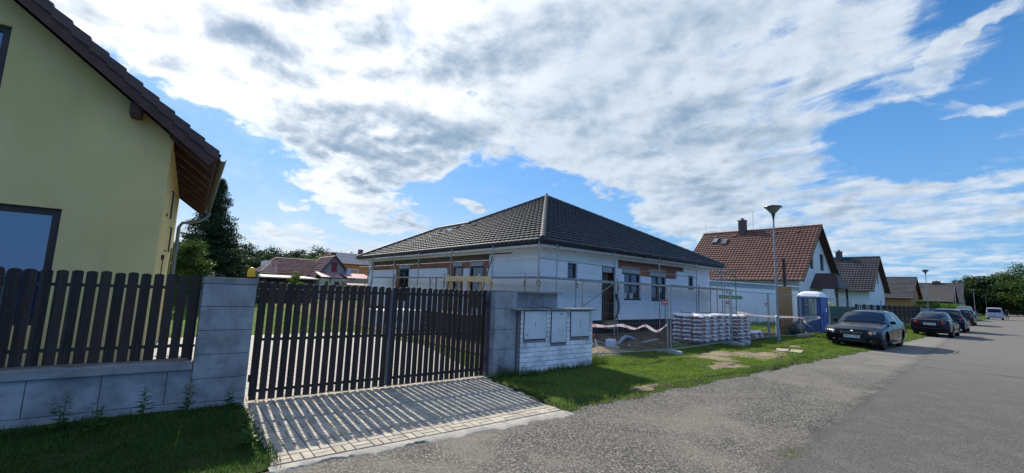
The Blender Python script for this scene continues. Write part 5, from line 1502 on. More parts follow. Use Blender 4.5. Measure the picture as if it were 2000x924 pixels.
def sheet(label, x0, x1, y0, y1, z, m, seed, droop=.06):
    r = random.Random(seed); ph = [r.uniform(0, 6) for _ in range(6)]; nx, ny = 22, 26; V = []
    for i in range(nx+1):
        for j in range(ny+1):
            u, v = i/nx, j/ny; e = min(u, 1-u, v, 1-v)
            zz = z+.020*math.sin(9*u+ph[0]+5*v)+.016*math.sin(15*v+ph[1])+.010*math.sin(27*u-11*v+ph[2])-droop*max(0, 1-e/.06)
            V.append((x0+(x1-x0)*u+.02*math.sin(11*v+ph[3]), y0+(y1-y0)*v+.02*math.sin(9*u+ph[4]), zz))
    n = len(V); F = [(i*(ny+1)+j, (i+1)*(ny+1)+j, (i+1)*(ny+1)+j+1, i*(ny+1)+j+1) for i in range(nx) for j in range(ny)]
    mb = MB().add(V, F); o = mb.build('plastic_sheet', m, smooth=True); tag(o, label, 'plastic sheet', 'film sheets over the bags'); return o
M_FILM = mat('white_film', (.74, .73, .75), .25, .06, 6, .7, 14, spec=.6)
top = .19+6*.141+.085
sheet('crumpled white film over the top of the widest bag stack', XS-1.22, XS+.01, 15.32, 16.6, top, M_FILM, 1)
sheet('crumpled white film over the middle bag stack', XS-1.25, XS-.04, 16.66, 17.92, top+.005, M_FILM, 2)
sheet('crumpled white film over the far bag stack', XS-1.22, XS+.0, 18.40, 19.64, top-.02, M_FILM, 3)
sheet('white film draped over the low heap of bags', XS-.95, XS+.0, 19.95, 20.9, .385, M_FILM, 4, .05)
rod = MB().tube([(XS-.95, 15.55, top+.10), (XS-.93, 15.6, top+.045), (XS-.75, 16.3, top+.04), (XS-.35, 17.4, top+.05), (XS-.2, 18.6, top+.05), (XS-.15, 18.75, top+.12)], .014, 6).build('bent_bar', M_STEEL_DK, smooth=True)
tag(rod, 'thin dark bent bar lying on top of the bag stacks', 'bar')
st = MB().obox((0, 0, .09), (.32, .62, .15), (0, .05, .3)).build('stone_block', mat('grey_stone', (.30, .32, .36), .9, .2, 5), bevel=.02, loc=(-6.95, 17.6, .02)); tag(st, 'grey stone block in the grass below the far bag stack', 'stone block')

# ------------------------------------------------------------------ odds and ends on the site ground
o = MB().prism([(-.17, 0), (.17, 0), (.17, .26), (-.17, .26)], 'x', -.14, .14).build('canister', mat('pale_blue_plastic', (.55, .62, .70), .4, .05, 4), bevel=.04, loc=(-8.55, 11.4, .07), rotz=.4); tag(o, 'small white plastic canister on the bare soil behind the mesh fence', 'canister')
pp = MB().tube([(-9.0, 12.0, .06), (-8.9, 12.3, .12), (-8.95, 12.6, .25), (-9.05, 12.9, .30), (-9.15, 13.3, .24), (-9.2, 13.8, .12), (-9.2, 14.1, .06)], .055, 10).build('drain_pipe', mat('grey_drain_plastic', (.24, .30, .38), .4, .1, 5), smooth=True); tag(pp, 'bent grey drain pipe lying on the soil behind the mesh fence', 'pipe')
for i, (x, y, l, a) in enumerate(((-8.75, 14.0, 1.6, .25), (-9.5, 12.0, .7, 1.2), (-9.9, 11.3, .9, .2), (-8.4, 15.0, .5, 1.0))):
    b = MB().obox((0, 0, .03), (.14, l, .03), (0, 0, 0)).build('plank', mat('site_plank', (.30, .28, .26), .85, .2, 5), bevel=.004, loc=(x, y, site_z(x, y)+.0), rotz=a)
    tag(b, ['long grey plank beside the bent drain pipe', 'short plank behind the drain pipe', 'plank lying near the bungalow corner', 'short plank beside the widest bag stack'][i], 'plank', 'planks on the site ground')
for i, (x, y, sz) in enumerate(((-8.1, 11.1, .16), (-8.6, 10.6, .12), (-7.9, 11.6, .10), (-9.0, 11.2, .14), (-8.35, 12.1, .12), (-7.75, 10.7, .13), (-8.2, 10.0, .2), (-8.6, 9.7, .15))):
    lump('rubble_stone', ['pale stone by the white canister', 'pale stone behind the canister on the soil mound', 'small pale stone close to the mesh fence post', 'pale stone left of the drain pipe', 'pale stone right of the white canister', 'small stone against the mesh fence wires', 'largest pale stone at the near end of the soil mound', 'pale stone on top of the soil mound'][i], 'stone', (x, y, site_z(x, y)), (sz, sz*1.3, sz*.6), mat('rubble', (.32, .27, .22), .95, .25, 9), i, 'loose stones on the soil mound')
sk = thing('survey_stake', 'thin red and white stake leaning beside the meter cabinet', 'stake', (-7.45, 9.30, 0), 0)
MB().bar((-.02, -.06, .62), (0.03, .16, 0.05), .016, n=6).build('stake', M_WPRINT, sk)
MB().bar((-.024, -.075, .66), (-.014, -.035, .545), .019, n=6).build('red_band', mat('red_paint', (.45, .03, .04)), sk)
for i, (x, y, a) in enumerate(((-5.35, 16.5, .3), (-4.95, 16.5, .2))):
    b = MB().obox((0, 0, .04), (.34, .85, .035)).build('flat_board', mat('sun_bleached_board', (.42, .34, .24), .85, .15, 4), bevel=.005, loc=(x, y, verge_z(x, y)), rotz=a)
    tag(b, ['sun bleached board lying in the verge grass, nearer the mesh fence', 'sun bleached board lying in the verge grass, nearer the road'][i], 'board', 'boards in the verge')
# stacks of insulation packs and crates behind the gate
for i, (x0, x1, y0, z0, z1) in enumerate(((-19.6, -17.9, 7.9, .0, .68), (-17.6, -15.9, 8.0, .0, .80))):
    t = thing('insulation_pack', ['white wrapped insulation pack in the yard seen through the left gate leaf', 'white wrapped pack with blue print seen through the right gate leaf'][i], 'pack', (x0, y0, 0), group='wrapped packs in the yard')
    for k in range(3): MB().box(0, x1-x0, 0, .9, z1*k/3+.004, z1*(k+1)/3-.004).build('board_bundle', mat('white_wrap', (.72, .74, .76), .4, .05, 5), t, bevel=.015)
    if i: 
        for k in range(5): MB().box(.2+k*.3, .42+k*.3, -.004, -.001, .30, .52).build('blue_print', mat('blue_print', (.03, .07, .28), .5), t)
cr = thing('timber_stack', 'dark stack of shuttering boards behind the right gate leaf', 'timber stack', (-15.2, 8.4, 0))
for k in range(5): MB().box(0, 2.9, 0, .8, .02+k*.17, .17+k*.17).build('board_layer', mat('old_shuttering', (.07, .055, .045), .85, .3, 3), cr, bevel=.006)
mx = thing('mixer_tub', 'grey mortar tub standing by the bungalow side wall', 'tub', (-13.2, 10.0, 0))
MB().lathe([(.30, .0), (.40, .5), (.42, .52)], 20).build('tub', mat('black_rubber', (.02, .02, .021)), mx, smooth=True)
hs = MB()
for k in range(4):
    pts = [(.03*k, .30*math.cos(a), .62+.55*math.sin(a)+.02*k) for a in np.linspace(0, 2*math.pi, 28)]; hs.tube(pts, .022, 6)
ho = hs.build('hose_coil', M_BLACK, loc=(-11.90, 16.05, .55), smooth=True); tag(ho, 'black hose coil hanging in the bungalow doorway', 'hose coil')

# ------------------------------------------------------------------ street lamps
M_LAMP = mat('grey_lamp_paint', (.25, .27, .30), .4, .1, 4, metal=.4)
def lamp_glass():
    m = bpy.data.materials.new('lamp_cone_glass'); m.use_nodes = True; b = m.node_tree.nodes['Principled BSDF']
    b.inputs['Base Color'].default_value = (.42, .42, .32, 1); b.inputs['Roughness'].default_value = .3; b.inputs['Transmission Weight'].default_value = .55
    return m
M_LG = lamp_glass()
def make_lamp(label, x, y):
    t = thing('street_lamp', label, 'street lamp', (x, y, 0), R(0), 'street lamps along the road')
    MB().lathe([(.085, -.1), (.085, 1.05), (.075, 1.10), (.048, 1.13)], 16).build('pole_base', M_LAMP, t, smooth=True)
    MB().lathe([(.046, 1.12), (.040, 3.2), (.032, 5.2)], 14).build('pole', M_LAMP, t, smooth=True)
    MB().box(.078, .092, -.04, .04, .55, .95).build('access_door', M_STEEL_DK, t)
    MB().lathe([(.034, 5.18), (.04, 5.28), (.075, 5.44), (.085, 5.47)], 16).build('collar', M_STEEL_DK, t, smooth=True)
    h = MB().lathe([(.078, 5.472), (.13, 5.52), (.32, 5.745)], 28).build('cone', M_LG, t, smooth=True)
    MB().lathe([(.325, 5.735), (.345, 5.75), (.335, 5.775), (.2, 5.81), (.06, 5.83), (.055, 5.85), (.02, 5.86)], 28).build('canopy', mat('dark_lamp_canopy', (.05, .06, .07), .4), t, smooth=True)
    return t
L0 = make_lamp('tall grey street lamp in front of the bungalow, largest of the street lamps', -6.72, 20.3)
LAB = ['second street lamp, behind the dark saloon with its tail lights lit', 'third street lamp, before the clipped hedge', 'fourth street lamp, against the trees', 'fifth street lamp, just left of the white van roof', 'sixth and farthest street lamp, above the white van']
for (x, y), l in zip(((-6.86, 66.0), (-6.65, 93.4), (-6.9, 136.5), (-7.0, 184.4), (-6.65, 213.)), LAB):
    c = copy_tree(L0); c.location = (x, y, 0); c['label'] = l

# ------------------------------------------------------------------ cars
def car_paint(name, col):
    m = mat(name, col, .14, .03, 2, spec=.30, coat=.0); return m
M_TINT = glass_mat(); M_TINT.name = 'tinted_glass'; M_TINT.node_tree.nodes['Principled BSDF'].inputs['Base Color'].default_value = (.008, .014, .028, 1); M_TINT.node_tree.nodes['Principled BSDF'].inputs['Specular IOR Level'].default_value = .6
M_TYRE = mat('tyre_rubber', (.018, .018, .018), .85, .2, 20)
M_RIM = mat('alloy', (.35, .36, .38), .35, .05, 5, metal=.8)
def lens(name, col, rough=.12):
    m = bpy.data.materials.new(name); m.use_nodes = True; b = m.node_tree.nodes['Principled BSDF']
    b.inputs['Base Color'].default_value = col+(1,); b.inputs['Roughness'].default_value = rough; b.inputs['Coat Weight'].default_value = 1
    return m
M_HEAD = lens('headlight_lens', (.50, .50, .52)); M_AMB = lens('amber_glint', (.85, .36, .12)); M_TAIL = lens('tail_light_lens', (.42, .015, .02)); M_DKL = lens('dark_lens', (.03, .03, .035))  # the amber lens colour is a painted orange reflection
M_TRIM = mat('black_trim', (.015, .015, .016), .6, .1, 8)
M_PLATE = mat('plate_white', (.62, .66, .70), .5, .02, 3)

KEYS = {   # y, bottom z, belt z, half width, roof z, roof half width
 'wagon': [(0, .26, .60, .70, .61, .46), (.04, .21, .655, .82, .675, .58), (.16, .18, .71, .895, .745, .64), (.5, .19, .80, .91, .85, .66), (1.0, .19, .87, .925, .93, .70), (1.38, .19, .92, .925, .985, .74),
           (1.75, .19, .94, .925, 1.22, .68), (2.12, .19, .95, .925, 1.415, .60), (2.6, .19, .955, .925, 1.475, .585), (3.3, .19, .965, .92, 1.485, .58), (4.0, .20, .98, .91, 1.455, .57), (4.35, .22, .98, .89, 1.40, .56), (4.62, .24, .97, .87, 1.18, .62), (4.79, .25, .93, .85, .97, .66), (4.84, .30, .84, .80, .86, .62)],
 'saloon': [(0, .28, .57, .68, .58, .46), (.05, .22, .63, .80, .65, .58), (.2, .20, .69, .85, .72, .62), (.6, .19, .78, .875, .82, .66), (1.1, .19, .84, .88, .895, .70), (1.4, .19, .89, .88, .95, .72),
           (1.8, .19, .91, .88, 1.20, .66), (2.15, .19, .92, .88, 1.38, .58), (2.6, .19, .93, .88, 1.435, .565), (3.1, .19, .94, .875, 1.43, .56), (3.5, .20, .955, .87, 1.36, .56), (3.9, .21, .965, .865, 1.16, .60), (4.15, .23, .975, .85, 1.03, .66), (4.45, .23, .98, .845, 1.01, .70), (4.58, .25, .95, .82, .975, .68), (4.62, .30, .86, .79, .885, .62)],
 'estate': [(0, .34, .60, .62, .61, .40), (.05, .28, .68, .76, .70, .55), (.2, .24, .76, .86, .79, .62), (.6, .23, .85, .90, .89, .66), (1.0, .23, .92, .905, .97, .70), (1.25, .23, .97, .905, 1.03, .74),
           (1.65, .23, .99, .905, 1.34, .68), (2.0, .23, 1.0, .905, 1.56, .62), (2.5, .23, 1.005, .905, 1.62, .61), (3.3, .23, 1.01, .90, 1.62, .61), (3.9, .24, 1.01, .895, 1.58, .61), (4.15, .26, 1.0, .88, 1.40, .65), (4.33, .26, .98, .87, 1.06, .72), (4.38, .30, .88, .84, .90, .66)],
 'van': [(0, .34, .75, .72, .76, .5), (.06, .28, .88, .88, .90, .66), (.3, .26, 1.0, .95, 1.05, .74), (.8, .26, 1.10, .97, 1.22, .82), (1.3, .26, 1.12, .98, 1.68, .78), (1.75, .26, 1.13, .98, 1.93, .80), (2.4, .26, 1.13, .98, 1.97, .82), (4.4, .27, 1.13, .98, 1.97, .82), (4.78, .28, 1.12, .975, 1.94, .81), (4.86, .32, 1.10, .96, 1.86, .79), (4.92, .36, 1.05, .93, 1.2, .8), (4.95, .42, .9, .85, .95, .72)],
}
def kint(keys, y):
    ys = [k[0] for k in keys]
    return [float(np.interp(y, ys, [k[i] for k in keys])) for i in range(1, 6)]
def section(keys, y):
    zb, zt, w, zr, wr = kint(keys, y); m = (zb+zt)/2
    gh = max(0, zr-zt)
    pts = [(0, zb), (.72*w, zb), (.93*w, zb+.05), (.99*w, zb+.18), (w, m), (.992*w, zt-.12), (.965*w, zt-.035), (.915*w, zt+.012)]
    e = (wr, zr-min(.05, gh*.3))
    b = pts[-1]
    for q in (.33, .66): pts.append((b[0]+(e[0]-b[0])*q+.015*gh, b[1]+(e[1]-b[1])*q))
    pts += [e, (wr*.86, zr-min(.018, gh*.1)), (wr*.45, zr+.004), (0, zr+.010)]
    return pts
def make_car(label, kind, paint, loc, rz, wheels_y, wr_=.325, group=None, detail=True, plate=None, lights_on=False, glassm=None):
    t = thing('parked_car' if kind != 'van' else 'parked_van', label, 'car' if kind != 'van' else 'van', loc, rz, group)
    keys = KEYS[kind]; L = keys[-1][0]
    ys = sorted(set([k[0] for k in keys]+[round(L*i/44, 3) for i in range(45)])); ys = [y for y in ys if y <= L]
    V, F = [], []; n = 0
    for y in ys:
        s = section(keys, y); ring = [(-p[0], y, p[1]) for p in s[::-1]][:-1]+[(p[0], y, p[1]) for p in s]
        ring = ring[:-1]; n = len(ring); V += ring
    for i in range(len(ys)-1):
        for k in range(n): F.append((i*n+k, i*n+(k+1) % n, (i+1)*n+(k+1) % n, (i+1)*n+k))
    F += [tuple(range(n)), tuple(range((len(ys)-1)*n+n-1, (len(ys)-1)*n-1, -1))]
    body = MB().add(V, F).build('body', paint, t, smooth=True)
    # wheel arches
    cut = MB()
    for wy in wheels_y:
        for sx in (-1, 1): cut.bar((sx*.62, wy, wr_+.01), (sx*1.2, wy, wr_+.01), wr_+.055, n=28)
    cu = cut.build('cutter', M_TRIM, t)
    md = body.modifiers.new('b', 'BOOLEAN'); md.object = cu; md.operation = 'DIFFERENCE'; md.solver = 'EXACT'
    bpy.context.view_layer.update(); bake_mods(body)
    bpy.data.objects.remove(cu)
    try: body.data.set_sharp_from_angle(angle=R(35))
    except Exception: pass
    # glass patches
    gm = glassm or M_TINT
    def P(y, q):      # q: 0 belt edge .. 1 roof edge
        s = section(keys, y); b, e = s[7], s[10]; m1, m2 = s[8], s[9]
        pts = [b, m1, m2, e]; f = q*3; i = min(2, int(f)); r = f-i
        return (pts[i][0]+(pts[i+1][0]-pts[i][0])*r, pts[i][1]+(pts[i+1][1]-pts[i][1])*r)
    def side_glass(ya, yb, name='side_window', q0=.10, q1=.88, sa=0., sb=0.):
        for sx in (-1, 1):
            V, F = [], []; N = 8
            for i in range(N+1):
                for j in range(4):
                    q = q0+(q1-q0)*j/3; y = (ya+sa*q)+((yb+sb*q)-(ya+sa*q))*i/N; p = P(y, q); V.append((sx*(p[0]+.006), y, p[1]+.002))
            for i in range(N):
                for j in range(3): F.append((i*4+j, i*4+j+1, (i+1)*4+j+1, (i+1)*4+j))
            MB().add(V, F).build(name, gm, t, smooth=True)
    def top_glass(ya, yb, name, dy, wf=.90):
        V, F = [], []; N, Mx = 6, 12
        for i in range(N+1):
            y = ya+(yb-ya)*i/N; s = section(keys, y); e, a, b_, c = s[10], s[11], s[12], s[13]
            xs = [p[0] for p in (c, b_, a, e)]; zs = [p[1] for p in (c, b_, a, e)]
            full = e[0]
            for j in range(Mx+1):
                x = (-1+2*j/Mx)*full*wf; V.append((x, y+dy, float(np.interp(abs(x), xs, zs))+.006))
        for i in range(N):
            for j in range(Mx): F.append((i*(Mx+1)+j, i*(Mx+1)+j+1, (i+1)*(Mx+1)+j+1, (i+1)*(Mx+1)+j))
        MB().add(V, F).build(name, gm, t, smooth=True)
    def belt_glass(yc, za, zb_, name, ext=.86):
        pass
    if kind == 'wagon':
        top_glass(1.42, 2.06, 'windscreen', -.008, 1.04); side_glass(1.86, 2.62, sa=.1); side_glass(2.72, 3.48); side_glass(3.58, 4.32, sb=-.12); top_glass(4.38, 4.70, 'rear_window', .010, 1.0)
    elif kind == 'saloon':
        top_glass(1.44, 2.09, 'windscreen', -.008, 1.04); side_glass(1.95, 2.62, sa=.1); side_glass(2.72, 3.42, sb=-.12); top_glass(3.42, 4.08, 'rear_window', .010, 1.0)
    elif kind == 'estate':
        top_glass(1.28, 1.94, 'windscreen', -.008, 1.04); side_glass(1.75, 2.42, sa=.1); side_glass(2.52, 3.2); side_glass(3.3, 3.95, sb=-.1); top_glass(3.93, 4.29, 'rear_window', .014, 1.02)
    else:
        top_glass(.85, 1.70, 'windscreen', -.008, 1.02); side_glass(1.35, 2.0, sa=.2); side_glass(2.15, 3.2); side_glass(3.3, 4.4)
        MB().box(-.74, .74, 4.90, 4.935, 1.22, 1.78).build('rear_window', gm, t, bevel=.01)
        MB().box(-.01, .01, 4.92, 4.95, .5, 1.9).build('door_seam', M_TRIM, t)
    # wheels
    for wy in wheels_y:
        for sx in (-1, 1):
            w = bpy.data.objects.new('wheel', None); COL.objects.link(w); w.parent = t; w.location = (sx*(.745 if kind != 'van' else .80), wy, wr_)
            w.rotation_euler = (0, R(90)*sx, 0)
            MB().lathe([(wr_*.66, -.09), (wr_*.9, -.10), (wr_, -.075), (wr_, .075), (wr_*.9, .10), (wr_*.68, .10), (wr_*.66, .07)], 28).build('tyre', M_TYRE, w, smooth=True)
            rm = MB().lathe([(wr_*.655, -.06), (wr_*.67, .075), (wr_*.62, .085), (wr_*.60, .04), (wr_*.3, .02), (.05, .045), (.02, .05)], 28)
            for k in range(5):
                a = 2*math.pi*k/5; rm.obox((wr_*.36*math.cos(a), wr_*.36*math.sin(a), .055), (wr_*.55, .05, .03), (0, 0, a))
            rm.build('rim', M_RIM, w)
    for sx in (-1, 1):
        s = section(keys, 1.85 if kind != 'van' else 1.4); x = s[7][0]
        MB().obox((sx*(x+.10), 1.78 if kind != 'van' else 1.3, s[7][1]+.07), (.17, .10, .12), (0, 0, 0)).build('mirror', paint, t, bevel=.025)
    # door seams and handles
    sm = MB()
    for y in ({'wagon': (1.75, 2.67, 3.55), 'saloon': (1.8, 2.67, 3.45), 'estate': (1.65, 2.47, 3.25), 'van': (1.2, 2.1, 3.3)}[kind]):
        for sx in (-1, 1):
            s = section(keys, y); 
            for a, b in zip(s[3:7], s[4:8]): sm.bar((sx*(a[0]+.0005), y, a[1]), (sx*(b[0]+.0005), y, b[1]), .004, n=4)
    sm.build('door_seams', M_TRIM, t)
    # bumpers, lights, plates
    if plate is not None or detail:
        front = plate and plate[0] == 'front'
    s0 = section(keys, .10); 
    if kind in ('wagon',):
        # kidney grille, bumper intake, four round lamps
        for sx in (-1, 1):
            MB().obox((sx*.20, .012, .585), (.34, .05, .13), (-.2, 0, 0)).build('grille', M_TRIM, t, bevel=.03)
            g = MB().lathe([(.075, 0), (.078, .02), (.06, .035), (.01, .04)], 18)
            lamp = MB().obox((sx*.665, .085, .625), (.36, .14, .135), (-.2, 0, sx*.50)).build('headlight', M_DKL, t, bevel=.04)
            for k, (dx, m_) in enumerate(((.585, M_AMB if sx > 0 else M_HEAD), (.70, M_RIM))):  # amber on one side paints a reflection into the lamp ring
                e = MB().lathe([(.050, 0), (.056, .016), (.042, .030), (.008, .036)], 18).build('lamp_ring', m_, lamp, smooth=True)
                e.location = (sx*dx, -.012+(.058 if k else 0), .622); e.rotation_euler = (R(90), 0, sx*.42)
            MB().obox((sx*.62, .03, .33), (.22, .06, .08), (0, 0, sx*.35)).build('fog_light', M_DKL, t, bevel=.02)
        MB().obox((0, .005, .32), (.85, .06, .12)).build('air_intake', M_TRIM, t, bevel=.02)
        bd = MB().lathe([(.038, 0), (.038, .008), (.03, .012)], 16).build('badge', M_WPRINT, t); bd.location = (0, .05, .685); bd.rotation_euler = (R(50), 0, 0)
        for sx in (-1, 1):
            MB().tube([(sx*.56, 2.2, 1.44), (sx*.565, 2.3, 1.50), (sx*.56, 3.2, 1.525), (sx*.55, 4.1, 1.49), (sx*.545, 4.2, 1.44)], .014, 6).build('roof_rail', M_TRIM, t)
            MB().box(sx*.925, sx*.90, 1.55, 3.1, .20, .27).build('side_sill', paint, t)
    for sx in (-1, 1):    # rear lights
        yy = L-.08; z = {'wagon': .80, 'saloon': .84, 'estate': .86, 'van': 1.05}[kind]
        size = {'wagon': (.30, .10, .16), 'saloon': (.34, .12, .17), 'estate': (.22, .12, .26), 'van': (.10, .10, .45)}[kind]
        rl = MB().obox((sx*({'wagon': .66, 'saloon': .66, 'estate': .74, 'van': .90}[kind]), yy, z), size, (0, 0, -sx*.35 if kind != 'van' else 0)).build('tail_light', M_TAIL, t, bevel=.03)
        if kind == 'saloon' : MB().obox((sx*.70, yy+.062, z+.01), (.12, .01, .05), (0, 0, -sx*.35)).build('reverse_lens', M_HEAD, rl)
    MB().obox((0, L-.0, .50), (1.35, .05, .05)).build('bumper_strip', M_TRIM, t, bevel=.01)
    if plate:
        side, txt, x, z = plate
        if side == 'front':
            p = MB().obox((x, -.012, z), (.52, .012, .11), (-.06, 0, 0)).build('number_plate', M_PLATE, t, bevel=.003)
            text_part(txt, .105, mat('black_print', (.02, .02, .02)), t, (x, -.022, z), (R(90), 0, 0), sx=1.12)
        else:
            p = MB().obox((x, L+.03, z), (.52, .012, .11)).build('number_plate', M_PLATE, t, bevel=.003)
            text_part(txt, .105, mat('black_print', (.02, .02, .02)), t, (x, L+.038, z), (R(90), 0, R(180)), sx=1.12)
    if kind == 'saloon' or kind == 'estate':
        bd = MB().lathe([(.04, 0), (.04, .008), (.03, .012)], 16).build('badge', M_WPRINT, t); bd.location = (0, L-.03, .90); bd.rotation_euler = (R(-90), 0, 0)
    return t
P1 = car_paint('midnight_black_paint', (.004, .005, .008)); P2 = car_paint('dark_plum_paint', (.009, .007, .012)); P3 = car_paint('navy_paint', (.010, .014, .030)); P4 = car_paint('graphite_paint', (.022, .024, .028)); P5 = car_paint('silver_white_paint', (.40, .42, .52)); P6 = car_paint('silver_paint', (.4, .41, .42))
G = 'cars parked along the road'
make_car('black estate car with white headlights facing down the road, half parked on the grass', 'wagon', P1, (-4.44, 21.2, .0), R(-1.5), (.86, 3.74), .33, G, plate=('front', '5AC 1978', .0, .475))
make_car('dark saloon seen from behind with red tail lights, nearest of the cars facing away', 'saloon', P2, (-3.55, 34.85+4.62-.0, 0), R(180-1), (.88, 3.55), .315, G, plate=('rear', '2AB 6403', .0, .74))
make_car('dark blue high roofed estate seen from behind, parked just beyond the saloon', 'estate', P3, (-3.62, 43.6+4.38, 0), R(180), (.85, 3.45), .33, G, plate=('rear', '4SZ 1290', .0, .62))
make_car('dark grey hatchback farther along, partly hidden by the blue estate', 'estate', P4, (-4.2, 62.8+4.38, 0), R(180), (.85, 3.45), .33, G)
make_car('white van parked farthest down the road by the trees', 'van', P5, (-3.25, 106.0+4.95, 0), R(180), (.95, 3.95), .34)
make_car('small silver car beyond the dark cars, beside the farm trailer', 'saloon', P6, (-5.3, 88.0+4.6, 0), R(180), (.88, 3.55), .315, G)
# covered trailer left of the van
tr = thing('trailer', 'grey farm trailer with a pale hood beside the white van', 'trailer', (-7.0, 112, 0))
MB().box(-.9, .9, 0, 3.2, .5, 1.3).build('box', mat('grey_trailer', (.16, .15, .15), .8, .2, 3), tr, bevel=.03)
MB().prism([(-.85, 1.302), (.85, 1.302), (.8, 1.9), (.5, 2.1), (-.5, 2.1), (-.8, 1.9)], 'y', .1, 3.1).build('hood', mat('pale_hood', (.5, .52, .52), .6, .1, 3), tr, bevel=.03)
for s in (-.85, .85): MB().bar((s-.08, 1.6, .33), (s+.08, 1.6, .33), .33, n=20).build('wheel', M_TYRE, tr)

# ------------------------------------------------------------------ lattice fence and blue grey fence
def lattice_fence(label, x, y0, y1, h, m, step=2.3, lattice=True):
    t = thing('lattice_fence' if lattice else 'board_fence', label, 'fence', (x, y0, 0))
    n = max(1, int((y1-y0)/step)); s = (y1-y0)/n
    for i in range(n+1): MB().box(-.06, .06, i*s-.06, i*s+.06, 0, h+.05).build('post', m, t)
    b = MB()
    for i in range(n):
        a, c = i*s+.062, (i+1)*s-.062
        b.box(-.03, .03, a, c, 0, .35); b.box(-.04, .04, a, c, h-.06, h); b.box(-.035, .035, a, c, h-.42, h-.36)
        if lattice:
            for k in range(1, 4):
                y = a+(c-a)*k/4; b.box(-.025, .025, y-.04, y+.04, .351, h-.061)
            for zz in (.62, .92): b.box(-.028, .028, a, c, zz, zz+.05)
        else:
            b.box(-.02, .02, a, c, .352, h-.062)
    b.build('lattice' if lattice else 'boards', m, t)
lattice_fence('dark concrete lattice fence between the green netting and the second street lamp', -7.6, 38.0, 66.0, 1.68, mat('dark_lattice', (.035, .036, .036), .85, .3, 4), 2.3)
lattice_fence('blue grey board fence along the verge behind the parked dark cars', -7.6, 66.6, 108, 1.55, mat('blue_grey_boards', (.10, .12, .16), .8, .15, 3), 3.5, False)
cb = thing('junction_cabinet', 'pale blue cabinet at the end of the lattice fence', 'cabinet', (-7.2, 66.3, 0))
MB().box(-.3, .3, -.8, 1.0, 0, 1.5).build('cabinet', mat('pale_cabinet', (.28, .36, .40), .6, .05, 2), cb, bevel=.02)
MB().box(.301, .31, -.7, .1, .1, 1.4).build('door', mat('pale_cabinet', (.28, .36, .4)), cb); MB().box(.301, .31, .14, .92, .1, 1.4).build('door', mat('pale_cabinet', (.28, .36, .4)), cb)
pf = thing('wire_fence', 'low distant wire fence across the end of the road', 'fence', (-9, 178, 0))
for i in range(12): MB().bar((i*2.6, 0, 0), (i*2.6, 0, 1.5), .05, n=5).build('post', M_STEEL_DK, pf)
for z in (.4, .9, 1.4): MB().bar((0, 0, z), (28.6, 0, z), .03, n=4).build('wire', M_STEEL_DK, pf)

# pedestrian beside the van
def person(label, loc, rz, top, legs, skin=(.35, .20, .13), hair=(.05, .03, .02)):
    J = {'pel': (0, 0, .95), 'chest': (0, 0, 1.28), 'neck': (0, 0, 1.47), 'head': (0, -.02, 1.62), 'crown': (0, -.01, 1.72), 'sl': (-.18, 0, 1.40), 'sr': (.18, 0, 1.40), 'el': (-.24, .03, 1.13), 'er': (.24, .05, 1.13), 'wl': (-.24, -.08, .90), 'wr': (.25, -.05, .90), 'hl': (-.09, 0, .92), 'hr': (.09, 0, .92), 'kl': (-.11, -.10, .50), 'kr': (.10, .05, .50), 'al': (-.11, -.14, .09), 'ar': (.11, .24, .10), 'tl': (-.12, -.26, .04), 'tr': (.12, .14, .03)}
    rad = {'pel': .14, 'chest': .15, 'neck': .06, 'head': .095, 'crown': .07, 'sl': .065, 'sr': .065, 'el': .045, 'er': .045, 'wl': .03, 'wr': .03, 'hl': .09, 'hr': .09, 'kl': .06, 'kr': .06, 'al': .04, 'ar': .04, 'tl': .035, 'tr': .035}
    E = [('pel', 'chest'), ('chest', 'neck'), ('neck', 'head'), ('head', 'crown'), ('chest', 'sl'), ('chest', 'sr'), ('sl', 'el'), ('sr', 'er'), ('el', 'wl'), ('er', 'wr'), ('pel', 'hl'), ('pel', 'hr'), ('hl', 'kl'), ('hr', 'kr'), ('kl', 'al'), ('kr', 'ar'), ('al', 'tl'), ('ar', 'tr')]
    ks = list(J); me = bpy.data.meshes.new('person'); me.from_pydata([J[k] for k in ks], [(ks.index(a), ks.index(b)) for a, b in E], [])
    o = bpy.data.objects.new('person', me); COL.objects.link(o)
    sk = o.modifiers.new('skin', 'SKIN'); 
    for i, k in enumerate(ks): me.skin_vertices[0].data[i].radius = (rad[k], rad[k]*.85)
    me.skin_vertices[0].data[0].use_root = True
    o.modifiers.new('sub', 'SUBSURF').levels = 1
    bpy.context.view_layer.update(); bake_mods(o)
    ms = [mat('skin_tone', skin, .6), mat('plum_jacket', top, .85), mat('light_trousers', legs, .85), mat('dark_hair', hair, .7), M_BLACK]
    for m in ms: o.data.materials.append(m)
    for p in o.data.polygons:
        z = p.center.z; x = abs(p.center.x); i = 0
        if z > 1.66 or (z > 1.58 and p.center.y > .03): i = 3
        elif z > 1.5: i = 0
        elif z > .93 or (x > .17 and z > .97): i = 1
        elif z > .5 and x < .17: i = 2
        elif z < .09: i = 4
        elif x > .17 and z > .7: i = 0
        else: i = 0
        p.material_index = i; p.use_smooth = True
    o.location = loc; o.rotation_euler = (0, 0, rz); tag(o, label, 'person')
person('person in a dark jacket and shorts walking past the right side of the white van', (-1.95, 107.2, 0), R(180), (.035, .02, .05), (.06, .06, .07))

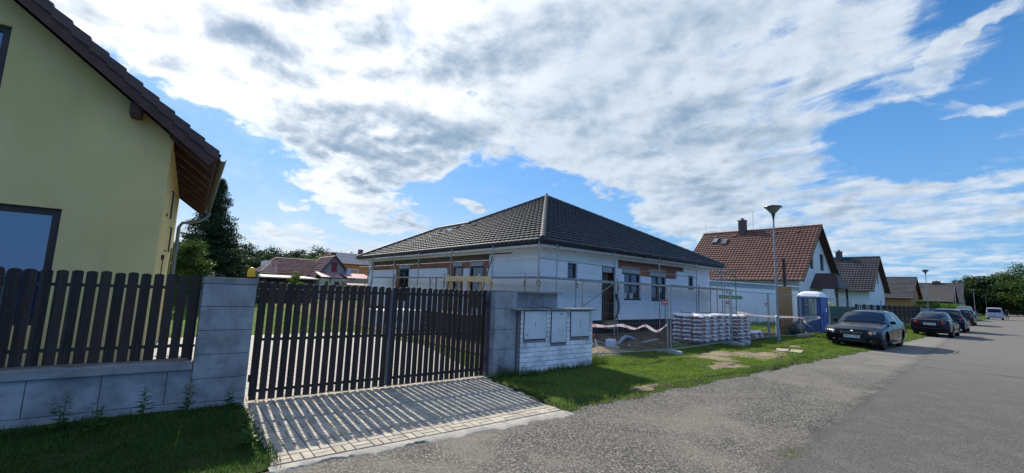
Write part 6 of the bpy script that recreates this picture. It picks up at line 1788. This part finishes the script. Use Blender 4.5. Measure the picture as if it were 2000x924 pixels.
# ------------------------------------------------------------------ grass
def leaf_mat(name, c1, c2, trans=.35, scale=.8, rough=.6):
    m = bpy.data.materials.new(name); m.use_nodes = True; nt = NT(m.node_tree); b = nt.n['Principled BSDF']
    tc = nt.new('ShaderNodeTexCoord'); f, _ = nt.noise(tc.outputs['Object'], scale, 5, .65); g, _ = nt.noise(tc.outputs['Object'], scale*14, 3, .7)
    c = nt.mix(nt.smooth(nt.math('ADD', nt.math('MULTIPLY', f, .6), nt.math('MULTIPLY', g, .4)), .35, .65), c1+(1,), c2+(1,))
    nt.put(b.inputs['Base Color'], c); b.inputs['Roughness'].default_value = rough; b.inputs['Specular IOR Level'].default_value = .25
    tr = nt.new('ShaderNodeBsdfTranslucent'); nt.put(tr.inputs[0], nt.mix(1.0, c, (1.35, 1.5, .7, 1), 'MULTIPLY'))
    mx = nt.new('ShaderNodeMixShader'); mx.inputs[0].default_value = trans
    nt.l.new(b.outputs[0], mx.inputs[1]); nt.l.new(tr.outputs[0], mx.inputs[2]); nt.l.new(mx.outputs[0], nt.n['Material Output'].inputs[0])
    return m
M_GRASS = leaf_mat('grass_blades', (.085, .145, .024), (.19, .25, .055), .45, 1.1)
M_GRASS_DRY = leaf_mat('dry_grass_blades', (.16, .17, .05), (.28, .25, .10), .3, 1.5)
M_GRASS_DK = leaf_mat('shade_tinted_grass_blades', (.030, .070, .014), (.062, .115, .022), .3, 1.1)  # darker copy of the grass, shade put into its colour
M_WEED = leaf_mat('weed_leaves', (.045, .10, .02), (.09, .17, .03), .35, 3)

def vnoise(x, y, s, seed=0):
    """smooth value noise, vectorised"""
    r = np.random.default_rng(seed); T = r.random((64, 64)); u, v = x*s, y*s
    i, j = np.floor(u).astype(int), np.floor(v).astype(int); a, b = u-i, v-j; a = a*a*(3-2*a); b = b*b*(3-2*b)
    g = lambda p, q: T[(i+p) % 64, (j+q) % 64]
    return g(0, 0)*(1-a)*(1-b)+g(1, 0)*a*(1-b)+g(0, 1)*(1-a)*b+g(1, 1)*a*b
def blades(x, y, z, h, w, lean, rng):
    n = len(x); a = rng.random(n)*2*np.pi; b = rng.random(n)*2*np.pi
    dx, dy = np.cos(a)*w/2, np.sin(a)*w/2; lx, ly = np.cos(b)*lean*h, np.sin(b)*lean*h
    V = np.empty((n, 5, 3), np.float32)
    V[:, 0] = np.stack([x-dx, y-dy, z], 1); V[:, 1] = np.stack([x+dx, y+dy, z], 1)
    V[:, 2] = np.stack([x-dx*.75+lx*.35, y-dy*.75+ly*.35, z+h*.6], 1); V[:, 3] = np.stack([x+dx*.75+lx*.35, y+dy*.75+ly*.35, z+h*.6], 1)
    V[:, 4] = np.stack([x+lx, y+ly, z+h*(1-.25*lean)], 1)
    base = np.arange(n)[:, None]*5
    F = np.concatenate([base+np.array([0, 1, 3]), base+np.array([0, 3, 2]), base+np.array([2, 3, 4])], 0)
    return V.reshape(-1, 3), F
def edge_arr(y):
    ys = np.array([p[0] for p in ROAD_EDGE]); xs = np.array([p[1] for p in ROAD_EDGE])
    return np.interp(y, ys, xs)+.05*np.sin(y*3.1)+.035*np.sin(y*7.7+1)+.02*np.sin(y*17+2)
def hn(x, y, s=1.0):
    return (np.sin(x*1.7*s+y*.6*s)+np.sin(y*2.3*s-x*.9*s+1.3)+np.sin((x+y)*4.1*s+.5)*.5)/2.5
def dirt_arr(x, y):
    d = np.zeros_like(x)
    for (a, b, ra, rb) in DIRT: d = np.maximum(d, 1.25-((x-a)/ra)**2-((y-b)/rb)**2)
    return d+.35*hn(x, y, 1.9)
def vz(x, y):
    t = np.clip((edge_arr(y)-x)/.25, 0, 1)*np.where(y > 3, 1, .35); return .003+.055*t+.03*hn(x, y, .8)*t
def grass_patch(name, x0, x1, y0, y1, dens, h0, h1, w, m, seed, keep=None, label=None, lean=.5, zf=None):
    rng = np.random.default_rng(seed); n = int(dens*(x1-x0)*(y1-y0)); x = x0+(x1-x0)*rng.random(n); y = y0+(y1-y0)*rng.random(n)
    k = np.ones(n, bool) if keep is None else keep(x, y, rng)
    x, y = x[k], y[k]; n = len(x)
    cl = vnoise(x, y, 2.2, seed+1)*.6+vnoise(x, y, 7, seed+2)*.4
    h = (h0+(h1-h0)*cl**1.6)*(.6+.7*rng.random(n)); z = (zf or vz)(x, y)-.01
    V, F = blades(x, y, z, h, w*(.7+.6*rng.random(n)), lean*(.4+1.0*rng.random(n)), rng)
    o = np_mesh(name, V, F, m); o['kind'] = 'stuff'
    if label: o['label'] = label; o['category'] = 'grass'
    return o
def keep_verge(edge_w=.03, dry=0):
    def f(x, y, rng):
        e = edge_arr(y)-x; d = dirt_arr(x, y)
        k = (e > -.02-.06*rng.random(len(x))) & (rng.random(len(x)) > np.clip(d*1.05-.25, 0, .955))
        k &= rng.random(len(x)) < np.clip(.35+e/.5, 0, 1)
        k &= y > 5.30-.19*(x+7)+.03*rng.random(len(x))
        return k
    return f
grass_patch('grass', -7.08, -4.2, 4.7, 12.5, 2300, .035, .085, .007, M_GRASS, 1, keep_verge(), 'short bright green grass on the verge beside the meter cabinet')
grass_patch('grass', -7.3, -3.8, 12.5, 22, 1100, .04, .09, .010, M_GRASS, 2, keep_verge(), 'green verge grass in front of the bag stacks and the big lamp')
grass_patch('grass', -7.6, -3.6, 22, 42, 420, .05, .11, .016, M_GRASS, 3, keep_verge(), 'green verge grass around the black estate car')
grass_patch('grass', -7.7, -3.6, 42, 110, 60, .06, .13, .04, M_GRASS, 4, keep_verge(), 'far verge grass along the parked dark cars')
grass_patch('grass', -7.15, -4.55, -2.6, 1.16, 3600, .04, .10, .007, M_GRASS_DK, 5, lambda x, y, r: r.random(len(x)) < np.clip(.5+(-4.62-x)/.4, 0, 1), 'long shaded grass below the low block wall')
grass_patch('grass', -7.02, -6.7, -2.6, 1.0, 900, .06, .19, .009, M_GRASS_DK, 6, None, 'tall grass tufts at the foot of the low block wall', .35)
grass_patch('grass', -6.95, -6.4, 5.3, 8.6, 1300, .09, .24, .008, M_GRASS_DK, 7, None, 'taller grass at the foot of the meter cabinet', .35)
grass_patch('grass', -5.9, -4.5, 8, 18, 110, .03, .07, .009, M_GRASS_DRY, 8, lambda x, y, r: dirt_arr(x, y) > .1, 'dry straw tufts around the worn sandy patches')
grass_patch('grass', -7.0, -4.2, 5.2, 14, 130, .05, .12, .006, M_GRASS_DRY, 21, keep_verge(), 'dry pale stalks mixed into the verge grass', .5)
grass_patch('grass', -8.0, -7.1, 8.7, 30, 260, .05, .16, .010, M_GRASS, 9, lambda x, y, r: vnoise(x, y, .8, 5) > .45, 'scattered grass behind the mesh fence', zf=lambda x, y: .06+0*x)
grass_patch('grass', -44, -16.1, -6, 8.8, 55, .05, .09, .030, M_GRASS, 10, lambda x, y, r: x < -16.3, 'mown lawn behind the gate', zf=lambda x, y: -.01+0*x)
grass_patch('grass', -13.5, -8.0, 26.0, 36.5, 260, .15, .45, .016, M_GRASS, 11, lambda x, y, r: x < -7.8+.0*y, 'tall weeds and grass in front of the insulated garage', .35, zf=lambda x, y: .02+0*x)

def leaf_cloud(centers, radii, per, size, rng, flat=.0, aspect=1.0, up=.35):
    """leaf sized quads scattered through clumps; returns verts, faces"""
    C = np.repeat(centers, per, 0); Rr = np.repeat(radii, per, 0); n = len(C)
    d = rng.normal(size=(n, 3)); d /= np.linalg.norm(d, axis=1)[:, None]; rad = rng.random(n)**(1/2.2)
    P = C+d*(rad[:, None])*Rr
    nv = rng.normal(size=(n, 3))+d*.6; nv[:, 2] += up; nv /= np.linalg.norm(nv, axis=1)[:, None]
    t = np.cross(nv, rng.normal(size=(n, 3))); t /= np.linalg.norm(t, axis=1)[:, None]; b = np.cross(nv, t)
    s = (size*(.6+.8*rng.random(n)))[:, None]; a = s*aspect
    V = np.stack([P-t*s, P+b*a*.55+t*s*.1, P+t*s, P-b*a*.55+t*s*.1], 1).reshape(-1, 3)
    F = np.arange(n*4).reshape(-1, 4); return V, F
M_BARK = mat('tree_bark', (.085, .065, .05), .95, .3, 6, .7, 30)
def limb(mb, p0, p1, r0, r1, rng, n=6):
    p0, p1 = np.array(p0, float), np.array(p1, float); pts = []
    for i in range(n+1):
        t = i/n; pts.append(tuple(p0+(p1-p0)*t+(rng.normal(size=3)*.03*np.linalg.norm(p1-p0)*(0 if i in (0, n) else 1))))
    mb.tube(pts, [r0+(r1-r0)*i/n for i in range(n+1)], 7)
def broadleaf(name, label, cat, loc, H, W, m, seed, nclump=60, per=55, leaf=.16, base=.25, group=None, D=None, shape=1.0):
    rng = np.random.default_rng(seed); t = thing(name, label, cat, loc, 0, group); D = D or W
    tb = MB(); zc = H*(base+(1-base)*.5); hh = H*(1-base)*.5
    limb(tb, (0, 0, -.1), (rng.normal()*.1, rng.normal()*.1, H*.72), .035*H**.9*.5+.05, .03, rng)
    cs, rs = [], []
    lob = rng.normal(size=(7, 3)); lob /= np.linalg.norm(lob, axis=1)[:, None]; amp = rng.random(7)*.35
    for i in range(nclump):
        d = rng.normal(size=3); d /= np.linalg.norm(d); r = rng.random()**.45
        k = 1+sum(amp[q]*max(0, d@lob[q])**3 for q in range(7))-.22
        p = np.array([d[0]*W/2*r*k, d[1]*D/2*r*k, zc+d[2]*hh*r*k])
        if p[2] > zc: 
            f = 1-.25*shape*((p[2]-zc)/hh); p[0] *= f; p[1] *= f
        cs.append(p); q = (.11+.09*rng.random())*min(W, H); rs.append((q*1.25, q*1.25, q*.75))
        if i % 5 == 0: limb(tb, (0, 0, H*(base*.8+.35*rng.random())), tuple(p), .03+.006*H, .015, rng, 4)
    tb.build('trunk', M_BARK, t, smooth=True)
    V, F = leaf_cloud(np.array(cs), np.array(rs), per, leaf, rng)
    np_mesh('crown', V, F, m, t); return t
def conifer(name, label, loc, H, W, m, seed, tiers=26, leaf=.14, dens=1.0, group=None, cat='conifer', droop=.25, open_=0.0):
    rng = np.random.default_rng(seed); t = thing(name, label, cat, loc, 0, group)
    tb = MB(); limb(tb, (0, 0, -.1), (0, 0, H*.97), .018*H+.04, .015, rng, 8)
    cs, rs = [], []
    for k in range(tiers):
        f = k/tiers; z = H*(.04+.93*f); R_ = W/2*(1-f)**.92*(.80+.35*rng.random())
        nb = int(5+8*(1-f))
        for i in range(nb):
            if rng.random() < open_: continue
            a = rng.random()*2*np.pi; L = R_*(.75+.4*rng.random()); ns = max(2, int(L/.38))
            for s in range(ns):
                r = L*(s+.7)/ns; p = np.array([r*np.cos(a), r*np.sin(a), z-droop*r*.6+.12*L*((s+.7)/ns)**2+rng.normal()*.05])
                cs.append(p); q = .20+.15*(1-s/ns)+.02*W; rs.append((q, q, q*.55))
    tb.build('trunk', M_BARK, t, smooth=True)
    V, F = leaf_cloud(np.array(cs), np.array(rs), max(3, int(9*dens)), leaf, rng, aspect=.5, up=.2)
    np_mesh('crown', V, F, m, t); return t

M_CON = leaf_mat('dark_conifer_foliage', (.014, .034, .015), (.035, .065, .024), .2, .6)
M_PINE_F = leaf_mat('pine_foliage', (.022, .042, .022), (.050, .080, .034), .2, .12)
M_LEAF1 = leaf_mat('green_foliage', (.028, .060, .016), (.070, .12, .028), .3, .35)
M_LEAF2 = leaf_mat('olive_foliage', (.055, .085, .022), (.12, .16, .04), .3, .4)
M_HEDGE = leaf_mat('hedge_foliage', (.05, .10, .018), (.12, .19, .03), .35, .6)
M_LEAF3 = leaf_mat('deep_green_foliage', (.018, .042, .014), (.042, .080, .022), .25, .15)

conifer('conifer', 'tall dark cone shaped conifer behind the yellow house gutter', (-37.9, 3.2, 0), 9.45, 6.8, M_CON, 3, 50, .10, 5.0, cat='conifer', open_=.06)
broadleaf('tree', 'green leafy tree in front of the dark conifer, beside the downpipe', 'tree', (-28.3, 1.45, 0), 4.2, 2.3, M_LEAF1, 8, 90, 150, .05, .12)
broadleaf('tree', 'low green tree right beside the dark conifer foot', 'tree', (-40, 5.2, 0), 2.6, 2.2, M_LEAF2, 9, 30, 130, .06, .1)
broadleaf('bush', 'round clipped bush in front of the red roofed cottage', 'bush', (-40, 9.5, 0), 2.72, 1.5, M_HEDGE, 10, 40, 160, .035, .32)

# far pine wood on the left: single trees one can tell apart along its edge
forest = []
fr = np.random.default_rng(44)
protos = []
for k in range(3): protos.append(broadleaf('pine_tree', 'x', 'pine tree', (0, 0, -200), 10, 7.5, M_PINE_F, 60+k, 60, 110, .19, .22, 'pine wood behind the cottages'))
protos.append(conifer('pine_tree', 'x', (0, 0, -200), 11.5, 5.0, M_PINE_F, 70, 18, .22, 1.8, 'pine wood behind the cottages', 'pine tree', open_=.25))
spots = []
for i, az in enumerate(np.linspace(-87.5, -69.0, 22)):
    h = float(np.interp(az, [-87.5, -82.5, -79.5, -77.5, -75, -72, -69], [10.0, 9.8, 10.6, 9.3, 10.4, 10.1, 9.2]))*(.90+.16*fr.random()); d = 108+fr.random()*9
    spots.append((az, d, h, 3 if i in (8, 13) else int(fr.integers(0, 3))))
for i, az in enumerate(np.linspace(-88, -70, 12)): spots.append((az+.4, 96+fr.random()*5, 7.0+fr.random()*1.4, int(fr.integers(0, 3))))
used = set()
side = ['behind the conifer', 'left of the small white building', 'above the small white building', 'above the red hipped roof', 'left of the grey gable', 'right behind the grey gable', 'behind the orange house', 'beside the orange house roof']
for i, (az, d, h, k) in enumerate(spots):
    p = protos[k]; first = k not in used; used.add(k)
    o = p if first else copy_tree(p)
    x, y = d*math.sin(R(az)), d*math.cos(R(az)); o.location = (x, y, 0); o.rotation_euler = (0, 0, fr.random()*6.28)
    s = h/(11.5 if k == 3 else 10.0); o.scale = (s*(.95+.2*fr.random()), s*(.95+.2*fr.random()), s)
    row = 'rear row' if i < 22 else 'front row'; n_ = (i if i < 22 else (i-22)*2)
    if k == 3: o['label'] = 'spindly pine tip rising above the wood, %s' % side[min(7, n_*8//22)]
    else: o['label'] = 'blue green pine in the %s, %s, %s' % (row, side[min(7, n_*8//22)], ['taller', 'rounder', 'thinner'][n_ % 3] if i < 22 else ['taller', 'rounder'][((i-22)) % 2])
# trees at the far end of the road
right = [(-22, 190, 8.5, 9, 'dark tree furthest left of the group at the road end'), (-14.5, 186, 9.5, 9, 'dark tree behind the fourth street lamp'), (-9.5, 192, 12.0, 10, 'tall dark tree right of the fourth street lamp'),
         (-5.0, 190, 13.2, 11, 'wide dark tree directly above the white van'), (0.5, 186, 14.2, 12, 'biggest tree at the right edge over the road end'), (-17.5, 178, 6.5, 8, 'low dark shrub tree left of the white van'), (6.5, 180, 13.5, 12, 'tree just past the right edge above the road'), (12, 176, 12, 11, 'lower tree outermost right beyond the road')]
for i, (x, y, h, w, l) in enumerate(right):
    broadleaf('tree', l, 'tree', (x, y, 0), h, w, M_LEAF3 if i != 4 else M_LEAF1, 100+i, 90, 130, .24, .04, 'trees at the road end')
broadleaf('tree', 'bushy light green tree peeping over the cottage roof', 'tree', (-78, 22.0, 0), 7.2, 6.0, M_LEAF2, 130, 34, 50, .22, .2)
# clipped hedge in front of the long brown roof
def hedge(label, x0, x1, y0, y1, h, m, seed, n=900, leaf=.12):
    t = thing('hedge', label, 'hedge', (0, 0, 0)); rng = np.random.default_rng(seed)
    tb = MB()
    for y in np.linspace(y0+.5, y1-.5, 14): tb.bar(((x0+x1)/2, y, 0), ((x0+x1)/2, y, h*.7), .05, .02, 6)
    tb.build('stems', M_BARK, t)
    cs = np.stack([x0+(x1-x0)*rng.random(n), y0+(y1-y0)*rng.random(n), .2+(h-.35)*rng.random(n)**.7], 1)
    V, F = leaf_cloud(cs, np.tile([.45, .6, .35], (n, 1)), 26, leaf, rng); np_mesh('foliage', V, F, m, t)
hedge('long clipped hedge with yellow green top behind the third street lamp', -10.4, -9.0, 92, 150, 2.35, M_HEDGE, 7, 1500, .13)
hedge('dark low thicket closing the view under the trees at the road end', -26, 16, 196, 199, 3.6, M_LEAF3, 17, 1500, .35)
for (x, y, h, w, l) in ((-9.4, 84, 2.6, 2.2, 'dark shrub between the second lamp and the hedge'), (-9.0, 132, 2.3, 3.0, 'rounded grey green shrub by the fourth lamp')):
    broadleaf('shrub', l, 'shrub', (x, y, 0), h, w, M_LEAF1, int(y), 24, 40, .12, .05)

# weeds: leafy stems against walls and in the verge
def weed(label, loc, h, seed, n=12, spread=.10, m=None, flower=None):
    rng = np.random.default_rng(seed); t = thing('weed', label, 'plant', loc, group='weeds in the grass'); sb = MB(); V, F, o = [], [], 0
    for s in range(3):
        a = rng.random()*6.28; top = np.array([math.cos(a)*spread*rng.random(), math.sin(a)*spread*rng.random(), h*(.7+.35*rng.random())])
        sb.tube([(0, 0, -.03), tuple(top*.5+rng.normal(size=3)*.01), tuple(top)], [.004, .003, .002], 5)
        for i in range(n):
            f = (i+1)/(n+1); p = top*f; b = rng.random()*6.28; L = .05+.07*(1-f)*(.5+rng.random()); w = L*.22; d = np.array([math.cos(b), math.sin(b), .35]); e = np.array([-math.sin(b), math.cos(b), 0])
            q = len(V); V += [p, p+d*L*.5+e*w, p+d*L+np.array([0, 0, -.2*L]), p+d*L*.5-e*w]; F.append((q, q+1, q+2, q+3))
    sb.build('stem', M_WEED, t); np_mesh('leaves', V, F, m or M_WEED, t)
    if flower:
        fb = MB()
        for k in range(3): fb.lathe([(.002, 0), (.016, .004), (.010, .012), (.002, .014)], 8, (rng.normal()*.03, rng.normal()*.03, h*(.9+.05*k)))
        fb.build('flower', flower, t)
ye = mat('yellow_flower', (.7, .55, .05), .7)
WD = [((-6.98, .55, .06), .42, 'leafy weed against the foot of the gate pillar with the beacon'), ((-6.95, .12, .05), .36, 'weed growing at the joint of the low wall and the pillar'), ((-6.85, -.55, .05), .38, 'broad weed half way along the low wall'),
      ((-6.6, -.3, .05), .30, 'dark weed clump before the low wall'), ((-6.92, 1.0, .05), .28, 'small weed at the corner of the gate'), ((-6.72, 6.4, .05), .42, 'weed in front of the left cabinet door'), ((-6.66, 7.2, .05), .38, 'weed in front of the middle cabinet door'),
      ((-6.8, 5.5, .05), .46, 'tall weed between the pillar and the meter cabinet'), ((-6.85, 5.9, .05), .34, 'weed at the left corner of the meter cabinet'), ((-6.7, 8.3, .05), .32, 'weed in front of the right cabinet door'),
      ((-5.25, .95, .05), .20, 'low weed at the edge of the driveway blocks'), ((-5.9, 1.05, .05), .22, 'weed creeping over the left edge of the driveway')]
for i, (l, h, lab) in enumerate(WD): weed(lab, l, h, 300+i)
for i in range(7):
    weed(['leftmost', 'second', 'third', 'fourth', 'fifth', 'sixth', 'rightmost'][i]+' of the tall weeds growing along the garage foot', (-12.6+.35*i, 30.0+1.05*i, 0), .55+.3*((i*37) % 5)/5, 330+i, 16, .2)
# sprigs in the asphalt joint
grass_patch('grass', -1.95, -1.75, 5.6, 6.0, 900, .01, .035, .006, M_GRASS, 15, None, 'tuft of moss and grass in the asphalt joint', .6, zf=lambda x, y: .008+0*x)
# crumbs and small stones along the road edge
def crumbs():
    rng = np.random.default_rng(5); mb = MB()
    for i in range(420):
        y = 5+13*rng.random()**1.3; x = float(edge_arr(np.array([y]))[0])+abs(rng.normal())*.16-.03; s = .006+.014*rng.random()
        a = rng.random()*6.28; z = .004
        vs = [(x+s*math.cos(a+k*2.1)*(.7+.5*rng.random()), y+s*math.sin(a+k*2.1), z) for k in range(3)]+[(x, y, z+s*.9)]
        mb.add(vs, [(0, 1, 2), (0, 3, 1), (1, 3, 2), (2, 3, 0)])
    o = mb.build('gravel_crumbs', mat('pale_gravel', (.32, .29, .24), .95, .3, 30)); o['kind'] = 'stuff'
crumbs()

# ------------------------------------------------------------------ cottages far behind the gate
def cottage_left():
    t = thing('house', 'low cottage with a weathered red hipped roof and a grey gable wing', 'house')
    Mw = mat('cream_render', (.62, .52, .36), .92, .08, .6); Mg = mat('grey_gable_render', (.28, .28, .30), .92, .08, .6)
    Mt = tile_mat('weathered_red_tiles', (.42, .18, .125), (.55, .32, .26), .4)
    Mb = mat('brown_eave', (.08, .045, .03), .8)
    MB().box(-66, -60.5, 10.8, 17, 0, 2.85).build('wall', Mw, t)
    ez, rz = 2.85, 5.0
    roof_face('roof', t, Mt, (-60, 10.2, ez), (-60, 17.2, ez), (-63.2, 12.4, rz), (-63.2, 17.2, rz), .6, .34, 3, .03, .05)
    roof_face('roof', t, Mt, (-66.4, 10.2, ez), (-60, 10.2, ez), (-63.2, 12.4, rz), (-63.2, 12.4, rz), .6, .34, 3, .03, .05)
    # gable wing nearer
    x0, x1, y0, y1, zc, ap = -64, -57.5, 16.1, 20.4, 2.75, 5.45
    MB().prism([(y0, 0), (y1, 0), (y1, zc), (18.1, ap-.1), (y0, zc)], 'x', x0, x1).build('gable_wall', Mg, t)
    k = (ap-zc)/(18.1-y0)
    roof_face('roof', t, Mt, (x0, y0-.7, zc-.7*k+.1), (x1+.4, y0-.7, zc-.7*k+.1), (x0, 18.1, ap), (x1+.4, 18.1, ap), .6, .34, 3, .03, .05)
    roof_face('roof', t, Mt, (x1+.4, y1+.5, zc-.5*k+.4), (x0, y1+.5, zc-.5*k+.4), (x1+.4, 18.1, ap), (x0, 18.1, ap), .6, .34, 3, .03, .05)
    MB().prism([(y0-.7, zc-.7*k+.12), (18.1, ap+.04), (y1+.5, zc-.5*k+.42), (y1+.5, zc-.5*k+.2), (18.1, ap-.2), (y0-.7, zc-.7*k-.08)], 'x', x1+.38, x1+.44).build('barge_board', Mb, t)
    MB().box(x1+.003, x1+.06, 17.85, 18.55, 3.35, 4.6).build('shutter', mat('red_shutter', (.22, .02, .03), .6), t)
    MB().box(-60.498, -60.42, 13.0, 14.0, 1.2, 2.1).build('window', M_FRAME, t)
    MB().box(-60.498, -60.46, 14.6, 14.9, 1.4, 2.1).build('window', M_FRAME, t)
    # lean-to porches with pink metal roofs
    MB().box(x1+.002, x1+2.4, 16.4, 21.6, 0, 2.45).build('porch_wall', Mw, t)
    Mp = mat('pink_metal_roof', (.42, .22, .22), .4, .06, 1, metal=.1)
    for (ya, yb) in ((15.9, 18.5), (19.0, 22.2)):
        MB().prism([(x1-.0, 3.25), (x1+2.8, 2.62), (x1+2.8, 2.56), (x1-.0, 3.19)], 'y', ya, yb).build('porch_roof', Mp, t)
    MB().box(x1+2.402, x1+2.44, 17.6, 18.2, 1.3, 2.1).build('window', M_FRAME, t); MB().bar((x1+2.5, 17.1, 0), (x1+2.5, 17.1, 2.55), .05, n=6).build('downpipe', M_STEEL_DK, t)
    MB().box(x1+2.402, x1+2.44, 16.5, 16.85, .4, 2.1).build('door', M_FRAME, t)
    MB().prism([(x1+2.45, 2.2), (x1+4.6, 1.75), (x1+4.6, 1.68), (x1+2.45, 2.12)], 'y', 18.5, 24.0).build('shed_roof', mat('faded_sheet_roof', (.28, .20, .17), .7), t)
    MB().bar((x1+.3, 19.9, 3.1), (x1+.3, 19.9, 3.9), .28, n=14).build('water_barrel', mat('pale_blue_drum', (.38, .46, .58), .5), t)
cottage_left()
def orange_house():
    t = thing('house', 'bright orange rendered house with a pale sheet roof behind the scaffold', 'house')
    Mo = mat('orange_render', (.66, .24, .08), .9, .06, .5)
    x0, x1, y0, y1, zc, ap = -88, -75, 24.2, 34.5, 5.45, 7.7
    MB().box(x0, x1, y0, y1, 0, zc).build('wall', Mo, t)
    MB().prism([(x0, zc+.002), (x1, zc+.002), (-81.5, ap-.05)], 'y', y0, y0+.3).build('gable_wall', Mo, t)
    Mr = mat('pale_sheet_roof', (.62, .52, .46), .6, .1, .5)
    roof_face('roof', t, Mr, (x1+.6, y0-.1, zc-.1), (x1+.6, y1, zc-.1), (-81.5, y0-.1, ap), (-81.5, y1, ap), .8, .6, 2, .02, .03)
    roof_face('roof', t, Mr, (x0-.6, y1, zc-.1), (x0-.6, y0-.1, zc-.1), (-81.5, y1, ap), (-81.5, y0-.1, ap), .8, .6, 2, .02, .03)
    MB().box(-79, -78.3, 29.0, 29.7, 6, 8.3).build('chimney', mat('brick_chimney', (.16, .08, .06), .9), t)
    MB().box(-79, -78.3, 24.25, 24.9, 5.5, 7.3).build('wall_pier', mat('brown_pier', (.12, .05, .03), .9), t)
    for (a, b) in ((26.2, 27.9), (30.6, 32.0)):
        w = MB().box(x1+.002, x1+.06, a, b, 3.2, 4.5).build('window', M_WHITE, t); MB().box(x1+.061, x1+.07, a+.15, b-.15, 3.3, 4.4).build('pane', M_GLASS, w)
orange_house()
wb = thing('outbuilding', 'small white boxy building peeking out left of the red hipped roof', 'building', (-72, 12.3, 0))
MB().box(0, 3, 0, 1.6, 0, 4.75).build('wall', M_WHITE, wb); MB().box(3.001, 3.03, .9, 1.15, 3.5, 4.4).build('window', M_FRAME, wb)
sh = thing('shed', 'long low shed with a pale flat roof behind the yellow beacon', 'shed', (-46, 7.2, 0))
MB().box(0, 4, 0, 4.3, 0, 2.15).build('wall', mat('dark_shed_boards', (.05, .04, .035), .9, .3, 2), sh); MB().obox((2, 2.0, 2.25), (4.8, 5.4, .1), (.0, .05, 0)).build('roof', mat('pale_shed_roof', (.42, .36, .33), .7), sh)
g2 = thing('garden_shed', 'grey garden shed gable just above the pillar top', 'shed', (-35, 2.0, 0))
MB().prism([(0, 0), (1.8, 0), (1.8, 2.0), (.9, 2.2), (0, 2.0)], 'x', -2, 0).build('wall', mat('blue_grey_shed', (.14, .17, .2), .8), g2)
MB().prism([(-.12, 2.02), (.9, 2.27), (1.92, 2.02), (1.92, 1.98), (.9, 2.23), (-.12, 1.98)], 'x', -2.1, .08).build('roof', mat('pale_shed_trim', (.22, .25, .27), .6), g2)
# garden wire fence behind the lawn
gf = thing('garden_fence', 'dark garden wire fence between the lawn and the cottages', 'fence', (-43, 3, 0))
for i in range(12): MB().bar((0, i*2.0, 0), (0, i*2.0, 1.75), .03, n=6).build('post', M_STEEL_DK, gf)
w = MB()
for z in np.arange(.2, 1.75, .14): w.bar((0, 0, z), (0, 22, z), .006, n=3)
for y in np.arange(0, 22, .2): w.bar((0, y, .1), (0, y, 1.7), .005, n=3)
w.build('wire_mesh', M_STEEL_DK, gf, fix=False)
